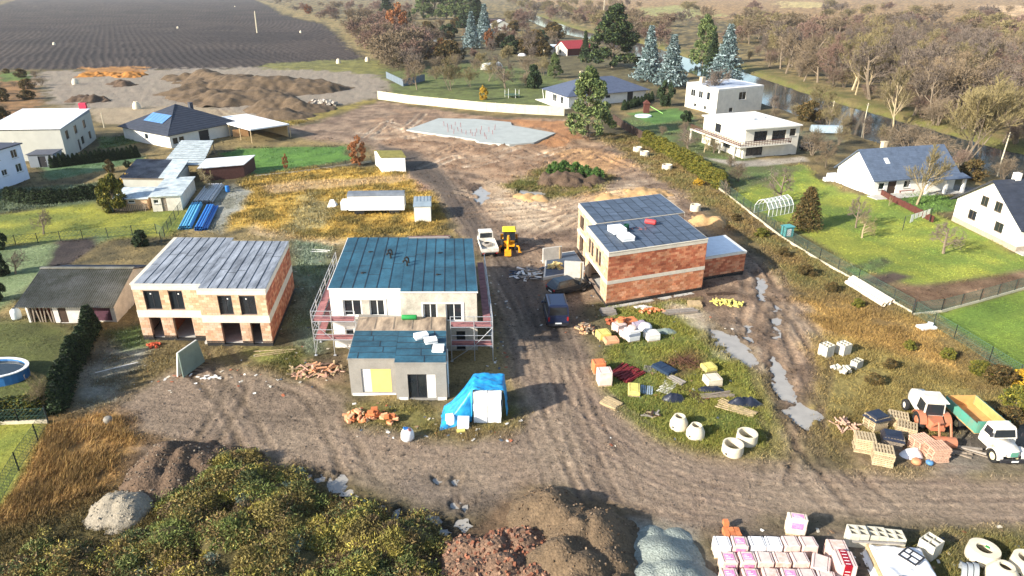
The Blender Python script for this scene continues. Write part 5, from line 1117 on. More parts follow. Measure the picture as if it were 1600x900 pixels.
def wrapped(label, px, py, rz, w, d, h, mt, zt=None, prnt=None, band=None, group=None, pal=True, name='block_pallet', cat='pallet', top=True):
    """strapped foil-wrapped load on a pallet; px,py is the centre of the top (zt=True) or of the base"""
    p = G(px, py, h) if top else G(px, py); g = float(ground_z(p.x, p.y))
    t = thing(name, label, cat, (p.x, p.y, g), rz, group)
    if pal: pallet_parts(t, w, d)
    z0 = .135 if pal else 0; c = .05
    m = MB(); ring = lambda o, z, j=.0: [(sx_*(w/2-o)+random.uniform(-j,j), sy_*(d/2-o)+random.uniform(-j,j), z) for sx_, sy_ in ((-1,-1),(1,-1),(1,1),(-1,1))]
    def oct_(o, z, j=.01):
        a, b_ = w/2-o, d/2-o; q = [(-a+c,-b_),(a-c,-b_),(a,-b_+c),(a,b_-c),(a-c,b_),(-a+c,b_),(-a,b_-c),(-a,-b_+c)]
        return [(x+random.uniform(-j,j), y+random.uniform(-j,j), z) for x, y in q]
    m.loft([oct_(.0,z0), oct_(-.015,z0+(h-z0)*.35), oct_(.0,z0+(h-z0)*.7), oct_(.0,h-.04), oct_(.05,h)]); ld = m.build('load', mt, t)
    if prnt:
        q = MB(); a = w*.30; q.box(-a,a,-d*.28,d*.28,h+.006,h+.012); q.build('printed_label', prnt, ld)
        q = MB(); 
        for k in range(3): q.box(-a*.75,a*.7-.1*k,-d*.2+k*d*.14,-d*.2+k*d*.14+d*.05,h+.0145,h+.018)
        each(q, 'print_line', M['foil_white'], ld)
        q = MB(); q.box(-w*.3,w*.3,-d/2-.03,-d/2-.022,h*.45,h*.8); q.build('printed_label', prnt, ld)
    if band:
        q = MB(); q.box(-w*.2,w*.2,-d/2-.03,d/2+.03,h+.01,h+.02); q.box(-w*.2,w*.2,-d/2-.035,-d/2-.025,z0+.05,h+.015); q.build('printed_band', band, ld)
        q = MB()
        for k in range(5): q.box(-w*.13,w*.13,-d*.42+k*d*.2,-d*.42+k*d*.2+.05,h+.0225,h+.026)
        for k in range(3): q.box(-w*.13,w*.13,-d/2-.042,-d/2-.038,z0+.25+k*.22,z0+.30+k*.22)
        each(q, 'print_line', M['foil_white'], ld)
    for s_ in (-1, 1):
        q = MB(); x = s_*w*.36; q.box(x-.012,x+.012,-d/2-.02,d/2+.02,h+.0045,h+.0095); q.build('strap', M['frame_dark'], ld)
    return t
ORD = ('first','second','third','fourth','fifth','sixth','seventh')
rows = [(845,[1129,1156,1183.5,1209,1236,1263.5],'back'),(870,[1139,1168,1195,1222,1250],'middle'),(896,[1140,1174,1205,1235,1262],'front')]
for ri, (y_, xs_, nm) in enumerate(rows):
    for i, x_ in enumerate(xs_):
        foil = M['foil_white'] if (i in (0,2,3) and ri == 0) else random.choice((M['foil_clear'], M['foil_pink']))
        pr = M['print_magenta'] if (ri > 0 and i < 2) or (ri == 0 and i == 1) or (ri == 2 and i == 3) else None
        wrapped('foil-wrapped block pallet, %s from left in the %s row by the gravel heap' % (ORD[i], nm), x_, y_, random.uniform(-.07,.05)-.04, .89, .80, random.uniform(.95,1.02), foil, prnt=pr, group='foil-wrapped block pallets in rows')
wrapped('pale block pallet standing askew at right end of middle row', 1283, 878, -.45, .95, 1.2, .95, M['foil_pink'])
wrapped('pallet in clear foil behind the one with the red band', 1309, 851, -.1, 1.05, .9, 1.05, M['foil_clear'])
wrapped('foil-wrapped pallet with a broad dark red printed band, beside white covered stack', 1321, 872, -.12, 1.0, 1.15, 1.25, M['foil_pink'], band=M['print_red'])
wrapped('foil-wrapped block pallet in the front row before the askew pallet', 1292, 899, -.2, .95, .8, .9, M['foil_pink'])
wrapped('white and yellow foil-wrapped pallet with purple print standing alone behind the rows', 1247, 806, -.2, 1.1, .6, 1.3, mat('cream_foil', lin(232,214,190), .45, .15, 2, spec=.5), prnt=M['print_magenta'])
t = thing('clay_blocks', 'bundle of bare orange clay blocks lying behind the wrapped pallets', 'blocks', on(1143,836))
for k in range(7):
    m = MB(); m.obox((-.35+(k%3)*.34+.1*(k>5), (k//3)*.36-.2, .16+.3*(k>5)), (.3,.34,.30), random.uniform(-.15,.15), random.uniform(-.1,.1)); m.build('clay_block', M['clay_orange'], t)
# white sheet over a stack, with leftovers on top
p = G(1392,880); t = thing('covered_stack', 'low stack under crumpled white sheeting with timber laid on top, bottom right', 'stack', (p.x+.15,p.y-1.0,float(ground_z(p.x,p.y))), -.12)
nx, ny = 30, 26; gx, gy = np.meshgrid(np.linspace(-1.75,1.75,nx), np.linspace(-1.9,1.9,ny)); e = np.minimum(1.55-np.abs(gx), 1.7-np.abs(gy))
z = np.clip(.1+e*6, 0, .8) + (fbm(gx*2.2+9, gy*2.2, 4, 3)-.5)*.22; z = np.where(e < -.02, .02, z); sq = 1-.03*np.clip(z,0,1); a = (np.arange(ny-1)[:, None]*nx+np.arange(nx-1)[None]).ravel()
obj('sheet', raw_mesh('sheet', np.stack([(gx*sq).ravel(), (gy*sq).ravel(), z.ravel()],1), np.stack([a,a+1,a+nx+1,a+nx],1), M['foil_white'], None, False), t)
m = MB(); m.box(-1.5,1.5,-1.65,1.65,0,.65); m.build('stacked_load', M['timber'], t)
base = Vector(t.location)
def lay(name, label, cat, mt, pts, th, off=base):
    m = MB(); a, b_ = Vector(pts[0]), Vector(pts[1]); d = b_-a; ctr = (a+b_)/2; m.obox((0,0,0), (d.length, th, th*.6), math.atan2(d.y,d.x), -math.atan2(d.z, math.hypot(d.x,d.y))); o = m.build(name, mt, None, False, tuple(off+ctr)); return tag(o, label, cat)
lay('plank', 'grey-brown plank lying across the white covered stack', 'plank', M['timber_grey'], [(-.9,-.9,.97),(1.6,-1.5,.97)], .16)
lay('batten', 'pale batten lying across the far edge of covered stack', 'batten', M['grey_slat'], [(-2.2,1.7,.95),(.6,1.5,.97)], .12)
fm_ = thing('window_frame', 'small dark window frame lying on the white covered stack', 'frame', base+Vector((.55,.55,.96)), .6)
m = MB(); m.box(-.5,.5,-.5,-.42,0,.07).box(-.5,.5,.42,.5,0,.07).box(-.5,-.42,-.418,.418,0,.07).box(.42,.5,-.418,.418,0,.07).box(-.04,.04,-.418,.418,.002,.068).box(-.418,-.042,-.04,.04,.003,.067).box(.042,.418,.1,.17,.003,.067); m.build('bars', M['frame_dark'], fm_)
m = MB(); m.poly([(-.41,-.41,.03),(.41,-.41,.03),(.41,.41,.03),(-.41,.41,.03)]); m.build('pane', M['styro'], fm_)
# hollow concrete block stacks
def hollow_stack(label, px, py, rz, nx=2, ny=3, h=1.0, w=1.1, d=.85, group=None):
    p = G(px, py, h); t = thing('hollow_block_stack', label, 'block stack', (p.x,p.y,float(ground_z(p.x,p.y))), rz, group)
    nl = max(2, round(h/.24)); hh = h/nl
    for k in range(nl):
        for c in range(nx):
            x0 = -w/2+w*c/nx+.008; x1 = -w/2+w*(c+1)/nx-.008; m = MB(); tk = .05; z0, z1 = k*hh+.006, (k+1)*hh
            m.box(x0,x0+tk,-d/2,d/2,z0,z1).box(x1-tk,x1,-d/2,d/2,z0,z1)
            for r_ in range(ny+1): y = -d/2+(d-tk)*r_/ny; m.box(x0+tk-.001,x1-tk+.001,y+.001,y+tk-.001,z0,z1-.002)
            m.build('hollow_block', M['hollow'], t)
    return t
hollow_stack('hollow concrete block stack, left of three behind white covered stack', 1341, 828, -.12, 2, 2, 1.0, 1.05, .8)
hollow_stack('hollow concrete block stack, middle of three behind white covered stack', 1371, 830, -.12, 2, 2, .95, 1.0, .8)
hollow_stack('hollow concrete block stack, right of three behind white covered stack', 1399, 834, -.15, 2, 2, .95, 1.0, .8)
hollow_stack('hollow concrete block stack standing alone on the grass near concrete rings', 1457, 842, .55, 2, 2, 1.05, 1.0, .9)
for i, (x_, y_, rz_, w_, d_, h_, lb) in enumerate(((1293,538,.5,1.0,.9,1.15,'pale hollow block stack, left of two on dry grass at the right'),(1320,536,.45,.95,.9,1.05,'pale hollow block stack, right of two on dry grass at the right'),(1340,562,.6,1.0,.6,.7,'low hollow block stack below the pair on dry grass'))):
    hollow_stack(lb, x_, y_, rz_, 2, 3, h_, w_, d_)
t = thing('block_heap', 'loose heap of pale broken blocks next to the low hollow block stack', 'heap', on(1314,582))
for k in range(16):
    m = MB(); m.obox((random.uniform(-.8,.7), random.uniform(-.45,.45), random.uniform(.1,.55)), (.4,.25,.22), random.uniform(0,3), random.uniform(-.8,.8), random.uniform(-.5,.5)); m.build('block', M['hollow'], t)
# manhole rings and cones
def ring(label, px, py, r0, r1, h, bore=.32, loc=None, rz=0):
    p = on(px, py); o_ = []
    b0, b1 = r0-.12, (r1-.12 if bore is None else bore)
    m = MB(); m.lathe([(b0,0),(r0,0),(r0,h*.45),(r1+(r0-r1)*.15,h*.9),(r1,h*.93),(r1,h),(b1,h),(b1,h*.8),(b0,h*.4),(b0,0)], 28)
    o = m.build('manhole_ring', M['ring'], None, True, p, rz); tag(o, label, 'manhole ring')
    md = o.modifiers.new('es','EDGE_SPLIT'); md.split_angle = R(35)
    for k in range(2):
        a = rz+2.2*k-.9; q = MB(); q.lathe([(0,r0+.004),(.09,r0+.003),(.09,r0-.02)], 12, (0,0,h*.28), 'y'); s_ = q.build('lifting_hole', M['frame_dark'], o); s_.rotation_euler = (0,0,a+math.pi)
    return o
ring('conical manhole ring, leftmost of four on the grass island', 1060, 668, .66, .42, 1.0)
ring('conical manhole ring, second from left of four on the grass island', 1086, 682, .66, .40, 1.0)
ring('straight manhole ring, rear of the right pair on the grass island', 1166, 690, .74, .72, .75, None)
ring('straight manhole ring, front of the right pair on the grass island', 1144, 706, .74, .72, .75, None)
ring('wide manhole ring with a green scrap inside, bottom right grass', 1533, 872, .85, .80, .75, .42)
ring('conical manhole ring at the very bottom right, beside arc segments', 1564, 905, .82, .45, 1.0)
ring('manhole ring cut by the right edge at bottom right', 1598, 893, .75, .70, 1.0, .45)
m = MB(); m.obox((.15,.05,.66),(.5,.2,.06),.7,.2); o = m.build('scrap', M['green_tarp'], None, False, on(1536,868)); tag(o, 'green plastic scrap lying inside the wide manhole ring', 'scrap')
for k in range(3):
    m = MB(); m.lathe([(.55,-.12),(.75,-.12),(.75,.12),(.55,.12),(.55,-.12)], 12, (0,0,.0), 'x', .1, 2.6); o = m.build('ring_segment', mat('grey_ring', lin(160,164,164), .85, .15, 2) if k == 0 else bpy.data.materials['grey_ring'], None, False, on(1502+k*9.5,900)+Vector((0,0,.02)), -.5)
    tag(o, ('grey concrete arc segment, left of three beside the bottom right cone','grey concrete arc segment, middle of three beside the bottom right cone','grey concrete arc segment, right of three beside the bottom right cone')[k], 'arc segment')
for (x_, y_, s_, lb) in ((996,237,.6,'manhole ring by the thuja hedge, uppermost'),(1007,243,.6,'manhole ring by the thuja hedge, second down'),(1042,265,.62,'manhole ring below the thuja hedge, in scrub'),(1086,329,.5,'manhole ring beside orange sand heap')): ring(lb, x_, y_, s_*1.5, s_*1.45, .9, None)
for (x_, y_, lb) in ((529,99,'white conical marker at the field corner, left of two'),(574,96,'white conical marker at the field corner, right of two'),(85,71,'white marker in the ploughed field, nearest left building'),(278,45,'white marker in the middle of ploughed field'),(367,11,'white marker near the far field edge'),(470,52,'pale marker in the right part of ploughed field'),(118,132,'pale ring on grey cleared ground, top left'),(214,170,'pale ring just left of the black hipped roof')):
    k = 1.0 if y_ > 90 else .8; ring(lb, x_, y_, 1.0*k, .5*k, 1.9*k)
# long pipes
def pipes(grp, lab_fn, a, b_, r, mt, coords, n=10):
    d = (b_-a); L = d.length; ang = math.atan2(d.y, d.x)
    for i, (off, lv) in enumerate(coords):
        m = MB(); m.lathe([(r*.88,0),(r,0),(r,L-.35),(r*1.12,L-.3),(r*1.12,L),(r*.88,L),(r*.88,0)], n, (0,0,0), 'x')
        nrm = Vector((-math.sin(ang), math.cos(ang), 0)); o = m.build('pipe', mt, None, True, a + nrm*off + Vector((random.uniform(-.15,.15)*math.cos(ang),random.uniform(-.15,.15)*math.sin(ang),r+lv*r*1.75)), ang); o.modifiers.new('es','EDGE_SPLIT')
        tag(o, lab_fn(i), 'pipe', grp)
M['pipe_blue'] = mat('blue_pipe', lin(96,172,206), .45, .2, 2, obrand=.12); M['pipe_blue2'] = mat('deep_blue_pipe', lin(48,118,190), .45, .2, 2, obrand=.12); M['pipe_grey'] = mat('grey_pipe', lin(186,184,180), .5, .2, 2, obrand=.25)
a, b_ = on(318,362), on(336,316)
pipes('light blue pipes in the pipe stack', lambda i: 'light blue plastic pipe in the stack behind brick shell', on(280,360), on(300,322), .16, M['pipe_blue'], [(-.36*k,0) for k in range(5)]+[(-.18-.36*k,1) for k in range(4)])
pipes('deep blue pipes in the pipe stack', lambda i: 'deep blue plastic pipe in the right part of the pipe stack', on(305,362), on(324,326), .16, M['pipe_blue2'], [(-.36*k,0) for k in range(5)]+[(-.18-.36*k,1) for k in range(3)])
pipes('grey pipes in the pipe stack', lambda i: 'grey plastic pipe in the stack behind light blue pipes', on(301,320), on(322,293), .17, M['pipe_grey'], [(-.38*k,0) for k in range(8)]+[(-.19-.38*k,1) for k in range(7)])
m = MB(); m.lathe([(0,0),(.3,0),(.32,.1),(.32,.9),(.3,1.0),(0,1.0)], 14); o = m.build('barrel', M['pipe_blue2'], None, True, on(356,300)); tag(o, 'blue barrel standing right of the grey pipes', 'barrel')
M['pipe_cream'] = mat('cream_pipe', lin(236,222,198), .5, .15, 2); 
for i, (p0_, p1_, lb) in enumerate((((1322,444),(1380,480),'long cream pipe lying on scrub, front one of three'),((1327,440),(1388,478),'long cream pipe lying on scrub, middle one of three'),((1332,437),(1394,475),'long cream pipe lying on scrub, rear one of three'))):
    a_, c_ = on(*p0_), on(*p1_); L_ = (c_-a_).length; m = MB(); m.lathe([(.18,0),(.24,0),(.24,L_),(.18,L_),(.18,0)], 12, (0,0,0), 'x'); o = m.build('pipe', M['pipe_cream'], None, True, a_+Vector((0,0,.24)), math.atan2(c_.y-a_.y, c_.x-a_.x)); o.modifiers.new('es','EDGE_SPLIT'); tag(o, lb, 'pipe')
m = MB(); m.obox((0,0,.12),(1.6,.9,.22),.2); m.obox((.5,.3,.3),(.7,.5,.12),.9); o = m.build('foil_heap', M['foil_white'], None, False, on(1447,513)); tag(o, 'crumpled white foil lying in scrub by the right lawn fence', 'foil')
# ---- polystyrene stack under a blue tarpaulin, right of the annex
p = G(762,657); g0 = float(ground_z(p.x,p.y))
t = thing('polystyrene_stack', 'tall stack of white polystyrene packs under the blue tarpaulin beside annex', 'insulation', (p.x,p.y,g0), -.02)
for c in range(2):
    for k in range(5): 
        m = MB(); m.obox((-.52+c*1.05+random.uniform(-.03,.03), .85+random.uniform(-.04,.04), .28+k*.52), (1.0,2.4,.5), random.uniform(-.02,.02)); m.build('pack', M['styro'], t)
M['tarp'] = mat('blue_tarpaulin', lin(44,160,206), .4, .25, 1.6, .7, 5, spec=.4, c2=lin(26,104,166))
tz = 2.72; nu_, nv_ = 46, 30; V = np.zeros((nv_, nu_, 3))
for j in range(nv_):
    for i in range(nu_):
        s = i/(nu_-1); q = j/(nv_-1)
        # path across: from the right side, over the top, then sloping down to the ground on the left
        if s < .18: a_ = s/.18; x = 1.18+.25*(1-a_); z = .5+(tz-.5)*a_
        elif s < .55: a_ = (s-.18)/.37; x = 1.18-2.3*a_; z = tz+.12*math.sin(a_*3)
        else: a_ = (s-.55)/.45; x = -1.12-2.4*a_**1.1; z = tz*(1-a_)**1.25+.02
        y = -.15+2.4*q - (.5*max(0,(s-.55))/.45)
        if s > .55: y -= (1-q)*.7*(s-.55)/.45
        wr = (float(fbm(np.array([x*1.6+q*1.5]), np.array([y*2.6+z*.4]), 21, 3)[0])-.5); z = z*min(1, j/5.0) if s > .57 else z; V[j,i] = (x+wr*.3, y+wr*.12*math.sin(s*9), max(.03, z+wr*.55*(0.45 if s < .5 else 1)))
a = (np.arange(nv_-1)[:, None]*nu_+np.arange(nu_-1)[None]).ravel()
o = obj('tarpaulin', raw_mesh('tarpaulin', V.reshape(-1,3), np.stack([a,a+1,a+nu_+1,a+nu_],1), M['tarp'], None, True), None, (p.x,p.y,g0)); o.modifiers.new('th','SOLIDIFY').thickness = .02; tag(o, 'blue tarpaulin draped over white polystyrene and down to the ground', 'tarpaulin')
for (x_, y_, rz_, w_, h_, lb) in ((703,664,.3,.55,.85,'single white polystyrene pack leaning at tarpaulin foot, left one'),(724,668,.05,.85,.85,'white polystyrene pack at the tarpaulin foot, right one')):
    m = MB(); m.obox((0,0,h_/2),(w_,.5,h_),0,.06); o = m.build('polystyrene_pack', M['styro'], None, False, on(x_,y_), rz_); tag(o, lb, 'insulation')
m = MB(); m.obox((0,0,.06),(.6,.35,.1),.2); o = m.build('insulation_board', M['yellow_wool'], None, False, on(720,674)); tag(o, 'small yellow board lying before the white packs', 'board')
def sack(name, label, cat, px, py, r, h, mt, extra=None):
    m = MB(); pr = [(0,0),(r*.95,.0),(r*1.05,h*.3),(r*1.0,h*.7),(r*.75,h*.97),(r*.3,h)]; n = 12; rings = []
    for (rr_, z) in pr: rings.append([(rr_*math.cos(2*math.pi*k/n)*random.uniform(.93,1.07), rr_*math.sin(2*math.pi*k/n)*random.uniform(.93,1.07), z) for k in range(n)])
    m.loft(rings); o = m.build(name, mt, None, True, on(px,py)); tag(o, label, cat)
    for q in extra or []: 
        w_ = MB(); w_.obox(q[0], q[1], .4, .3); w_.build('refuse', q[2], o)
    return o
sack('big_bag', 'white rubble bag with blue and red rubbish on top, front of annex', 'bag', 637, 686, .48, .8, M['foil_white'], [((-.1,.1,.85),(.35,.2,.15),M['pipe_blue2']),((.2,-.05,.84),(.2,.25,.1),M['scaf_red'])])
def heap(name, label, cat, px, py, n, rx, ry, rz_, mt, size, part, jit=.7, flat=.6, h=.35):
    t = thing(name, label, cat, on(px,py), rz_)
    for k in range(n):
        r_ = math.sqrt(random.random()); a = random.uniform(0,6.28); z = h*(1-r_)*random.uniform(.3,1)+size[2]*.5
        m = MB(); m.obox((rx*r_*math.cos(a), ry*r_*math.sin(a), z), tuple(s_*random.uniform(.7,1.2) for s_ in size), random.uniform(-jit,jit), random.uniform(-flat,flat)*.5, random.uniform(-flat,flat)*.5); m.build(part, mt if not isinstance(mt, list) else random.choice(mt), t)
    return t
heap('broken_blocks', 'heap of broken orange clay blocks left, in front of annex', 'rubble', 562, 652, 26, 1.3, .8, .1, [M['peach'],M['clay_orange'],M['peach'],M['timber']], (.5,.25,.18), 'clay_block', 2, 1, .6)
heap('clay_block_stack', 'stack of orange clay blocks in the middle of the rubble before annex', 'blocks', 583, 652, 12, .5, .5, 0, M['clay_orange'], (.45,.28,.25), 'clay_block', .2, .2, .9)
heap('clay_block_stack', 'orange clay blocks half under foil, right end before annex', 'blocks', 607, 658, 14, .8, .5, 0, [M['clay_orange'],M['peach'],M['foil_pink']], (.45,.28,.25), 'clay_block', .5, .4, .7)
heap('timber_debris', 'tangled heap of split boards and offcuts left of the annex', 'debris', 495, 580, 60, 2.2, 1.3, 0, [M['peach'],M['timber'],mat('pink_board', lin(190,150,128), .85, .2, 3)], (1.0,.16,.06), 'offcut', 3, .7, .7)
heap('clay_rubble', 'small pile of broken red clay pieces by the left shell door', 'rubble', 242, 541, 18, .75, .5, 0, mat('red_clay', lin(190,86,56), .85, .2, 3), (.25,.15,.15), 'clay_piece', 3, 1, .3)
heap('timber_debris', 'pile of broken poles and sheets beside the concrete wall panels', 'debris', 830, 428, 46, 2.2, 1.7, 0, [M['grey_slat'],M['timber_grey'],M['board_white'],M['blue_foil']], (1.5,.3,.08), 'pole', 3, .4, .5)
heap('sack_pile', 'pile of yellowish bags and straw between the two concrete panels', 'pile', 868, 420, 20, 1.0, 1.2, 0, mat('straw_bag', lin(190,170,116), .9, .3, 4), (.6,.4,.3), 'bag', 3, .7, .9)
heap('firewood_pile', 'pile of split firewood on the grass near dark blue van', 'firewood', 915, 516, 46, .9, 1.1, .3, [M['timber'],M['peach'],M['timber_grey']], (.45,.13,.13), 'log', 3, 1, .9)
heap('clay_rubble', 'orange scatter of broken blocks behind the wrapped pallets on grass', 'rubble', 1020, 488, 24, 1.4, .7, .2, [M['clay_orange'],M['peach']], (.35,.2,.18), 'clay_piece', 3, .7, .4)
heap('firewood_pile', 'yellow pile of split boards on bare ground near orange garage', 'firewood', 1137, 475, 34, 1.9, .7, -.1, M['yellow_wool'], (.8,.16,.12), 'board', 2, .6, .5)
heap('sand_bags', 'pale flattened bags beside the orange block scatter', 'bags', 1005, 481, 5, .6, .35, .2, M['foil_white'], (.6,.4,.12), 'bag', .8, .15, .05)
def planks(name, label, cat, px, py, rz, n, L, w, mt, layers=1, sp=.03, jit=.02, part='plank', th=.05):
    t = thing(name, label, cat, on(px,py), rz)
    for l in range(layers):
        for k in range(n):
            m = MB(); m.obox((random.uniform(-.2,.2)*L*.15, (k-(n-1)/2)*(w+sp)+random.uniform(-jit,jit), th*.6+l*(th+.03)), (L*random.uniform(.9,1.05), w, th), random.uniform(-jit,jit)*2, random.uniform(-.01,.01)); m.build(part, mt if not isinstance(mt, list) else random.choice(mt), t)
    return t
planks('timber_stack', 'grey beams lying on grass behind the white-wrapped pallets', 'timber', 1062, 488, .2, 5, 3.6, .18, [M['timber_grey'],M['grey_slat']], 2, .05)
planks('timber_stack', 'short tan boards stacked at the end of grey beams', 'timber', 1085, 477, -.1, 6, 1.4, .16, M['timber'], 4)
planks('steel_beams', 'dark steel beams lying by the corner of orange garage', 'beams', 1128, 460, .12, 3, 3.4, .14, M['soil_dark'], 1, .1)
planks('work_table', 'pallet of grey planks by the orange house corner', 'timber', 950, 489, .15, 6, 1.5, .18, M['grey_slat'], 5)
planks('sheet_stack', 'stack of rust-red metal sheets behind teal-roofed house', 'sheets', 670, 374, .05, 5, 5.6, .32, [mat('rusty_sheet', lin(128,92,86), .7, .3, 2), M['grey_slat']], 3)
planks('slat_pile', 'tangled dark red slats on the grass island', 'slats', 978, 584, .75, 14, 2.4, .09, M['red_slat'], 3, .06, .12)
planks('slat_pile', 'pale slatted pallet right of red slats', 'slats', 1016, 577, 1.3, 9, 1.2, .07, M['grey_slat'], 1, .06)
planks('slat_pile', 'blue-grey ribbed sheets next to the yellow pack', 'sheets', 1010, 611, 1.35, 6, 1.2, .12, mat('bluegrey_rib', lin(150,166,178), .6, .2, 3), 2, .05)
planks('slat_pile', 'white slatted pallet lying flat in the middle of grass island', 'pallet', 1042, 606, -.55, 9, 1.1, .07, M['board_white'], 1, .16)
planks('slat_pile', 'grey bundle of laths behind the white slatted pallet', 'laths', 1057, 596, -.9, 8, 1.5, .06, M['grey_slat'], 3, .03, .05)
planks('slat_pile', 'brown corrugated boards lying lengthwise on grass island', 'boards', 1084, 616, -.95, 7, 2.6, .1, M['soil_dark'], 1, .03)
planks('slat_pile', 'grey planks lying right of the brown boards', 'planks', 1120, 618, .18, 4, 2.6, .12, M['timber_grey'], 2, .06, .08)
planks('slat_pile', 'long yellow planks beside black foil at right of grass island', 'planks', 1150, 640, -.62, 7, 3.0, .1, M['timber'], 2, .05, .08)
planks('wood_pallet', 'tan boarded pallet lying at the road edge below red slats', 'pallet', 955, 632, -.75, 6, 1.5, .16, M['timber'], 3, .03, .03)
planks('plank_scatter', 'crossed pale poles by the corner of left brick shell', 'poles', 428, 550, .35, 3, 3.4, .1, M['timber'], 1, .2, .15)
planks('white_pole', 'single long white pole lying on frosty ground, left', 'pole', 182, 575, .62, 1, 3.6, .09, M['board_white'], 1)
planks('plank_scatter', 'pale planks lying in mud behind the teal-roofed house', 'planks', 500, 392, -.15, 2, 2.4, .16, M['board_white'], 1, .5, .1)
m = MB(); m.hexa([(-.6,-1.0,0),(.6,-1.0,0),(.6,1.0,0),(-.6,1.0,0)],[(-.55,-.95,.28),(.55,-.95,.28),(.55,.95,.28),(-.55,.95,.28)]); m.box(-.45,.45,-.85,-.02,.285,.31); m.box(-.45,.45,.02,.85,.285,.31); o = m.build('dark_crate', M['blue_foil'], None, False, on(1038,578), -.95+1.57); tag(o, 'long dark blue panelled crate lying on grass island', 'crate')
def foilheap(label, px, py, w, d, h, mt, seed=0):
    nx, ny = 22, 16; gx, gy = np.meshgrid(np.linspace(-w/2,w/2,nx), np.linspace(-d/2,d/2,ny)); r_ = np.sqrt((gx/(w/2))**2+(gy/(d/2))**2)
    z = np.clip(h*(1-r_**2)*(.4+1.2*fbm(gx*2.3+seed, gy*2.3, 7, 3)), -.05, 9); a = (np.arange(ny-1)[:, None]*nx+np.arange(nx-1)[None]).ravel()
    o = obj('foil_heap', raw_mesh('foil_heap', np.stack([gx.ravel(),gy.ravel(),z.ravel()],1), np.stack([a,a+1,a+nx+1,a+nx],1), mt), None, on(px,py)); tag(o, label, 'foil'); return o
foilheap('crumpled dark foil lying left of brown boards', 1052, 624, 1.9, 1.0, .5, M['black_foil'])
foilheap('large black foil sheet half covering the long yellow planks', 1163, 632, 3.0, 1.1, .6, M['black_foil'], 3)
foilheap('dark grey foil behind grey planks on the island', 1110, 609, 2.2, .8, .4, M['black_foil'], 6)
foilheap('frosty grey foil lying right of the white-wrapped pallets', 1040, 518, 2.2, 1.2, .3, mat('grey_foil', lin(130,142,132), .5, .3, 4, .4, 8), 9)
heap('scrap_pile', 'small pile of scrap wood in front of the yellow pack', 'scrap', 1018, 648, 10, .7, .4, 0, [M['grey_slat'],M['soil_dark'],M['timber']], (.7,.14,.08), 'offcut', 3, .5, .3)
heap('brush_pile', 'brownish pile of cut brush behind the yellow pallets', 'brush', 1070, 568, 70, 1.6, 1.0, 0, mat('brushwood', lin(96,66,50), .9, .3, 4), (1.1,.035,.035), 'twig', 3, .9, .5)
wrapped('yellow wool pack on pallet with slatted top, nearest firewood pile', 943, 518, .3, 1.15, 1.1, .75, M['yellow_wool'], top=True)
wrapped('low peach block pallet in front of the slatted yellow pack', 955, 529, .2, 1.3, .95, .5, M['peach'], top=True)
wrapped('tall pale pallet at the left of the white-wrapped group', 968, 505, .5, 1.1, 1.0, .85, M['foil_pink'])
wrapped('pale wrapped pallet between the tall pale one and grey-banded one', 978, 516, .5, .9, .9, .8, M['foil_pink'])
t = wrapped('white and grey banded pallet with pink sack on top', 988, 514, .35, 1.15, 1.05, 1.15, M['foil_white'], band=None)
m = MB(); m.box(-.6,.6,-.55,.55,.62,.9); m.build('grey_wrap', mat('grey_wrap', lin(150,156,170), .5, .15, 2), t); t.location.z += 0
sack('cement_sack', 'pink sack lying on the grey banded pallet', 'sack', 988, 530, .42, .3, M['foil_pink']); bpy.data.objects['cement_sack'].location = Vector(t.location)+Vector((0,0,1.16))
wrapped('orange clay blocks under torn foil at back of the white-wrapped group', 985, 498, .35, 1.2, 1.0, .8, M['clay_orange'])
wrapped('lilac foil-covered pallet behind the grey banded one', 998, 503, .2, 1.3, .9, .7, mat('lilac_foil', lin(176,166,180), .4, .25, 3, .4, 9))
sack('big_bag', 'white rounded bag right of the grey banded pallet', 'bag', 1008, 517, .6, .75, M['foil_white'])
wrapped('white block pallet with grid of small blocks, right end of the group', 1019, 518, .25, 1.25, 1.1, .75, mat('white_block', lin(226,222,212), .8, .12, 3, .3, 20))
heap('clay_block_stack', 'loose orange clay blocks piled on the tall pale pallet', 'blocks', 972, 514, 9, .5, .5, 0, M['clay_orange'], (.4,.25,.22), 'clay_block', .8, .3, .2); bpy.data.objects['clay_block_stack.002'].location.z += .86
heap('dropped_blocks', 'few red-brown blocks lying left behind the white-wrapped group', 'blocks', 955, 504, 8, .6, .5, 0, mat('redbrown_block', lin(170,92,62), .85, .2, 3), (.4,.25,.22), 'clay_block', 2, .5, .4)
wrapped('bright orange crate of clay blocks at the road edge', 936, 565, .15, 1.05, .95, 1.05, M['clay_orange'], pal=True)
wrapped('tall white and pinkish foil-wrapped pallet in front of the orange crate', 945, 577, .1, 1.15, 1.0, 1.35, mat('white_pink_foil', lin(232,206,192), .45, .2, 2, .3, 8, spec=.5))
wrapped('yellow wool pack with a dark strap beside blue-grey sheets', 991, 605, -.15, .95, 1.4, .5, M['yellow_wool'])
wrapped('small yellow-topped pallet at the right of grass island', 1108, 570, .3, 1.1, 1.0, .5, M['yellow_wool'])
wrapped('cream foil-wrapped pallet in front of the yellow-topped one', 1114, 588, .2, 1.3, 1.1, .7, mat('cream_foil2', lin(222,208,180), .5, .2, 3, .3, 8))
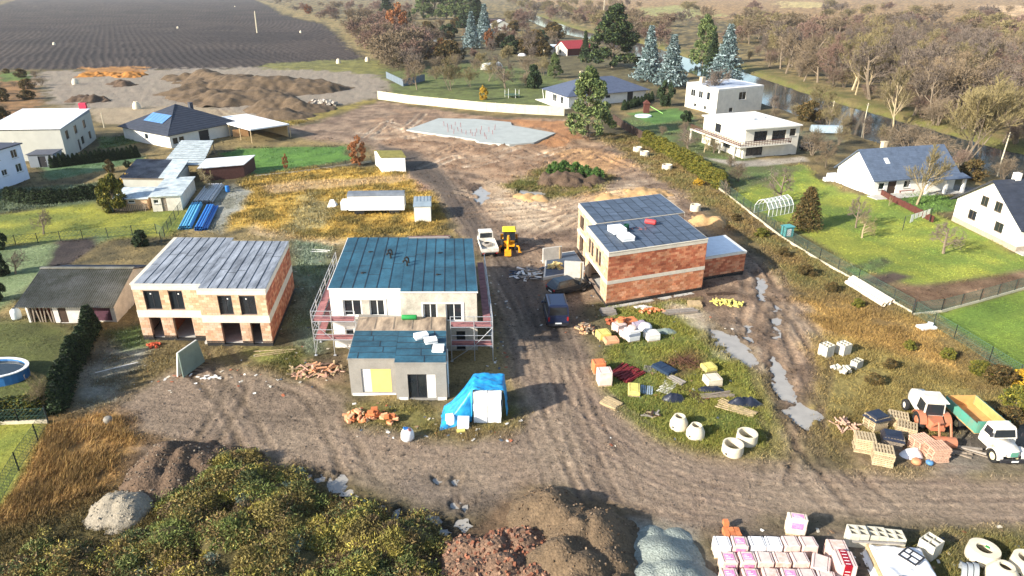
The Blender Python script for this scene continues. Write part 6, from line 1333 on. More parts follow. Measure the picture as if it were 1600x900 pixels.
# concrete formwork walls standing by the orange house
for i, (x0_, y0_, x1_, y1_, h_) in enumerate(((848,411,877,407,1.9),(881,440,911,442,2.5))):
    a_, c_ = on(x0_,y0_), on(x1_,y1_); d_ = c_-a_; m = MB(); m.obox((d_.length/2,0,h_/2),(d_.length,.22,h_)); o = m.build('formwork_wall', M['concrete'], None, False, a_, math.atan2(d_.y,d_.x)); tag(o, ('upright concrete wall panel beside the low felt slab','larger upright concrete wall panel standing in front of the orange house')[i], 'panel')
    m = MB(); m.obox((d_.length-.3,-.16,h_*.5),(.1,.09,h_*.98)); m.build('prop', M['timber'], o)
# rack with sheets near the left shell
p = on(298,578); t = thing('sheet_rack', 'leaning rack holding large glazed sheets in front of the left brick shell', 'rack', p, -.25)
m = MB(); m.hexa([(-.35,-1.3,.1),(-.25,-1.3,.1),(-.25,1.5,.1),(-.35,1.5,.1)],[(-.05,-1.1,2.3),(.05,-1.1,2.3),(.05,1.3,2.3),(-.05,1.3,2.3)]); m.build('board', M['board_white'], t)
m = MB(); m.hexa([(.25,-1.3,.1),(.33,-1.3,.1),(.33,1.5,.1),(.25,1.5,.1)],[(.07,-1.1,2.3),(.15,-1.1,2.3),(.15,1.3,2.3),(.07,1.3,2.3)]); m.build('glass_sheet', mat('greenish_glass', lin(120,136,126), .15, .2, 1, spec=.6), t)
for q in (-.55,.6):
    m = MB()
    for k in range(6): m.box(q-.32+.0,q+.32,-1.2+k*.5,-1.08+k*.5,.0,.07)
    each(m, 'pallet_board', mat('red_pallet', lin(150,96,72), .85, .2, 3) if q < 0 else M['soil_dark'], t)
heap('white_scraps', 'scattered white scraps before the sheet rack', 'scraps', 325, 588, 12, 1.8, .4, -.1, M['board_white'], (.4,.15,.05), 'scrap', 3, .1, .02)
sack('debris_bag', 'grey bag of rubble on the rough verge at left', 'bag', 170, 660, .32, .45, mat('grey_bag', lin(140,134,122), .8, .2, 4))
# concrete base slab with starter bars behind
S_ = [(635,203),(685,185),(742,186),(798,191),(800,196),(868,208),(834,223),(796,226),(748,222),(742,218)]
W_ = [G(a,b_,.25) for a,b_ in S_]; c = sum(W_, Vector())/len(W_); m = MB(); m.prism([(q.x-c.x,q.y-c.y) for q in W_], -.3, .3); o = m.build('foundation_slab', mat('pale_slab_concrete', lin(168,172,166), .7, .12, .5, fine=.05), None, False, (c.x,c.y,0)); tag(o, 'large pale concrete foundation slab with red starter bars', 'slab')
for (a,b_) in [(694,197),(700,200),(706,202),(711,196),(716,205),(722,208),(728,210),(735,208),(738,212),(745,207),(751,210),(757,213),(764,206),(770,210),(773,203),(700,206),(709,209),(742,213),(760,217),(752,203),(720,199)]:
    q = G(a,b_,.3); m = MB(); h_ = random.uniform(.7,1.3); m.tube((q.x-c.x,q.y-c.y,.29),(q.x-c.x+random.uniform(-.15,.15),q.y-c.y,.3+h_),.07,.07,5); m.build('starter_bar', M['scaf_red'], o)
# ================================================================ fences
M['fence_cream'] = mat('cream_concrete_panel', lin(208,198,168), .85, .2, 1, fine=.06, obrand=.08)
M['wire'] = mat('green_wire', lin(70,98,84), .6, .2, 3); M['post_dark'] = mat('dark_post', lin(50,54,52), .7, .2, 3)
M['kerb'] = mat('fence_kerb', lin(206,194,168), .85, .2, 1.5)
def panel_fence(label, pts, h, step, mt, name='concrete_fence', cat='fence'):
    W = [G(*q) for q in pts]; t = thing(name, label, cat, W[0]); o_ = W[0]
    for a_, c_ in zip(W[:-1], W[1:]):
        d_ = c_-a_; n = max(1, round(d_.length/step)); ang = math.atan2(d_.y,d_.x)
        for k in range(n):
            q = a_.lerp(c_, (k+.5)/n)-o_; m = MB(); m.obox((q.x,q.y,h/2),(d_.length/n-.16,.12,h),ang); m.build('panel', mt, t)
            q = a_.lerp(c_, k/n)-o_; m = MB(); m.obox((q.x,q.y,h/2+.04),(.16,.2,h+.08),ang); m.build('post', mt, t)
    return t
panel_fence('long cream concrete panel fence behind the foundation slab', [(591,155),(640,162),(700,168),(760,174),(820,178),(882,181)], 2.3, 3.0, M['fence_cream'])
def wire_fence(label, pts, h, step, kerb=True, mt=None, dense=.30, name='wire_fence'):
    W = [G(*q) for q in pts]; t = thing(name, label, 'fence', W[0]); o_ = W[0]; wm = MB()
    for a_, c_ in zip(W[:-1], W[1:]):
        d_ = c_-a_; n = max(1, round(d_.length/step)); ang = math.atan2(d_.y,d_.x)
        for k in range(n+1):
            q = a_.lerp(c_, k/n)-o_; m = MB(); m.tube((q.x,q.y,-.2),(q.x,q.y,h),.045,.045,6); m.build('post', M['post_dark'], t)
        if kerb:
            q = (a_+c_)/2-o_; m = MB(); m.obox((q.x,q.y,.08),(d_.length,.14,.34),ang); m.build('kerb', M['kerb'], t)
        u_ = d_.normalized(); L = d_.length; s = -h
        while s < L:
            for sg in (0,1):
                s0, s1 = max(0,s), min(L,s+h)
                if s1-s0 < .1: continue
                z0, z1 = (s0-s, s1-s); z0, z1 = (z0, z1) if sg == 0 else (h-z0, h-z1)
                p0_ = a_-o_+u_*s0; p1_ = a_-o_+u_*s1; wm.tube((p0_.x,p0_.y,.1+z0*.92),(p1_.x,p1_.y,.1+z1*.92),.012,.012,3,False)
            s += dense
        for z in (.15,h*.5,h-.05): p0_, p1_ = a_-o_, c_-o_; wm.tube((p0_.x,p0_.y,z),(p1_.x,p1_.y,z),.014,.014,3,False)
    tag(wm.build('wire_netting', mt or M['wire'], t), kind='stuff'); return t
wire_fence('green wire fence on pale kerb between scrub and the villa gardens', [(1020,230),(1080,262),(1140,308),(1222,372),(1280,408),(1340,442),(1425,490)], 1.6, 2.8)
wire_fence('wire fence with kerb along the top of the far right lawn', [(1425,493),(1470,488),(1530,472),(1610,449)], 1.5, 2.6)
wire_fence('low wire fence along the right lawn and scrub', [(1428,492),(1490,530),(1545,565),(1640,626)], 1.5, 3.0, False)
wire_fence('wire fence around the bright lawn at lower left', [(76,662),(60,690),(30,735),(0,788),(-25,830)], 1.5, 2.4, False)
wire_fence('thin wire fence with kerb above the lower left lawn', [(-30,664),(30,662),(76,660)], 1.3, 2.4)
wire_fence('wire fence between the frosty garden and yellow lawn at left', [(-10,386),(60,380),(130,375),(245,365),(258,372)], 1.4, 3.0, False, dense=.5)
wire_fence('wire fence behind the yellow garden lawn, left', [(285,328),(268,352),(252,378)], 1.4, 2.4, False, dense=.5)
wire_fence('low kerb fence in front of the green lawn by carport', [(398,276),(460,270),(520,262),(580,253)], 1.1, 3.0, dense=.6)
panel_fence('low brown wooden fence around the gabled house terrace', [(1368,300),(1388,312),(1420,328),(1458,348)], .9, 1.5, M['cladding_brown'], 'wooden_fence')
panel_fence('dark brown board fence beside the big pine', [(958,190),(975,202),(1000,216),(1020,228)], 1.7, 2.2, mat('dark_fence_board', lin(74,58,50), .8, .25, 2), 'board_fence')
panel_fence('low concrete wall beside the carport garden shed', [(604,122),(630,135),(664,126)], 2.2, 4, mat('bluegrey_sheet', lin(110,122,132), .6, .2, 1), 'sheet_fence')
# ================================================================ vehicles
M['tyre'] = mat('tyre', (.02,.02,.02), .85, .3, 6); M['rim'] = mat('rim_silver', (.45,.45,.45), .4, .2, 6, metal=.5)
M['car_glass'] = mat('car_glass', (.02,.025,.03), .06, .2, 1, spec=.7); M['lamp_clear'] = mat('lamp_clear', (.7,.7,.68), .15, .1, 3, spec=.6); M['lamp_red'] = mat('lamp_red', (.35,.02,.02), .2, .1, 3, spec=.6)
M['plate'] = mat('number_plate', (.75,.75,.72), .5, .1, 3)
def wheel(t, x, y, r, w, rim=None, tyre=None):
    s_ = 1 if y > 0 else -1
    m = MB(); m.lathe([(r*.55,-w/2),(r*.92,-w/2),(r,-w*.3),(r,w*.3),(r*.92,w/2),(r*.55,w/2),(r*.55,-w/2)], 20, (x,y,r), 'y'); o = m.build('wheel', tyre or M['tyre'], t, True)
    m = MB(); m.lathe([(0,w*.42*s_),(r*.2,w*.46*s_),(r*.3,w*.3*s_),(r*.56,w*.36*s_)], 14, (x,y,r), 'y'); m.lathe([(0,-w*.42*s_),(r*.56,-w*.36*s_)], 14, (x,y,r), 'y'); m.build('rim', rim or M['rim'], o)
def cabin(t, x0, x1, tx0, tx1, zb, zt, wb, wt, paint, side=((.04,.46),(.52,.96)), roof_th=.06, glass_t=(.1,.86), rear=True, front=True):
    """glasshouse: painted pillars and roof, glass set on every side"""
    P = lambda s, q, sg: (x0+(x1-x0)*s+((tx0-x0)*(1-s)+(tx1-x1)*s)*q, sg*(wb+(wt-wb)*q), zb+(zt-zb)*q)
    m = MB(); m.hexa([P(0,0,-1),P(1,0,-1),P(1,0,1),P(0,0,1)], [P(0,1,-1),P(1,1,-1),P(1,1,1),P(0,1,1)])
    r0 = [P(0,1,-1),P(1,1,-1),P(1,1,1),P(0,1,1)]; c_ = Vector(((tx0+tx1)/2,0,zt+roof_th)); m.hexa(r0, [tuple(Vector((p[0],p[1],zt+roof_th)).lerp(c_, .1)) for p in r0])
    ca = m.build('cabin', paint, t)
    def glass(pts, n): 
        g = MB(); n = Vector(n)*.014; g.hexa([tuple(Vector(p)-n*.2) for p in pts], [tuple(Vector(p)+n) for p in pts]); g.build('window', M['car_glass'], ca)
    for sg in (-1,1):
        for (a, b_) in side: glass([P(a,glass_t[0],sg),P(b_,glass_t[0],sg),P(b_,glass_t[1],sg),P(a,glass_t[1],sg)][::sg], (0,sg,.2))
    k = .86
    def endg(s, nx):
        q0, q1 = P(s,glass_t[0],-1), P(s,glass_t[1],-1); a = [(q0[0],q0[1]*k,q0[2]),(q0[0],-q0[1]*k,q0[2]),(q1[0],-q1[1]*k,q1[2]),(q1[0],q1[1]*k,q1[2])]; glass(a, (nx,0,.5))
    if front: endg(1, 1)
    if rear: endg(0, -1)
    return ca
def bodyloft(t, secs, paint, name='body', smooth=False):
    """sections along x: (x, half width low, half width high, z low, z high)"""
    m = MB(); R_ = []
    for (x, wl, wh, zl, zh) in secs:
        zm = zl+(zh-zl)*.45; R_.append([(x,-wl*.94,zl),(x,-wl,zl+.08),(x,-wl,zm),(x,-wh,zh-.06),(x,-wh*.94,zh),(x,wh*.94,zh),(x,wh,zh-.06),(x,wl,zm),(x,wl,zl+.08),(x,wl*.94,zl)])
    m.loft(R_); return m.build(name, paint, t, smooth)
def small(t, name, mt, x, y, z, sx_, sy_, sz_, rz=0):
    m = MB(); m.obox((x,y,z),(sx_,sy_,sz_),rz); return m.build(name, mt, t)
def heading(p_rear, p_front): a_, c_ = G(*p_rear), G(*p_front); return a_, math.atan2(c_.y-a_.y, c_.x-a_.x)
# dark blue van, tail to the camera
a_, hd = heading((872,514), (863,480)); t = thing('van', 'dark blue compact van parked on the muddy road, tail towards viewer', 'van', (a_.x,a_.y,float(ground_z(a_.x,a_.y)))+() if False else Vector((a_.x,a_.y,float(ground_z(a_.x,a_.y)))), hd)
pb = mat('dark_blue_paint', lin(30,40,66), .3, .15, 1, spec=.6)
bodyloft(t, [(.0,.80,.80,.38,1.08),(.06,.84,.84,.30,1.1),(2.9,.86,.84,.28,1.1),(3.5,.85,.80,.28,1.06),(4.1,.82,.74,.30,.95),(4.25,.76,.68,.36,.80)], pb)
cabin(t, .02, 3.1, .10, 2.5, 1.101, 1.95, .82, .74, pb, ((.05,.30),(.36,.62),(.67,.95))); t.scale = (1.2,1.25,1.2)
for x in (.75,3.4):
    for y in (-.76,.76): wheel(t, x, y, .32, .2)
for y in (-.72,.72): small(t, 'tail_light', M['lamp_red'], -.01, y, .88, .06, .12, .34); small(t, 'headlight', M['lamp_clear'], 4.16, y*.82, .66, .1, .22, .16); small(t, 'mirror', pb, 2.85, y*1.32, 1.1, .12, .2, .16)
small(t, 'bumper', M['frame_dark'], -.05, 0, .42, .14, 1.6, .22); small(t, 'number_plate', M['plate'], -.125, 0, .55, .02, .5, .11)
m = MB(); m.tube((.5,-.6,2.04),(2.2,-.6,2.04),.02,.02,6); m.tube((.5,.6,2.04),(2.2,.6,2.04),.02,.02,6); each(m, 'roof_rail', M['frame_dark'], t)
# black hatchback
p0_, p1_ = G(876,463), G(908,455); hd = math.atan2(p1_.y-p0_.y, p1_.x-p0_.x); c_ = p0_ + Vector((math.cos(hd),math.sin(hd),0))*-.85 + Vector((-math.sin(hd),math.cos(hd),0))*.75
t = thing('car', 'black hatchback parked beside the orange house behind blue van', 'car', (c_.x,c_.y,float(ground_z(c_.x,c_.y))), hd)
pk = mat('black_paint', lin(24,34,44), .25, .15, 1, spec=.7)
bodyloft(t, [(.0,.74,.70,.42,.82),(.08,.82,.78,.28,.92),(.8,.84,.80,.24,.93),(2.9,.84,.80,.24,.92),(3.4,.83,.76,.24,.86),(4.0,.78,.66,.27,.70),(4.15,.66,.58,.34,.58)], pk)
cabin(t, .15, 3.1, .55, 2.3, .921, 1.40, .78, .58, pk, ((.10,.46),(.51,.90))); t.scale = (1.15,1.15,1.15)
for x in (.75,3.3):
    for y in (-.74,.74): wheel(t, x, y, .31, .2)
for y in (-.62,.62): small(t, 'tail_light', M['lamp_red'], .02, y, .76, .1, .22, .18); small(t, 'headlight', M['lamp_clear'], 4.05, y*.85, .60, .14, .26, .12); small(t, 'mirror', pk, 2.75, y*1.46, 1.0, .14, .2, .12)
small(t, 'number_plate', M['plate'], -.015, 0, .5, .02, .5, .11)
# white flatbed tipper behind the teal-roofed house
a_, hd = heading((766,404), (752,366)); t = thing('truck', 'small white dropside truck on the road beside yellow digger', 'truck', Vector((a_.x,a_.y,0)), hd)
wp_ = mat('white_lorry_paint', lin(226,223,214), .45, .2, 1.6, c2=lin(190,180,162), fine=.05)
m = MB(); m.box(.1,5.6,-.5,.5,.5,.75); m.build('chassis', M['frame_dark'], t)
m = MB(); m.box(.0,3.6,-1.0,1.0,.78,.88); m.build('bed', mat('worn_bed', lin(206,200,186), .7, .25, 2), t)
for (x0_,x1_,y0_,y1_) in ((0,3.6,-1.05,-.99),(0,3.6,.99,1.05),(-.05,.01,-1.05,1.05),(3.56,3.62,-1.05,1.05)): m = MB(); m.box(x0_,x1_,y0_,y1_,.884,1.28); m.build('side_board', wp_, t)
m = MB(); m.lathe([(.35,0),(.6,.02),(.62,.3),(.35,.34)], 16, (2.2,.1,.89)); m.build('hose_coil', M['grey_slat'], t)
bodyloft(t, [(3.8,.95,.95,.55,1.25),(5.1,.95,.92,.5,1.25),(5.6,.92,.88,.5,1.1)], wp_, 'cab')
cabin(t, 3.8, 5.45, 3.85, 5.1, 1.251, 2.05, .92, .85, wp_, ((.3,.92),))
for x in (1.0,4.8):
    for y in (-.85,.85): wheel(t, x, y, .38, .26)
for y in (-.8,.8): small(t, 'tail_light', M['lamp_red'], -.09, y, .7, .05, .25, .12)
# yellow backhoe digger
a_, hd = heading((796,398), (795,366)); t = thing('backhoe_digger', 'yellow backhoe digger working on the mud right of the white truck', 'digger', Vector((a_.x,a_.y,0)), hd)
yp = mat('yellow_machine_paint', lin(232,168,30), .5, .3, 2, c2=lin(190,112,24)); yt = mat('yellow_cab_roof', lin(236,206,40), .5, .15, 2)
bodyloft(t, [(1.2,.9,.8,.6,1.3),(2.6,.9,.8,.6,1.4),(4.6,.6,.5,.7,1.5),(4.8,.5,.45,.8,1.3)], yp)
cabin(t, 1.3, 2.9, 1.4, 2.8, 1.41, 2.5, .75, .70, M['frame_dark'], ((.08,.92),))
m = MB(); m.hexa([(1.15,-.85,2.57),(3.0,-.85,2.57),(3.0,.85,2.57),(1.15,.85,2.57)],[(1.3,-.7,2.72),(2.85,-.7,2.72),(2.85,.7,2.72),(1.3,.7,2.72)]); m.build('cab_roof', yt, t)
for y in (-.85,.85): wheel(t, 1.6, y, .72, .42, yt); wheel(t, 4.0, y*.9, .45, .3, yt)
m = MB(); m.path([(1.2,0,1.0),(.3,.1,2.3),(-.2,.15,2.2)],.17,6); m.build('boom', yp, t)
m = MB(); m.path([(-.2,.15,2.25),(-.7,.2,.9)],.14,6); m.build('dipper', yp, t)
m = MB(); m.hexa([(-1.05,-.2,.2),(-.35,-.2,.25),(-.35,.6,.25),(-1.05,.6,.2)],[(-.95,-.2,.8),(-.55,-.2,.95),(-.55,.6,.95),(-.95,.6,.8)]); m.build('bucket', yp, t)
for y in (-.95,.95): m = MB(); m.path([(1.2,y*.6,.9),(.8,y*1.25,.75),(.75,y*1.35,.05)],.11,6); m.obox((.75,y*1.35,.06),(.45,.4,.12)); m.build('stabiliser', yp, t)
m = MB(); m.hexa([(5.0,-1.1,.15),(5.7,-1.1,.1),(5.7,1.1,.1),(5.0,1.1,.15)],[(5.0,-1.1,.9),(5.2,-1.1,.9),(5.2,1.1,.9),(5.0,1.1,.9)]); m.build('front_shovel', yp, t)
for y in (-.5,.5): m = MB(); m.path([(3.2,y,1.5),(4.6,y,1.45),(5.05,y,.6)],.09,6); m.build('loader_arm', yp, t)
# old white tractor loader with orange rear
a_ = G(1449,668); b__ = G(1428,640); hd = math.atan2(b__.y-a_.y, b__.x-a_.x); t = thing('tractor_loader', 'white and orange tractor loader standing among stacked pallets', 'tractor', Vector((a_.x,a_.y,float(ground_z(a_.x,a_.y)))), hd)
op = mat('orange_machine_paint', lin(184,104,72), .6, .3, 2, c2=lin(150,110,86))
bodyloft(t, [(.9,.5,.46,.75,1.6),(1.4,.55,.5,.7,1.85),(2.6,.52,.44,.75,1.75),(2.95,.44,.36,.85,1.5)], wp_, 'bonnet', True)
cabin(t, -.35, .95, -.25, .8, 1.2, 2.35, .72, .66, wp_, ((.08,.92),))
m = MB(); m.hexa([(-.5,-.8,2.42),(1.05,-.8,2.42),(1.05,.8,2.42),(-.5,.8,2.42)],[(-.35,-.65,2.6),(.9,-.65,2.6),(.9,.65,2.6),(-.35,.65,2.6)]); m.build('cab_roof', wp_, t)
bodyloft(t, [(-1.3,.5,.4,.6,1.2),(-.4,.65,.6,.55,1.3),(.9,.6,.6,.55,1.2)], op)
for y in (-.85,.85): wheel(t, -.2, y, .7, .4, op); wheel(t, 2.3, y*.85, .45, .28, wp_); m = MB(); m.lathe([(.74,-.24),(.8,-.24),(.8,.24),(.74,.24)], 10, (-.2,y,.7), 'y', .3, 2.9); m.build('mudguard', op, t)
for y in (-.45,.45): small(t, 'headlight', M['lamp_clear'], 2.95, y*.6, 1.2, .06, .16, .16)
for y in (-.4,.4): m = MB(); m.path([(-1.2,y,.9),(-1.9,y,1.7),(-2.4,y,.9)],.08,6); m.build('rear_arm', op, t)
m = MB(); m.lathe([(0,-.75),(.4,-.75),(.4,.75),(0,.75)], 12, (-2.4,0,.45), 'y', 0, 4.2); m.build('bucket', op, t)
# white bonneted tipper lorry with teal body
a_ = G(1512,668); b__ = G(1566,718); hd = math.atan2(b__.y-a_.y, b__.x-a_.x); t = thing('tipper_lorry', 'old white bonneted lorry with teal tipping body, parked at right edge', 'lorry', Vector((a_.x,a_.y,float(ground_z(a_.x,a_.y)))), hd)
tl = mat('teal_paint', lin(62,140,122), .55, .3, 1.5, c2=lin(110,136,116)); tn = mat('tan_inside', lin(206,158,96), .75, .25, 1.5)
m = MB(); m.box(-1.3,4.2,-.45,.45,.62,.85); m.build('chassis', M['frame_dark'], t)
m = MB(); m.box(-1.5,2.1,-1.15,1.15,1.0,1.08); m.build('body_floor', tn, t)
for nm, q0, q1 in (('left',1.10,1.16),('right',-1.16,-1.10)):
    m = MB(); m.box(-1.5,2.1,q0,q1,1.083,1.85); sb = m.build('side_board', tl, t); m = MB(); q = 1.096 if q0 > 0 else -1.099; m.box(-1.46,2.06,q,q+.003,1.09,1.84); m.build('inner_face', tn, sb)
    m = MB()
    for k in range(5): x_ = -1.4+k*.85; s_ = q1+.02 if q0 > 0 else q0-.02; m.box(x_,x_+.08,min(s_,q1 if q0>0 else q0)+.001,max(s_,q1 if q0>0 else q0)+.02,1.05,1.85)
    each(m, 'rib', tl, sb)
m = MB(); m.box(2.102,2.16,-1.16,1.16,1.083,2.05); hb = m.build('headboard', tl, t); m = MB(); m.box(2.096,2.1,-1.09,1.09,1.09,2.0); m.build('inner_face', tn, hb)
m = MB(); m.box(-1.56,-1.502,-1.16,1.16,1.083,1.85); m.build('tail_board', tn, t)
cb = bodyloft(t, [(2.3,.95,.92,.7,1.5),(3.3,.95,.9,.7,1.5)], wp_, 'cab_base')
cabin(t, 2.32, 3.4, 2.4, 3.22, 1.501, 2.2, .88, .76, wp_, ((.15,.9),), roof_th=.12)
bodyloft(t, [(3.3,.62,.56,.75,1.5),(4.1,.52,.44,.75,1.42),(4.55,.42,.34,.78,1.28)], wp_, 'bonnet', True)
small(t, 'grille', tl, 4.57, 0, 1.02, .05, .5, .34); small(t, 'bumper', M['frame_dark'], 4.72, 0, .62, .14, 1.9, .22); small(t, 'number_plate', M['plate'], 4.80, 0, .62, .02, .48, .12)
cw = mat('cream_rim', lin(226,214,168), .6, .15, 2)
for y in (-.85,.85):
    wheel(t, 3.95, y, .50, .28, cw, cw if False else None); wheel(t, .1, y, .50, .5, cw)
    m = MB(); m.lathe([(.54,-.2),(.60,-.2),(.60,.2),(.54,.2)], 10, (3.95,y,.52), 'y', .05, 3.0); m.build('mudguard', wp_, t); small(t, 'headlight', M['lamp_clear'], 4.5, y*.78, 1.0, .12, .24, .24); small(t, 'mirror', M['frame_dark'], 3.5, y*1.3, 1.9, .05, .2, .3)
# pallet stacks around them
def pallet_stack(label, px, py, rz, n, mt, w=1.3, d=1.1, cover=None):
    p = on(px,py); t = thing('pallet_stack', label, 'pallet stack', p, rz)
    for k in range(n):
        m = MB(); z = k*.145; j = random.uniform(-.05,.05)
        for q in range(3): y = -d/2+.06+(d-.12)*q/2; m.box(-w/2+j,w/2+j,y-.05,y+.05,z,z+.09)
        for q in range(7): x = -w/2+.06+(w-.12)*q/6; m.box(x-.055+j,x+.055+j,-d/2,d/2,z+.092,z+.12)
        m.build('wood_pallet', mt, t)
    if cover: m = MB(); m.hexa([(-w/2-.1,-d/2-.1,n*.145-.2),(w/2+.1,-d/2-.1,n*.145-.25),(w/2+.1,d/2+.1,n*.145-.2),(-w/2-.1,d/2+.1,n*.145-.3)],[(-w/2+.1,-d/2+.1,n*.145+.1),(w/2-.1,-d/2+.1,n*.145+.05),(w/2-.1,d/2-.1,n*.145+.1),(-w/2+.1,d/2-.1,n*.145+.07)]); m.build('cover_foil', cover, t)
    return t
wp2 = mat('pinkish_pallet_wood', lin(206,166,140), .85, .25, 3, obrand=.15)
for (x_, y_, rz_, n_, mt_, cv, lb) in ((1366,668,.35,8,M['pal_wood'],M['black_foil'],'tall pallet stack topped with dark foil, left rear of the group'),(1348,702,-.3,8,M['pal_wood'],None,'yellowish pallet stack at left front of the group'),(1376,722,-.35,8,M['pal_wood'],None,'yellowish pallet stack nearest the road, next to dark foil'),(1392,694,-.35,6,M['timber_grey'],M['black_foil'],'pallet stack hidden under dark foil between the yellowish stacks'),(1414,678,-.5,6,M['pal_wood'],None,'low untidy pallet stack left of the tractor loader'),(1400,662,-.4,6,M['pal_wood'],M['grey_slat'] if False else None,'pallet stack at the rear left of tractor loader'),(1437,702,.25,7,wp2,None,'pinkish pallet stack in front of the tractor loader'),(1460,716,.1,8,wp2,None,'reddish pallet stack at the lorry side of the group')):
    pallet_stack(lb, x_, y_, rz_, n_, mt_, cover=cv)
heap('scrap_pile', 'heap of pinkish boards left behind the pallet stacks', 'boards', 1319, 668, 22, .9, .8, 0, wp2, (.9,.12,.06), 'board', 3, .8, .7)
foilheap('white foil crumpled at the road edge before pallet stacks', 1424, 712, 1.6, 1.1, .6, M['foil_white'], 12)
sack('rubbish_bag', 'orange rubbish bag beside white foil at the road edge', 'bag', 1431, 724, .32, .32, mat('orange_bag', lin(206,140,100), .5, .2, 4))
sack('rubbish_bag', 'blue rubbish bag right of the orange bag at road edge', 'bag', 1452, 725, .24, .26, mat('dull_blue_bag', lin(84,128,168), .5, .2, 4))
heap('timber_pile', 'long grey poles lying under the lorry side', 'poles', 1480, 700, 12, 1.6, .8, -.5, [M['timber_grey'],M['grey_slat']], (2.4,.14,.1), 'pole', .3, .15, .2)
# ================================================================ trees, hedges, weeds and grass
def height_to(px, py, top):
    p = G(px, py); lo, hi = 0.0, 60.0
    for _ in range(40):
        md = (lo+hi)/2
        if PX(p.x, p.y, md)[1] > top: lo = md
        else: hi = md
    return lo
def rnd_dir(): 
    v = RNG.normal(size=3); return v/np.linalg.norm(v)
def bare_mesh(seed, H=10.0, up=.55, spread=1.0, n=(7,6,6,6), multi=1, trunk=.35, tw=.022):
    """trunk+limbs segments and twig triangles for a leafless tree"""
    rg = np.random.default_rng(seed); T = MB(); TV = []; TF = []
    def seg(mb, a, b_, r0, r1, nn): mb.tube(a, b_, r0, r1, nn, False)
    def twig(a, b_, w_):
        d = b_-a; s = np.cross(d, rg.normal(size=3)); s = s/(np.linalg.norm(s)+1e-9)*w_; k = len(TV); TV.extend([a-s, a+s, b_]); TF.append((k, k+1, k+2))
    def grow(a, d, L, r, lv):
        mid = a + d*L*.5 + rg.normal(size=3)*L*.05; d2 = d + rg.normal(size=3)*.12 + np.array([0,0,.08*up]); d2 /= np.linalg.norm(d2); e = mid + d2*L*.5
        if lv <= 1: seg(T, tuple(a), tuple(mid), r, r*.75, 5); seg(T, tuple(mid), tuple(e), r*.75, r*.5, 5)
        elif lv == 2: seg(T, tuple(a), tuple(e), r, r*.4, 3)
        else: twig(a, e, max(tw, r))
        if lv >= len(n): return
        for k in range(n[lv]):
            q = .25+.75*(k+rg.random())/n[lv]; s = a + (mid-a)*min(1,q*2) if q < .5 else mid + (e-mid)*(q*2-1)
            ax = rg.normal(size=3); ax -= ax.dot(d2)*d2; ax /= np.linalg.norm(ax)+1e-9
            nd = d2*up + ax*spread*rg.uniform(.5,1.0) + np.array([0,0,.25*up]); nd /= np.linalg.norm(nd)
            grow(s, nd, L*rg.uniform(.42,.68)*(1.15-q*.4), max(.012, r*.42), lv+1)
    for m_ in range(multi):
        a = np.array([0,0,-.2]) + (rg.normal(size=3)*np.array([.3,.3,0]) if multi > 1 else 0)
        d = np.array([0,0,1.0]) + rg.normal(size=3)*np.array([.32,.32,0])*(1 if multi > 1 else .12); d /= np.linalg.norm(d); grow(a, d, H*.62, H*.022*(1.0 if multi == 1 else .55)*trunk/.35, 0)
    V = np.array(TV); zmax = V[:,2].max(); k = H/zmax
    return [(p[0]*k,p[1]*k,p[2]*k) for p in T.v], T.f, V*k, np.array(TF)
def bare_proto(name, seed, bark, twm, **kw):
    tv, tf, V, F = bare_mesh(seed, **kw); me = bpy.data.meshes.new('trunk'); me.from_pydata(tv, [], tf); me.materials.append(bark); me.update()
    return (me, raw_mesh('twigs', V, F, twm))
def put_tree(name, label, cat, px, py, top, proto, group=None, wide=1.0, H0=10.0, rot=None, z=None):
    h = height_to(px, py, top); p = on(px, py) if z is None else Vector((*G(px,py).xy, z)); k = h/H0
    t = thing(name, label, cat, p, random.uniform(0,6.28) if rot is None else rot, group); t.scale = (k*wide, k*wide, k)
    for nm, me in zip(('trunk','crown'), proto): obj(nm, me, t)
    return t
BK = mat('grey_bark', lin(126,112,94), .9, .3, 2, obrand=.2); BK2 = mat('pale_bark', lin(164,148,116), .9, .25, 2, obrand=.15)
TWB = mat('brown_twigs', lin(124,108,86), .9, .25, .4, obrand=.28); TWR = mat('reddish_twigs', lin(122,98,86), .9, .25, .4, obrand=.25); TWY = mat('olive_twigs', lin(128,116,80), .9, .25, .4, obrand=.25); TWG = mat('greyish_twigs', lin(110,98,88), .9, .25, .4, obrand=.2)
BARE = [bare_proto('b', 1, BK, TWB, n=(9,8,8,7), tw=.03), bare_proto('b', 2, BK, TWG, n=(9,8,8,7), up=.7, tw=.03), bare_proto('b', 3, BK2, TWY, n=(9,8,8,6), up=.9, spread=.7, tw=.026), bare_proto('b', 4, BK, TWR, n=(9,8,8,7), spread=1.1, tw=.03),
        bare_proto('b', 5, BK, TWY, n=(7,7,7,6), multi=5, up=.9, spread=.7, tw=.026, trunk=.22), bare_proto('b', 6, BK, TWY, n=(8,7,7,7), multi=2, up=.6, tw=.03)]
SHR = [bare_proto('s', 11, BK, TWR, n=(7,6,6), multi=9, up=.5, spread=1.0, tw=.03), bare_proto('s', 12, BK, TWB, n=(7,6,6), multi=9, up=.5, spread=1.0, tw=.03), bare_proto('s', 13, BK, TWY, n=(7,6,6), multi=9, up=.6, spread=.9, tw=.03)]
FRUIT = [bare_proto('f', 21, BK, TWG, n=(7,7,6,5), up=.35, spread=1.2, H=5, trunk=.5, tw=.016), bare_proto('f', 22, BK2, TWY, n=(7,7,6,5), up=.45, spread=1.1, H=5, trunk=.5, tw=.016)]
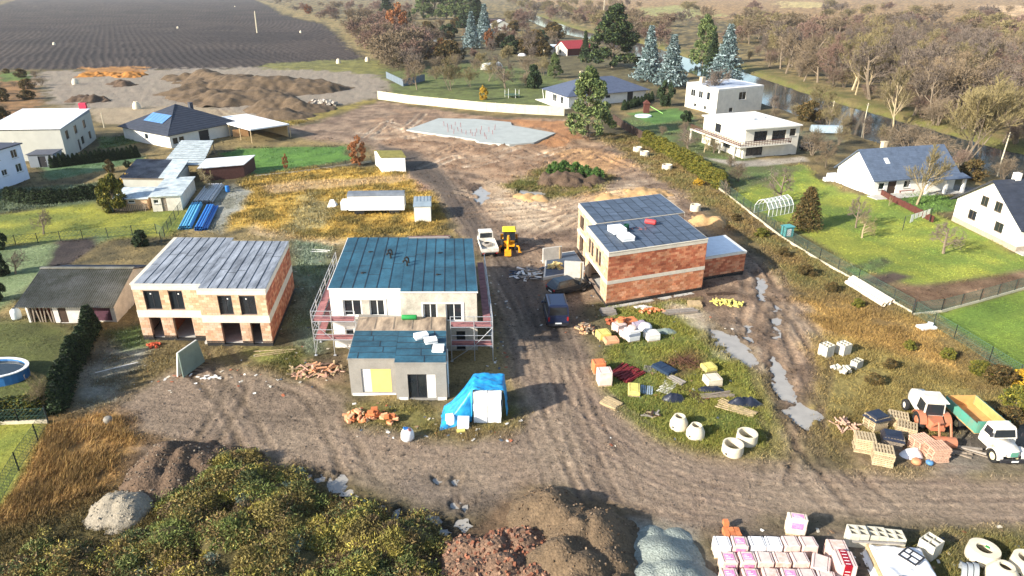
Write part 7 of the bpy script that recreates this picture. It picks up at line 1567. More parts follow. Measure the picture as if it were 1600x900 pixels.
FARB = [bare_proto('fb', 51, BK, TWB, n=(9,8,8), multi=3, up=.55, spread=1.0, tw=.10), bare_proto('fb', 52, BK, TWR, n=(9,8,8), multi=4, up=.5, spread=1.1, tw=.10), bare_proto('fb', 53, BK, TWG, n=(9,8,8), multi=3, up=.7, spread=.9, tw=.10), bare_proto('fb', 54, BK, TWY, n=(9,8,8), multi=4, up=.5, spread=1.0, tw=.10)]
def leaves(n, fn, size, cols, seed=0, flat=.0, droop=0.0):
    """loose leaf faces: fn(rng) -> position"""
    rg = np.random.default_rng(seed); P = fn(rg, n); m = len(P); A = rg.normal(size=(m,3)); A[:,2] -= droop; A /= np.linalg.norm(A,axis=1)[:,None]; B = np.cross(A, rg.normal(size=(m,3))); B /= np.linalg.norm(B,axis=1)[:,None]+1e-9
    s = size*rg.uniform(.6,1.3,(m,1)); V = np.stack([P-A*s*.5-B*s*.35, P-A*s*.5+B*s*.35, P+A*s+B*s*.12, P+A*s-B*s*.12],1).reshape(-1,3); F = np.arange(m*4).reshape(m,4)
    ci = rg.integers(0,len(cols),m); c = np.array(cols)[ci]*rg.uniform(.65,1.3,(m,1)); return V, F, np.repeat(c,4,0)
M['leaf'] = mat('foliage', (1,1,1), .75, .15, 1.5, attr=True, obrand=.12, spec=.25)
def conifer_pts(H, r, levels, seed, irregular=.2, taper=1.0, base=.06):
    def fn(rg, n):
        out = []
        per = n//levels
        for l in range(levels):
            q = (l+.5)/levels; z = H*(base+(1-base)*q); R_ = r*(1-q)**taper*(1+irregular*rg.normal()*.5)+.04*r; nb = max(5, int(13*(1-q)+4)); 
            for b_ in range(nb):
                a = 2*math.pi*(b_+rg.random()*.7)/nb; k = max(1, per//nb); t = rg.random(k)**.6; L_ = R_*(1+irregular*rg.normal()*.6)
                rad = t*L_; side = rg.normal(size=k)*.10*r*(.4+.6*t); zz = z - rad*.28 + rad**2/(L_+.1)*.10 + rg.normal(size=k)*.025*H/levels*8*.3
                out.append(np.stack([rad*math.cos(a)-side*math.sin(a), rad*math.sin(a)+side*math.cos(a), zz],1))
        return np.vstack(out)
    return fn
def conifer_proto(seed, H, r, levels, n, size, cols, irregular=.2, taper=.9, base=.08):
    m = MB(); m.tube((0,0,-.3),(0,0,H*.92),H*.018,H*.003,6); V, F, c = leaves(n, conifer_pts(H, r, levels, seed, irregular, taper, base), size, cols, seed, droop=.3)
    V = np.vstack([V]); return (m.mesh('trunk', BK), raw_mesh('foliage', V, F, M['leaf'], c))
C_BLUE = [lin(122,140,140), lin(98,118,116), lin(150,166,166), lin(80,100,98)]; C_DARK = [lin(52,70,42), lin(40,56,36), lin(70,86,50), lin(34,46,32)]; C_PINE = [lin(100,114,64), lin(80,98,58), lin(122,132,78), lin(66,82,52)]
C_OLIVE = [lin(112,110,40), lin(92,96,38), lin(136,124,48), lin(72,78,34)]; C_BROWNG = [lin(110,88,50), lin(88,78,44), lin(72,66,40)]; C_ORANGE = [lin(150,96,58), lin(132,84,54), lin(166,112,66)]; C_YEL = [lin(206,168,50), lin(180,140,44), lin(150,120,44)]
SPR_B = conifer_proto(31, 10, 2.6, 26, 5200, .30, C_BLUE); SPR_D = conifer_proto(32, 10, 2.9, 24, 5200, .32, C_DARK); THUJA = conifer_proto(33, 10, 2.2, 30, 3600, .40, C_DARK, .1, .55, .0); CON_BR = conifer_proto(34, 10, 4.2, 26, 5200, .36, C_BROWNG, .1, .6, .0)
def crown_proto(seed, H, rx, clumps, n, size, cols, zlo=.15, trunk=True, bark=None, cl_r=.28, cone=False):
    """crown of many leaf clumps with gaps, over a branching stem"""
    rg = np.random.default_rng(seed); cs = []
    for _ in range(clumps):
        a = rg.uniform(0,6.28); q = rg.random(); z = H*(zlo+(1-zlo)*q); rr = rx*math.sqrt(rg.uniform(.1,1))*(1.08*(1-q)**.8+.10 if cone else math.sin(math.pi*min(.97,max(.12,.12+q*.85)))**.7); cs.append((rr*math.cos(a), rr*math.sin(a), z, cl_r*rx*rg.uniform(.6,1.25)))
    m = MB()
    if trunk:
        m.tube((0,0,-.3),(0,0,H*.7),H*.022,H*.008,6)
        for c in cs[::2]: m.tube((0,0,c[2]*.62),(c[0]*.9,c[1]*.9,c[2]),H*.006,H*.002,4,False)
    def fn(rg2, n_):
        k = rg2.integers(0,len(cs),n_); C_ = np.array(cs)[k]; d = rg2.normal(size=(n_,3)); d /= np.linalg.norm(d,axis=1)[:,None]; return C_[:,:3] + d*(C_[:,3]*rg2.uniform(.35,1.0,n_)**.5)[:,None]*np.array([1,1,.8])
    V, F, c = leaves(n, fn, size, cols, seed); 
    return ((m.mesh('trunk', bark or BK) if m.v else None), raw_mesh('foliage', V, F, M['leaf'], c))
PINE = crown_proto(41, 10, 4.6, 90, 11000, .27, C_PINE, .10, cl_r=.17, cone=True); PINE_D = crown_proto(42, 10, 4.0, 80, 10000, .28, C_DARK+C_PINE[:1], .08, cl_r=.2, cone=True); BUSH_D = crown_proto(43, 10, 6.5, 40, 4200, .75, C_DARK, .05, True); BUSH_O = crown_proto(44, 10, 6.0, 40, 4200, .75, C_OLIVE, .05); BUSH_Y = crown_proto(45, 10, 6.5, 30, 2600, .8, C_YEL, .05); LEAFO = crown_proto(46, 10, 4.0, 40, 3000, .42, C_ORANGE, .1); BUSH_BG = crown_proto(47, 10, 7, 40, 3600, .75, C_BROWNG, .05)
# ---- single trees one can point to
T = put_tree
T('pine_tree', 'bushy green pine standing alone at the end of concrete fence', 'tree', 918, 214, 108, PINE, wide=.92); T('pine_tree', 'tall dark pine behind the hipped bungalow', 'tree', 957, 106, 11, PINE_D, wide=1.25)
T('spruce_tree', 'frosty blue spruce right of the tall dark pine', 'tree', 1012, 128, 40, SPR_B, wide=1.05); T('spruce_tree', 'frosty blue spruce left of the rear flat-roofed house', 'tree', 1047, 136, 54, SPR_B, wide=1.25); T('spruce_tree', 'dense blue spruce behind rear flat-roofed house', 'tree', 1134, 112, 31, SPR_B, wide=1.25); T('spruce_tree', 'dark thin spruce between the green conifer and dense blue spruce', 'tree', 1112, 108, 44, SPR_D, wide=.9); T('conifer_tree', 'tall green conifer left of the dense blue spruce', 'tree', 1098, 100, 20, PINE, wide=.75)
T('spruce_tree', 'blue spruce, left of the pair near the grey shed', 'tree', 737, 76, 18, SPR_B, wide=1.1); T('spruce_tree', 'blue spruce, right of the pair near the grey shed', 'tree', 757, 66, 6, SPR_B, wide=1.1); T('spruce_tree', 'dark green spruce behind the blue spruce pair', 'tree', 745, 42, -10, SPR_D, wide=1.4); T('spruce_tree', 'dark spruce rising above orange-leaved tree, far centre', 'tree', 605, 32, -12, SPR_D, wide=1.3); T('spruce_tree', 'slender dark spruce beside the red-roofed cottage', 'tree', 914, 92, 48, SPR_D, wide=.8); T('thuja_tree', 'narrow dark thuja among shrubs, far centre', 'tree', 641, 42, 18, THUJA, wide=.8)
for i, x_ in enumerate((662,680,698,716,728)): T('pine_tree', 'evergreen in the dark row behind the long brown shed', 'tree', x_, 30, -14, PINE, 'evergreens behind the long shed', 1.1)
T('conifer_shrub', 'cone-shaped brown-green conifer by the small greenhouse', 'conifer', 1258, 356, 292, CON_BR, wide=.95)
T('round_bush', 'dark round bush at the back of old barn', 'bush', 222, 384, 362, BUSH_D, wide=.9); T('round_bush', 'large olive bush left of the garden sheds', 'bush', 180, 330, 277, BUSH_O, wide=.62); T('shrub', 'yellow-leaved shrub between olive bush and corrugated shed', 'shrub', 203, 296, 274, BUSH_Y, wide=.9)
T('round_bush', 'dark evergreen bush on the lawn edge beside bungalow', 'bush', 833, 138, 104, BUSH_D, wide=.62); T('shrub', 'green conifer shrub above the dark bush by bungalow', 'shrub', 866, 122, 84, PINE, wide=.8); T('round_bush', 'dark evergreen bush right of the bungalow wall', 'bush', 1040, 166, 130, BUSH_D, wide=.55); T('round_bush', 'small dark bush in the front villa garden', 'bush', 1072, 190, 174, BUSH_D, wide=.9)
T('shrub', 'bright yellow shrub on the lawn behind concrete fence', 'shrub', 755, 156, 136, BUSH_Y, wide=.55); T('shrub', 'red-brown leafy shrub beside the site cabin', 'shrub', 560, 258, 215, LEAFO, wide=.8); T('shrub', 'small orange shrub in front of the carport lawn', 'shrub', 447, 265, 242, LEAFO, wide=.5); T('shrub', 'small dark bush near the pergola hut', 'bush', 200, 262, 252, BUSH_D, wide=.8); T('shrub', 'small dark shrub in frosty garden', 'bush', 172, 270, 252, BUSH_BG, wide=.6)
T('orange_tree', 'tree with orange leaves among bare shrubs, far centre', 'tree', 622, 60, 8, LEAFO, wide=.9); T('orange_tree', 'small orange-leaved tree beside blue spruce pair', 'tree', 764, 72, 46, LEAFO, wide=.8); T('orange_shrub', 'orange-red shrub in front of brown cabin', 'shrub', 690, 82, 62, LEAFO, wide=1.2); T('orange_shrub', 'orange shrub by the far field boundary', 'shrub', 482, 22, 8, LEAFO, wide=1.2)
# bare trees with a place of their own
B_ = BARE
for (nm, lb, x_, y_, tp, pr, wd) in (('bare_tree','large leafless tree with pale branches before the gabled house',1432,320,222,BARE[2],1.0),('bare_tree','leafless tree in front of rear flat-roofed house',1122,172,104,BARE[1],1.0),('bare_tree','fan-shaped leafless tree beyond the gabled house roof, right',1510,240,96,BARE[4],1.1),('bare_tree','forked pale leafless tree on the river bank above gabled house',1398,192,90,BARE[2],.9),('bare_tree','small leafless fruit tree on left lawn by the wire fence',68,366,328,FRUIT[0],.9),('bare_tree','spreading leafless fruit tree in frosty garden left of barn',24,428,392,FRUIT[0],1.0),('bare_tree','pale leafless bush by the pool fence',70,640,580,SHR[2],.8),('bare_tree','leafless tree between brick hut and pipes',322,300,256,FRUIT[1],.7),('bare_tree','gnarled fruit tree on lawn nearest the greenhouse',1218,320,262,FRUIT[0],.9),('bare_tree','gnarled fruit tree with pale trunk in the middle of right lawn',1347,372,330,FRUIT[1],1.0),('bare_tree','slim fruit tree behind the middle one on right lawn',1337,356,302,FRUIT[0],.7),('bare_tree','gnarled fruit tree on lawn nearest white gabled house at right',1474,396,342,FRUIT[0],1.0),('bare_tree','stump-like pruned tree on the lawn left of wooden fence',1389,322,305,FRUIT[1],.6),('bare_tree','small fruit tree at the lower end of thuja hedge',1135,308,280,FRUIT[0],.7),('bare_tree','leafless tree in front garden of the balcony villa',1075,236,194,FRUIT[0],.9),('bare_tree','leafless tree left of the balcony villa',1100,238,204,FRUIT[1],.8),('bare_tree','leafless tree right below the balcony villa',1290,262,218,BARE[0],.9),('bare_tree','leafless tree on lawn behind concrete fence, left',706,142,84,BARE[5],.9),('bare_tree','tall leafless tree by the lawn swing frame',790,138,96,FRUIT[0],1.0),('bare_tree','drooping leafless tree overhanging the river',1282,172,120,BARE[5],1.2),('bare_tree','leafless tree at the end of the concrete fence, left',652,140,92,BARE[0],1.0),('bare_tree','dark leafless tree left of the red-roofed cottage',828,88,44,BARE[1],1.1)):
    T(nm, lb, 'tree', x_, y_, tp, pr, None, wd, 10.0 if pr not in FRUIT else 5.0)
# wood beyond the river and scrub by the field: many alike
def in_poly(px, py, P):
    c = False
    for (x0, y0), (x1, y1) in zip(P, P[1:]+P[:1]):
        if (y0 > py) != (y1 > py) and px < (x1-x0)*(py-y0)/(y1-y0)+x0: c = not c
    return c
def riv_d(px, py): p = G(px, py); return float(ldist(RIV, np.array([p.x]), np.array([p.y]))[0][0])
def scatter(P, n, name, label, group, protos, hgt, wide=(.9,1.2), mind=7, river=12):
    x0 = min(p[0] for p in P); x1 = max(p[0] for p in P); y0 = min(p[1] for p in P); y1 = max(p[1] for p in P); done = []; tries = 0
    while len(done) < n and tries < n*60:
        tries += 1; x_, y_ = random.uniform(x0,x1), y0+(y1-y0)*random.random()**.8
        if not in_poly(x_, y_, P): continue
        s = (y_+20)/60
        if any(abs(x_-a)/max(1,s) < mind and abs(y_-b_) < mind*.45*s for a, b_ in done): continue
        if river and riv_d(x_, y_) < river: continue
        done.append((x_, y_)); k = y_+20; pr = random.choice(protos); h = random.uniform(*hgt); p = G(x_, y_)
        T(name, label, 'tree' if 'tree' in name else 'shrub', x_, y_, PX(p.x, p.y, h)[1], pr, group, random.uniform(*wide))
scatter([(1130,60),(1600,60),(1660,200),(1600,232),(1500,210),(1420,180),(1330,152),(1230,122),(1150,84)], 125, 'bare_tree', 'bare brown tree in the riverside wood on the far bank', 'riverside wood', [BARE[0],BARE[1],BARE[5],BARE[3],BARE[1],BARE[2]], (10,18), (.9,1.3), 6)
scatter([(1130,80),(1330,150),(1420,180),(1500,210),(1620,240),(1620,120),(1300,90)], 85, 'bare_shrub', 'brown shrub in the undergrowth of the riverside wood', 'riverside undergrowth', SHR+[BARE[3]], (4,8), (.9,1.3), 5)
scatter([(960,8),(1620,16),(1640,75),(1150,68),(1060,48),(980,30)], 110, 'bare_tree', 'distant bare tree on the brown plain beyond the river', 'distant trees', FARB, (8,16), (1.1,1.7), 5)
scatter([(780,4),(960,6),(1010,40),(1050,80),(1000,78),(930,50),(860,36),(800,18)], 70, 'bare_tree', 'brown tree on the river bank behind the tall dark pine', 'bank trees', FARB, (8,14), (1.0,1.5), 4, 13)
scatter([(430,2),(600,2),(640,20),(668,70),(650,118),(615,108),(560,66),(528,36),(450,18)], 75, 'bare_shrub', 'bushy reddish-brown shrub along the ploughed field edge', 'field edge scrub', [FARB[1],FARB[1],FARB[0],FARB[2]], (7,15), (1.0,1.5), 4, 0)
scatter([(610,40),(870,45),(890,90),(820,102),(700,100),(640,112)], 60, 'bare_shrub', 'brown garden shrub between the far cabins', 'far garden shrubs', FARB+[BUSH_BG,BUSH_D], (4,9), (.8,1.2), 5, 0)
scatter([(780,0),(900,0),(870,40),(800,40)], 22, 'bare_tree', 'grey-brown tree by the water at the far bend', 'far bend trees', FARB, (9,13), (1,1.5), 4, 12)
scatter([(1190,190),(1240,175),(1330,205),(1310,240),(1260,262),(1250,200)], 14, 'bare_shrub', 'brown shrub between villas and the river', 'shrubs by the villas', [SHR[1],SHR[2],BUSH_BG], (2.5,5), (.8,1.0), 9, 13)
scatter([(1490,262),(1600,262),(1600,282),(1500,290)], 9, 'bare_shrub', 'dark brown hedge shrub behind the two gabled houses', 'shrubs behind gabled houses', [SHR[0],SHR[1],BUSH_BG], (3,5), (.8,1.0), 9, 13)
scatter([(0,112),(60,114),(70,150),(30,170),(0,190)], 12, 'bare_shrub', 'brown shrub on rough ground at the left edge', 'left edge shrubs', [SHR[1],BUSH_BG], (1.5,3), (.9,1.2), 8, 0)
scatter([(1020,200),(1060,200),(1150,262),(1180,285),(1150,290),(1090,250)], 9, 'bare_shrub', 'low bare shrub inside the villa gardens', 'villa garden shrubs', [SHR[2],SHR[1]], (2,3.5), (.8,1), 9, 0)
scatter([(620,104),(700,100),(860,112),(820,140),(720,150),(640,140)], 16, 'fruit_tree', 'bare fruit tree in the garden behind the concrete fence', 'fruit trees behind the fence', [BARE[1],BARE[5],SHR[1]], (4,8), (.9,1.2), 10, 0)
scatter([(1190,166),(1300,188),(1400,216),(1500,244),(1480,252),(1390,228),(1240,190)], 26, 'bare_shrub', 'brown shrub leaning over the near river bank', 'near bank shrubs', [SHR[1],SHR[2],BARE[5],BARE[1]], (3,7), (.9,1.2), 6, 10)
# thuja rows
def row(pts, n, lab, grp, h, wide, proto=THUJA):
    for k in range(n):
        q = k/(n-1)*(len(pts)-1); i = min(int(q), len(pts)-2); f = q-i; x_ = pts[i][0]*(1-f)+pts[i+1][0]*f; y_ = pts[i][1]*(1-f)+pts[i+1][1]*f; p = G(x_, y_); T('thuja', lab, 'thuja', x_, y_, PX(p.x, p.y, h*random.uniform(.88,1.1))[1], proto, grp, wide*random.uniform(.9,1.1))
row([(145,512),(140,530),(126,556),(112,585),(100,615),(92,640)], 13, 'dark thuja in the tall hedge beside the pool garden', 'pool garden thujas', 2.7, 1.5)
row([(82,262),(215,246)], 20, 'small dark thuja in the row below grey building', 'thuja row by the grey building', 2.3, 1.25)
row([(975,172),(1018,158)], 9, 'small thuja in the row before the bungalow wall', 'thuja row by the bungalow', 2.6, 1.5)
row([(1008,224),(1040,240),(1078,262),(1105,280),(1128,294)], 42, 'olive thuja in the dense clipped hedge behind kerb fence', 'olive thuja hedge', 2.7, 1.8, conifer_proto(36, 10, 2.6, 24, 2400, .5, C_OLIVE, .1, .4, .0))
row([(15,312),(60,318),(110,314),(160,308),(195,296)], 26, 'dark evergreen in the dense hedge behind yellow lawn', 'dark hedge evergreens', 2.1, 2.2)
row([(-10,655),(20,650),(60,645)], 9, 'evergreen in the hedge beside the pool', 'pool hedge evergreens', 1.7, 2.4, conifer_proto(37, 10, 2.6, 20, 2200, .55, C_DARK+C_OLIVE, .15, .4, .0))
for (x_, y_, h_) in ((5,430,2.4),(-5,470,2.2),(0,390,2.4)): p = G(x_,y_); T('round_bush', 'dark bush in frosty garden at the left edge', 'bush', x_, y_, PX(p.x,p.y,h_)[1], BUSH_D, 'left garden bushes', .6)
for (x_, y_, h_) in ((1300,455,1.0),(1260,430,1.1),(1190,370,1.2),(1150,345,1.0),(1090,290,1.1),(1225,400,1.0),(1340,480,.9),(1560,600,1.4),(1530,585,1.2),(1585,640,1.8),(1600,610,1.6),(1575,665,1.4),(1480,560,.9),(1420,545,.8),(1365,600,.9),(1390,575,.8)): p = G(x_,y_); T('weed_bush', 'low brownish bush in the scrub strip along the gardens', 'bush', x_, y_, PX(p.x,p.y,h_)[1], random.choice((BUSH_BG,BUSH_O,BUSH_BG,BUSH_Y)), 'scrub strip bushes', random.uniform(.9,1.3))
WEEDP = crown_proto(48,10,7,30,2600,.9,[lin(70,104,48),lin(56,88,42),lin(96,120,56)],.05)
for (x_, y_, h_) in ((880,276,1.5),(900,278,1.5),(915,280,1.3),(865,274,1.2),(932,284,1.0)): p = G(x_,y_); T('weed_bush', 'green weed clump on the overgrown mound', 'bush', x_, y_, PX(p.x,p.y,h_+1.0)[1], WEEDP, 'mound weeds', .8)
# ---- weeds on the bank and grass everywhere
bV = np.empty(len(bank.data.vertices)*3, np.float32); bank.data.vertices.foreach_get('co', bV); bV = bV.reshape(-1,3) + np.array(bank.location)
def plants(name, base, n, per, h, size, pal, seed, lean=None, spread=.25):
    rg = np.random.default_rng(seed); k = rg.integers(0,len(base),n); B = base[k] + np.concatenate([rg.normal(size=(n,2))*.2, np.zeros((n,1))],1)
    hh = h*rg.uniform(.5,1.5,n)*(.5+1.0*fbm(B[:,0]*.5, B[:,1]*.5, seed, 3)); pn = np.clip((fbm(B[:,0]*.33+50, B[:,1]*.33, seed+3, 3)-.3)/.4, 0, .999); pc = np.array(pal)[(pn*len(pal)).astype(int)]
    P = np.repeat(B, per, 0); m = len(P); t = rg.random(m)[:,None]; H_ = np.repeat(hh, per)[:,None]
    off = rg.normal(size=(m,3))*np.array([spread,spread,.05]); S = P + off*(.4+t) + np.concatenate([np.zeros((m,2)), t*H_],1)
    A = rg.normal(size=(m,3))*np.array([.7,.7,.5]) + np.array([0,0,.5]); 
    if lean is not None: A = A*.45 + np.array(lean)
    A /= np.linalg.norm(A,axis=1)[:,None]; Bv = np.cross(A, rg.normal(size=(m,3))); Bv /= np.linalg.norm(Bv,axis=1)[:,None]+1e-9; s = size*rg.uniform(.6,1.4,(m,1))
    wd_ = .13 if lean is not None else .30
    V = np.stack([S-Bv*s*wd_, S+Bv*s*wd_, S+A*s*1.3],1).reshape(-1,3); c = np.repeat(np.repeat(pc,per,0)*rg.uniform(.6,1.35,(m,1)),3,0)
    return V, np.arange(m*3).reshape(m,3), c
pal_w = [lin(132,118,66), lin(150,140,70), lin(106,114,62), lin(172,158,76), lin(108,90,64), lin(132,110,70), lin(94,104,64), lin(160,140,80), lin(120,130,68)]
up = bV[(bV[:,2] > .05) & (bV[:,1] > 24)]; bald = fbm(up[:,0]*.45+7, up[:,1]*.45, 77, 3) > .36; up = up[bald]
def clumps(base, n, per, seed):
    rg = np.random.default_rng(seed); k = rg.integers(0,len(base),n); B = base[k]; r_ = rg.uniform(.25,.95,n); hh = r_*rg.uniform(.25,.75,n)
    pn = np.clip((fbm(B[:,0]*.30+50, B[:,1]*.30, seed+3, 3)-.3)/.4 + rg.normal(size=n)*.18, 0, .999); pc = np.array(pal_w)[(pn*len(pal_w)).astype(int)]; r_[rg.random(n) < .25] *= 1.5; fz = rg.random(n) < .035; pc[fz] = lin(132,146,128); hh = np.where(fz, .15, hh)
    m = n*per; d = rg.normal(size=(m,3)); d[:,2] = np.abs(d[:,2]); d /= np.linalg.norm(d,axis=1)[:,None]; q = rg.uniform(.45,1.05,m)**.6
    R3 = np.stack([np.repeat(r_,per),np.repeat(r_,per),np.repeat(hh,per)],1); P = np.repeat(B,per,0)+d*R3*q[:,None]-np.array([0,0,.1])
    A = d*.5+rg.normal(size=(m,3))*.5+np.array([0,0,-.15]); A /= np.linalg.norm(A,axis=1)[:,None]; S = np.cross(A, rg.normal(size=(m,3))); S /= np.linalg.norm(S,axis=1)[:,None]; s_ = rg.uniform(.06,.17,(m,1))
    c = np.repeat(np.repeat(pc*rg.uniform(.6,1.3,(n,1)),per,0)*rg.uniform(.75,1.22,(m,1)),3,0); return np.stack([P-S*s_*.28, P+S*s_*.28, P+A*s_*1.5],1).reshape(-1,3), np.arange(m*3).reshape(m,3), c
V, F, c = clumps(up, 440, 600, 5); V2, F2, c2 = plants('weeds', up, 9000, 8, .22, .11, pal_w, 6, spread=.2); F2 = F2+len(V)
tag(obj('weeds', raw_mesh('weeds', np.vstack([V,V2]), np.vstack([F,F2]), M['leaf'], np.vstack([c,c2]))), 'tangled olive and brown weeds covering the earth bank, bottom left', 'weeds', kind='stuff')
den = GR[:,0]*np.where(LAB == 11, .30, 1.0)*np.clip((n1-.28)*3.2,.03,1.3)*(Y < 170)*(np.abs(X) < Y*.85+6); cell = (depth/FPX*800*1.14*2/NU)[:,None]*np.abs(np.gradient(yy))[:,None]*np.ones((1,NU)); wgt = den*cell.ravel()*np.clip(60/np.maximum(Y,20),.15,2.2)**1.6; wgt = wgt/wgt.sum()
idx = RNG.choice(N, 140000, p=wgt); GB = np.stack([X[idx], Y[idx], Zg[idx]-.01],1) + np.concatenate([RNG.normal(size=(len(idx),2))*.12, np.zeros((len(idx),1))],1); gs = GR[idx]
far = np.clip(Y[idx]/55, .8, 2.6)
per = 4; m_ = len(GB)*per; P = np.repeat(GB, per, 0); gg = np.repeat(gs,per,0); fr_ = np.repeat(far,per)[:,None]; lw = np.repeat(LAB[idx] == 11, per)[:,None]
dry = RNG.random(m_) < np.clip(gg[:,1]*1.0,0,.95); org = RNG.random(m_) < gg[:,2]*.5; fst = RNG.random(m_) < gg[:,3]*.7
c = np.repeat(C[idx],per,0)*1.25; c = np.where((dry & (RNG.random(m_) < .5))[:,None], c*.55+np.array(lin(176,146,80))*.45, c); c = np.where(org[:,None], c*.5+np.array(lin(110,84,56))*.5, c); c = np.where(fst[:,None], c*.5+np.array(lin(160,172,152))*.5, c); c = c*RNG.uniform(.6,1.4,(m_,1))
reed = (gg[:,1] > .9)&(P[:,1] < 60)&(P[:,0] < -18)
A = RNG.normal(size=(m_,3))*np.array([.55,.55,.2])+np.array([0,0,.75]); A[reed] = A[reed]*.5+np.array([.35,.25,.35]); A /= np.linalg.norm(A,axis=1)[:,None]; S = np.cross(A, RNG.normal(size=(m_,3))); S /= np.linalg.norm(S,axis=1)[:,None]
L_ = RNG.uniform(.10,.36,(m_,1))*np.where(lw,.35,1.0)*fr_**.6; L_[reed] *= 2.1; W_ = .024*fr_
P = P + RNG.normal(size=(m_,3))*np.array([.09,.09,0])
V = np.stack([P-S*W_, P+S*W_, P+A*L_],1).reshape(-1,3); c3 = np.repeat(c,3,0)
tag(obj('grass', raw_mesh('grass', V, np.arange(m_*3).reshape(m_,3), M['leaf'], c3)), 'rough green and dry yellow grass tufts all over the open ground', 'grass', kind='stuff')
# ================================================================ garden things
# swimming pool
p = G(18,590); t = thing('garden_pool', 'oval above-ground pool with blue rim and dark cover, left edge', 'pool', (p.x-1.2,p.y,0)); n = 28; el = lambda k, r_: (r_*2.6*math.cos(2*math.pi*k/n), r_*1.7*math.sin(2*math.pi*k/n))
m = MB(); m.loft([[(*el(k,1.0),-.1) for k in range(n)],[(*el(k,1.0),.9) for k in range(n)],[(*el(k,.95),.9) for k in range(n)],[(*el(k,.95),.5) for k in range(n)]], False); m.build('wall', mat('blue_liner', lin(60,124,186), .4, .15, 2), t)
m = MB(); m.loft([[(*el(k,1.05),.9) for k in range(n)],[(*el(k,1.05),.98) for k in range(n)],[(*el(k,.93),.98) for k in range(n)],[(*el(k,.93),.9) for k in range(n)]], False); m.build('rim', M['white_paint'], t)
m = MB(); m.poly([(*el(k,.95),.72) for k in range(n)]); m.build('water', mat('dark_pool_water', (.02,.03,.035), .08, .2, 1, spec=.6), t)
# greenhouse
p = G(1200,340); q = G(1238,332); fr = frp(p, q); Lg = (q-p).length; t = thing('greenhouse', 'small arched glass greenhouse beside the cone-shaped conifer', 'greenhouse', fr.o)
m = MB(fr); prof = [(0,0),(0,1.2),(.55,2.0),(1.3,2.35),(2.05,2.0),(2.6,1.2),(2.6,0)]; ns = 6
for k in range(ns+1): m.path([(Lg*k/ns, y_, z_) for y_, z_ in prof], .05, 5)
for y_, z_ in prof: m.tube((0,y_,z_),(Lg,y_,z_),.04,.04,5)
m.build('frame', M['frame_white'], t); g_ = mat('greenhouse_glass', lin(190,206,206), .1, .1, 2, spec=.6); nt = g_.node_tree.nodes['Principled BSDF']; nt.inputs['Alpha'].default_value = .35
for k in range(ns):
    for (a_, c_) in zip(prof[:-1], prof[1:]): m = MB(fr); x0_, x1_ = Lg*k/ns+.05, Lg*(k+1)/ns-.05; m.poly([(x0_,*a_),(x1_,*a_),(x1_,*c_),(x0_,*c_)]); m.build('pane', g_, t)
m = MB(); m.box(-.6,.6,-.5,.5,0,1.3); m.box(-.7,.7,-.6,.6,1.3,1.4); o = m.build('garden_box', mat('teal_box', lin(90,160,160), .6, .15, 2), None, False, on(1229,368), .3); tag(o, 'small teal and white box at the lawn fence below greenhouse', 'box'); m = MB(); m.box(-.45,.2,-.53,-.505,.15,1.1); m.build('door', M['white_paint'], o)
# washing on a line
a_, c_ = on(1410,360), on(1452,346); t = thing('washing_line', 'white washing hanging on a line across the right lawn', 'washing', a_); d_ = c_-a_
m = MB(); m.tube((0,0,0),(0,0,2.0),.05,.05,6); m.build('post', M['post_dark'], t); m = MB(); m.tube((d_.x,d_.y,0),(d_.x,d_.y,2.0),.05,.05,6); m.build('post', M['post_dark'], t); m = MB(); m.tube((0,0,1.95),(d_.x,d_.y,1.95),.015,.015,4); m.build('line', M['grey_slat'], t)
for k in range(5): s0, s1 = .22+k*.15, .33+k*.15; m = MB(); A_ = d_*s0; B2 = d_*s1; h_ = random.uniform(.7,1.15); m.hexa([(A_.x,A_.y,1.95-h_),(B2.x,B2.y,1.95-h_*.95),(B2.x,B2.y+.03,1.95-h_*.95),(A_.x,A_.y+.03,1.95-h_)],[(A_.x,A_.y,1.94),(B2.x,B2.y,1.94),(B2.x,B2.y+.03,1.94),(A_.x,A_.y+.03,1.94)]); m.build('sheet', M['styro'], t)
# slide, trampoline pool, swing frame
p = on(1016,176); t = thing('garden_slide', 'green slide with brown play tower beside thuja row', 'slide', p); m = MB(); m.box(-1.8,-.4,-.7,.7,0,2.4); m.hexa([(-2.0,-.9,2.4),(-.2,-.9,2.4),(-.2,.9,2.4),(-2.0,.9,2.4)],[(-1.2,-.6,3.2),(-1.0,-.6,3.2),(-1.0,.6,3.2),(-1.2,.6,3.2)]); m.build('tower', M['cladding_brown'], t); m = MB(); m.hexa([(-.35,-.4,1.7),(-.35,.4,1.7),(2.8,-1.6,.1),(2.8,-2.4,.1)],[(-.35,-.4,1.85),(-.35,.4,1.85),(2.8,-1.6,.25),(2.8,-2.4,.25)]); m.build('chute', mat('lime_plastic', lin(150,206,110), .5, .1, 2), t)
m = MB(); m.lathe([(0,.3),(1.9,.3),(2.0,.35),(2.1,.3),(2.1,-.1)], 24); o = m.build('paddling_pool', mat('pale_pool_cover', lin(206,222,216), .5, .12, 2), None, True, on(1005,182)); tag(o, 'round pale paddling pool cover in the garden near slide', 'pool')
p = on(800,152); t = thing('trampoline', 'round trampoline with thin frame on lawn behind concrete fence', 'trampoline', p); m = MB(); m.lathe([(0,.8),(2.0,.8),(2.1,.85),(2.2,.8),(2.0,.75),(0,.76)], 24); m.build('mat', mat('dark_green_mat', lin(70,92,70), .7, .2, 2), t)
for k in range(6): m = MB(); a = k*1.047; m.tube((2.1*math.cos(a),2.1*math.sin(a),0),(2.1*math.cos(a),2.1*math.sin(a),2.2),.06,.06,5); m.build('leg', M['white_paint'], t)
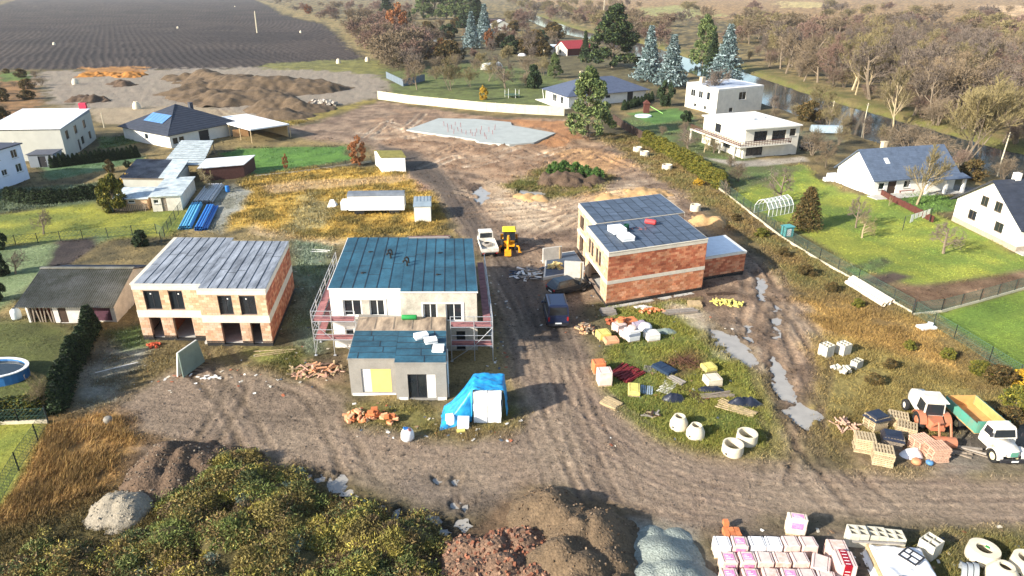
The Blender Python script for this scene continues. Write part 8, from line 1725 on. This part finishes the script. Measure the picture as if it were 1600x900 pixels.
m = MB(); m.lathe([(0,1.2),(.8,1.15),(1.6,.8),(2.2,0)], 16); o = m.build('garden_tent', M['foil_white'], None, True, on(816,87)); tag(o, 'small white dome tent by the red-roofed cottage', 'tent')
m = MB(); m.lathe([(2.6,-4),(2.6,4)], 14, (0,0,0), 'x', 0, math.pi); m.lathe([(0,-4),(2.6,-4)], 14, (0,0,0), 'x', 0, math.pi); m.lathe([(0,4),(2.6,4)], 14, (0,0,0), 'x', 0, math.pi); o = m.build('polytunnel', mat('milky_polythene', lin(206,206,196), .5, .15, 2), None, True, on(768,108), .9); tag(o, 'milky arched polytunnel among far gardens', 'greenhouse')
m = MB(); m.lathe([(1.5,-3.2),(1.5,3.2)], 12, (0,0,.3), 'x', 0, math.pi); m.lathe([(0,-3.2),(1.5,-3.2)], 12, (0,0,.3), 'x', 0, math.pi); m.lathe([(0,3.2),(1.5,3.2)], 12, (0,0,.3), 'x', 0, math.pi); o = m.build('arched_tunnel', mat('silver_sheet', lin(160,176,184), .35, .2, 2), None, True, on(1290,208), -.1); tag(o, 'silvery arched tunnel shelter right of the balcony villa', 'shelter')
o = thing('parked_car', 'dark car under the trees beside balcony villa', 'car', on(1252,236), .35); bodyloft(o, [(0,.8,.76,.4,.85),(.1,.88,.84,.3,.95),(3.0,.88,.84,.28,.95),(4.2,.8,.7,.3,.72)], pk); cabin(o, .3, 3.1, .7, 2.4, .951, 1.45, .8, .6, pk)
for x in (.8,3.4):
    for y in (-.78,.78): wheel(o, x, y, .32, .2)
o = thing('parked_car', 'dark blue car in front of gabled house porch', 'car', on(1474,291), 2.6); bodyloft(o, [(0,.8,.76,.4,.85),(.1,.88,.84,.3,.95),(3.0,.88,.84,.28,.95),(4.2,.8,.7,.3,.72)], pb); cabin(o, .3, 3.1, .7, 2.4, .951, 1.45, .8, .6, pb)
for x in (.8,3.4):
    for y in (-.78,.78): wheel(o, x, y, .32, .2)
m = MB(); m.box(-1.5,1.5,-.35,.35,.4,.48); m.box(-1.5,1.5,.3,.38,.5,.9); m.box(-1.3,-1.15,-.3,.3,0,.4); m.box(1.15,1.3,-.3,.3,0,.4); o = m.build('garden_bench', mat('red_bench', lin(150,74,60), .6, .2, 2), None, False, on(1414,301), .25); tag(o, 'reddish garden bench by the gabled house wall', 'bench')
m = MB(); m.box(-.1,1.6,-.9,.9,0,1.1); m.box(-1.2,-.12,-.4,.4,0,.6); o = m.build('garden_chest', M['white_paint'], None, False, on(1297,282), .3); tag(o, 'white garden box at the corner of the gabled house', 'box')
# poles
for (x_, y_, tp, lb) in ((1299,180,148,'pale utility pole on the near river bank, left'),(1351,188,151,'pale utility pole on the near river bank, middle'),(1567,243,194,'pale leaning pole behind the gabled houses'),(402,52,18,'pale pole standing in the ploughed field'),(943,22,-12,'tall pale pole in the distance behind the dark pine'),(1400,160,96,'slim pole among riverside trees'),(163,200,176,'short dark post by the black-roofed bungalow')):
    h_ = height_to(x_,y_,tp); p = on(x_,y_); t = thing('utility_pole', lb, 'pole', p); m = MB(); r_ = .14 if y_ > 100 else .5; m.tube((0,0,-.3),(.02*h_,0,h_),r_,r_*.7,7); m.build('pole', mat('pale_pole', lin(196,186,160), .8, .2, 2) if 'pale_pole' not in bpy.data.materials else bpy.data.materials['pale_pole'], t); m = MB(); m.obox((.018*h_,0,h_*.92),(1.0,.12,.12)); m.build('cross_arm', M['timber_grey'], t)
# clods and stones lying on the bare earth
wc = ((LAB == 0)|(LAB == 1))*(GR[:,0] < .45)*(Y < 150)*(Y > 20)*(np.abs(X) < Y*.85+6)*cell.ravel()*np.clip(50/np.maximum(Y,20),.1,2)**1.8*np.clip((n1-.3)*3,.05,1.2); wc = wc/wc.sum()
ci = RNG.choice(N, 52000, p=wc); n_ = len(ci); P = np.stack([X[ci],Y[ci],Zg[ci]],1)+np.concatenate([RNG.normal(size=(n_,2))*.12,np.zeros((n_,1))],1); sz = (RNG.uniform(.025,.10,n_)*np.clip(Y[ci]/45,.8,2.2))[:,None]*np.where(RNG.random((n_,1)) < .06, 1.9, 1.0)
th_ = RNG.uniform(0,6.28,n_); V = np.stack([P+sz*np.stack([np.cos(th_+a)*RNG.uniform(.7,1.4,n_),np.sin(th_+a)*RNG.uniform(.7,1.4,n_),np.full(n_,-.25)],1) for a in (0,2.1,4.2)]+[P+sz*np.array([0,0,.75])],1).reshape(-1,3)
b4 = np.arange(n_)[:,None]*4; F = np.concatenate([b4+np.array([[0,1,3]]), b4+np.array([[1,2,3]]), b4+np.array([[2,0,3]])]); cc = np.repeat(C[ci]*RNG.uniform(.45,1.25,(n_,1)),4,0)
tag(obj('clods', raw_mesh('clods', V, F, M['stone'], cc)), 'loose clods and small stones strewn over the bare muddy ground', 'clods', kind='stuff')
# litter trodden into the mud
m = MB()
for _ in range(420):
    x_, y_ = random.choice(((random.uniform(760,800),random.uniform(430,580)),(random.uniform(200,520),random.uniform(550,620)),(random.uniform(930,1200),random.uniform(480,700)),(random.uniform(540,820),random.uniform(630,690)),(random.uniform(840,940),random.uniform(400,520)),(random.uniform(1120,1600),random.uniform(820,890)),(random.uniform(400,520),random.uniform(380,560))))
    p = on(x_, y_); s_ = random.uniform(.05,.2); m.col = random.choice((lin(220,216,206),lin(206,196,176),lin(150,120,90),lin(170,100,70),lin(90,100,110)))
    m.obox((p.x,p.y,p.z+.02),(s_*1.6,s_,.03),random.uniform(0,3),random.uniform(-.3,.3),random.uniform(-.3,.3))
tag(m.build('litter', M['stone']), 'scattered scraps of foil, wood and block on the muddy site', 'litter', kind='stuff')
# ================================================================ thin winter haze
m = MB(); m.box(-9000,9000,-400,9000,-4,48); hz = m.build('haze', None); tag(hz, kind='stuff')
hm_ = bpy.data.materials.new('haze_air'); hm_.use_nodes = True; t_ = hm_.node_tree; t_.nodes.clear(); o_ = t_.nodes.new('ShaderNodeOutputMaterial'); v_ = t_.nodes.new('ShaderNodeVolumePrincipled')
v_.inputs['Color'].default_value = (.97,.97,.97,1); v_.inputs['Density'].default_value = .00008; v_.inputs['Anisotropy'].default_value = .2; t_.links.new(v_.outputs[0], o_.inputs['Volume']); hz.data.materials.append(hm_)
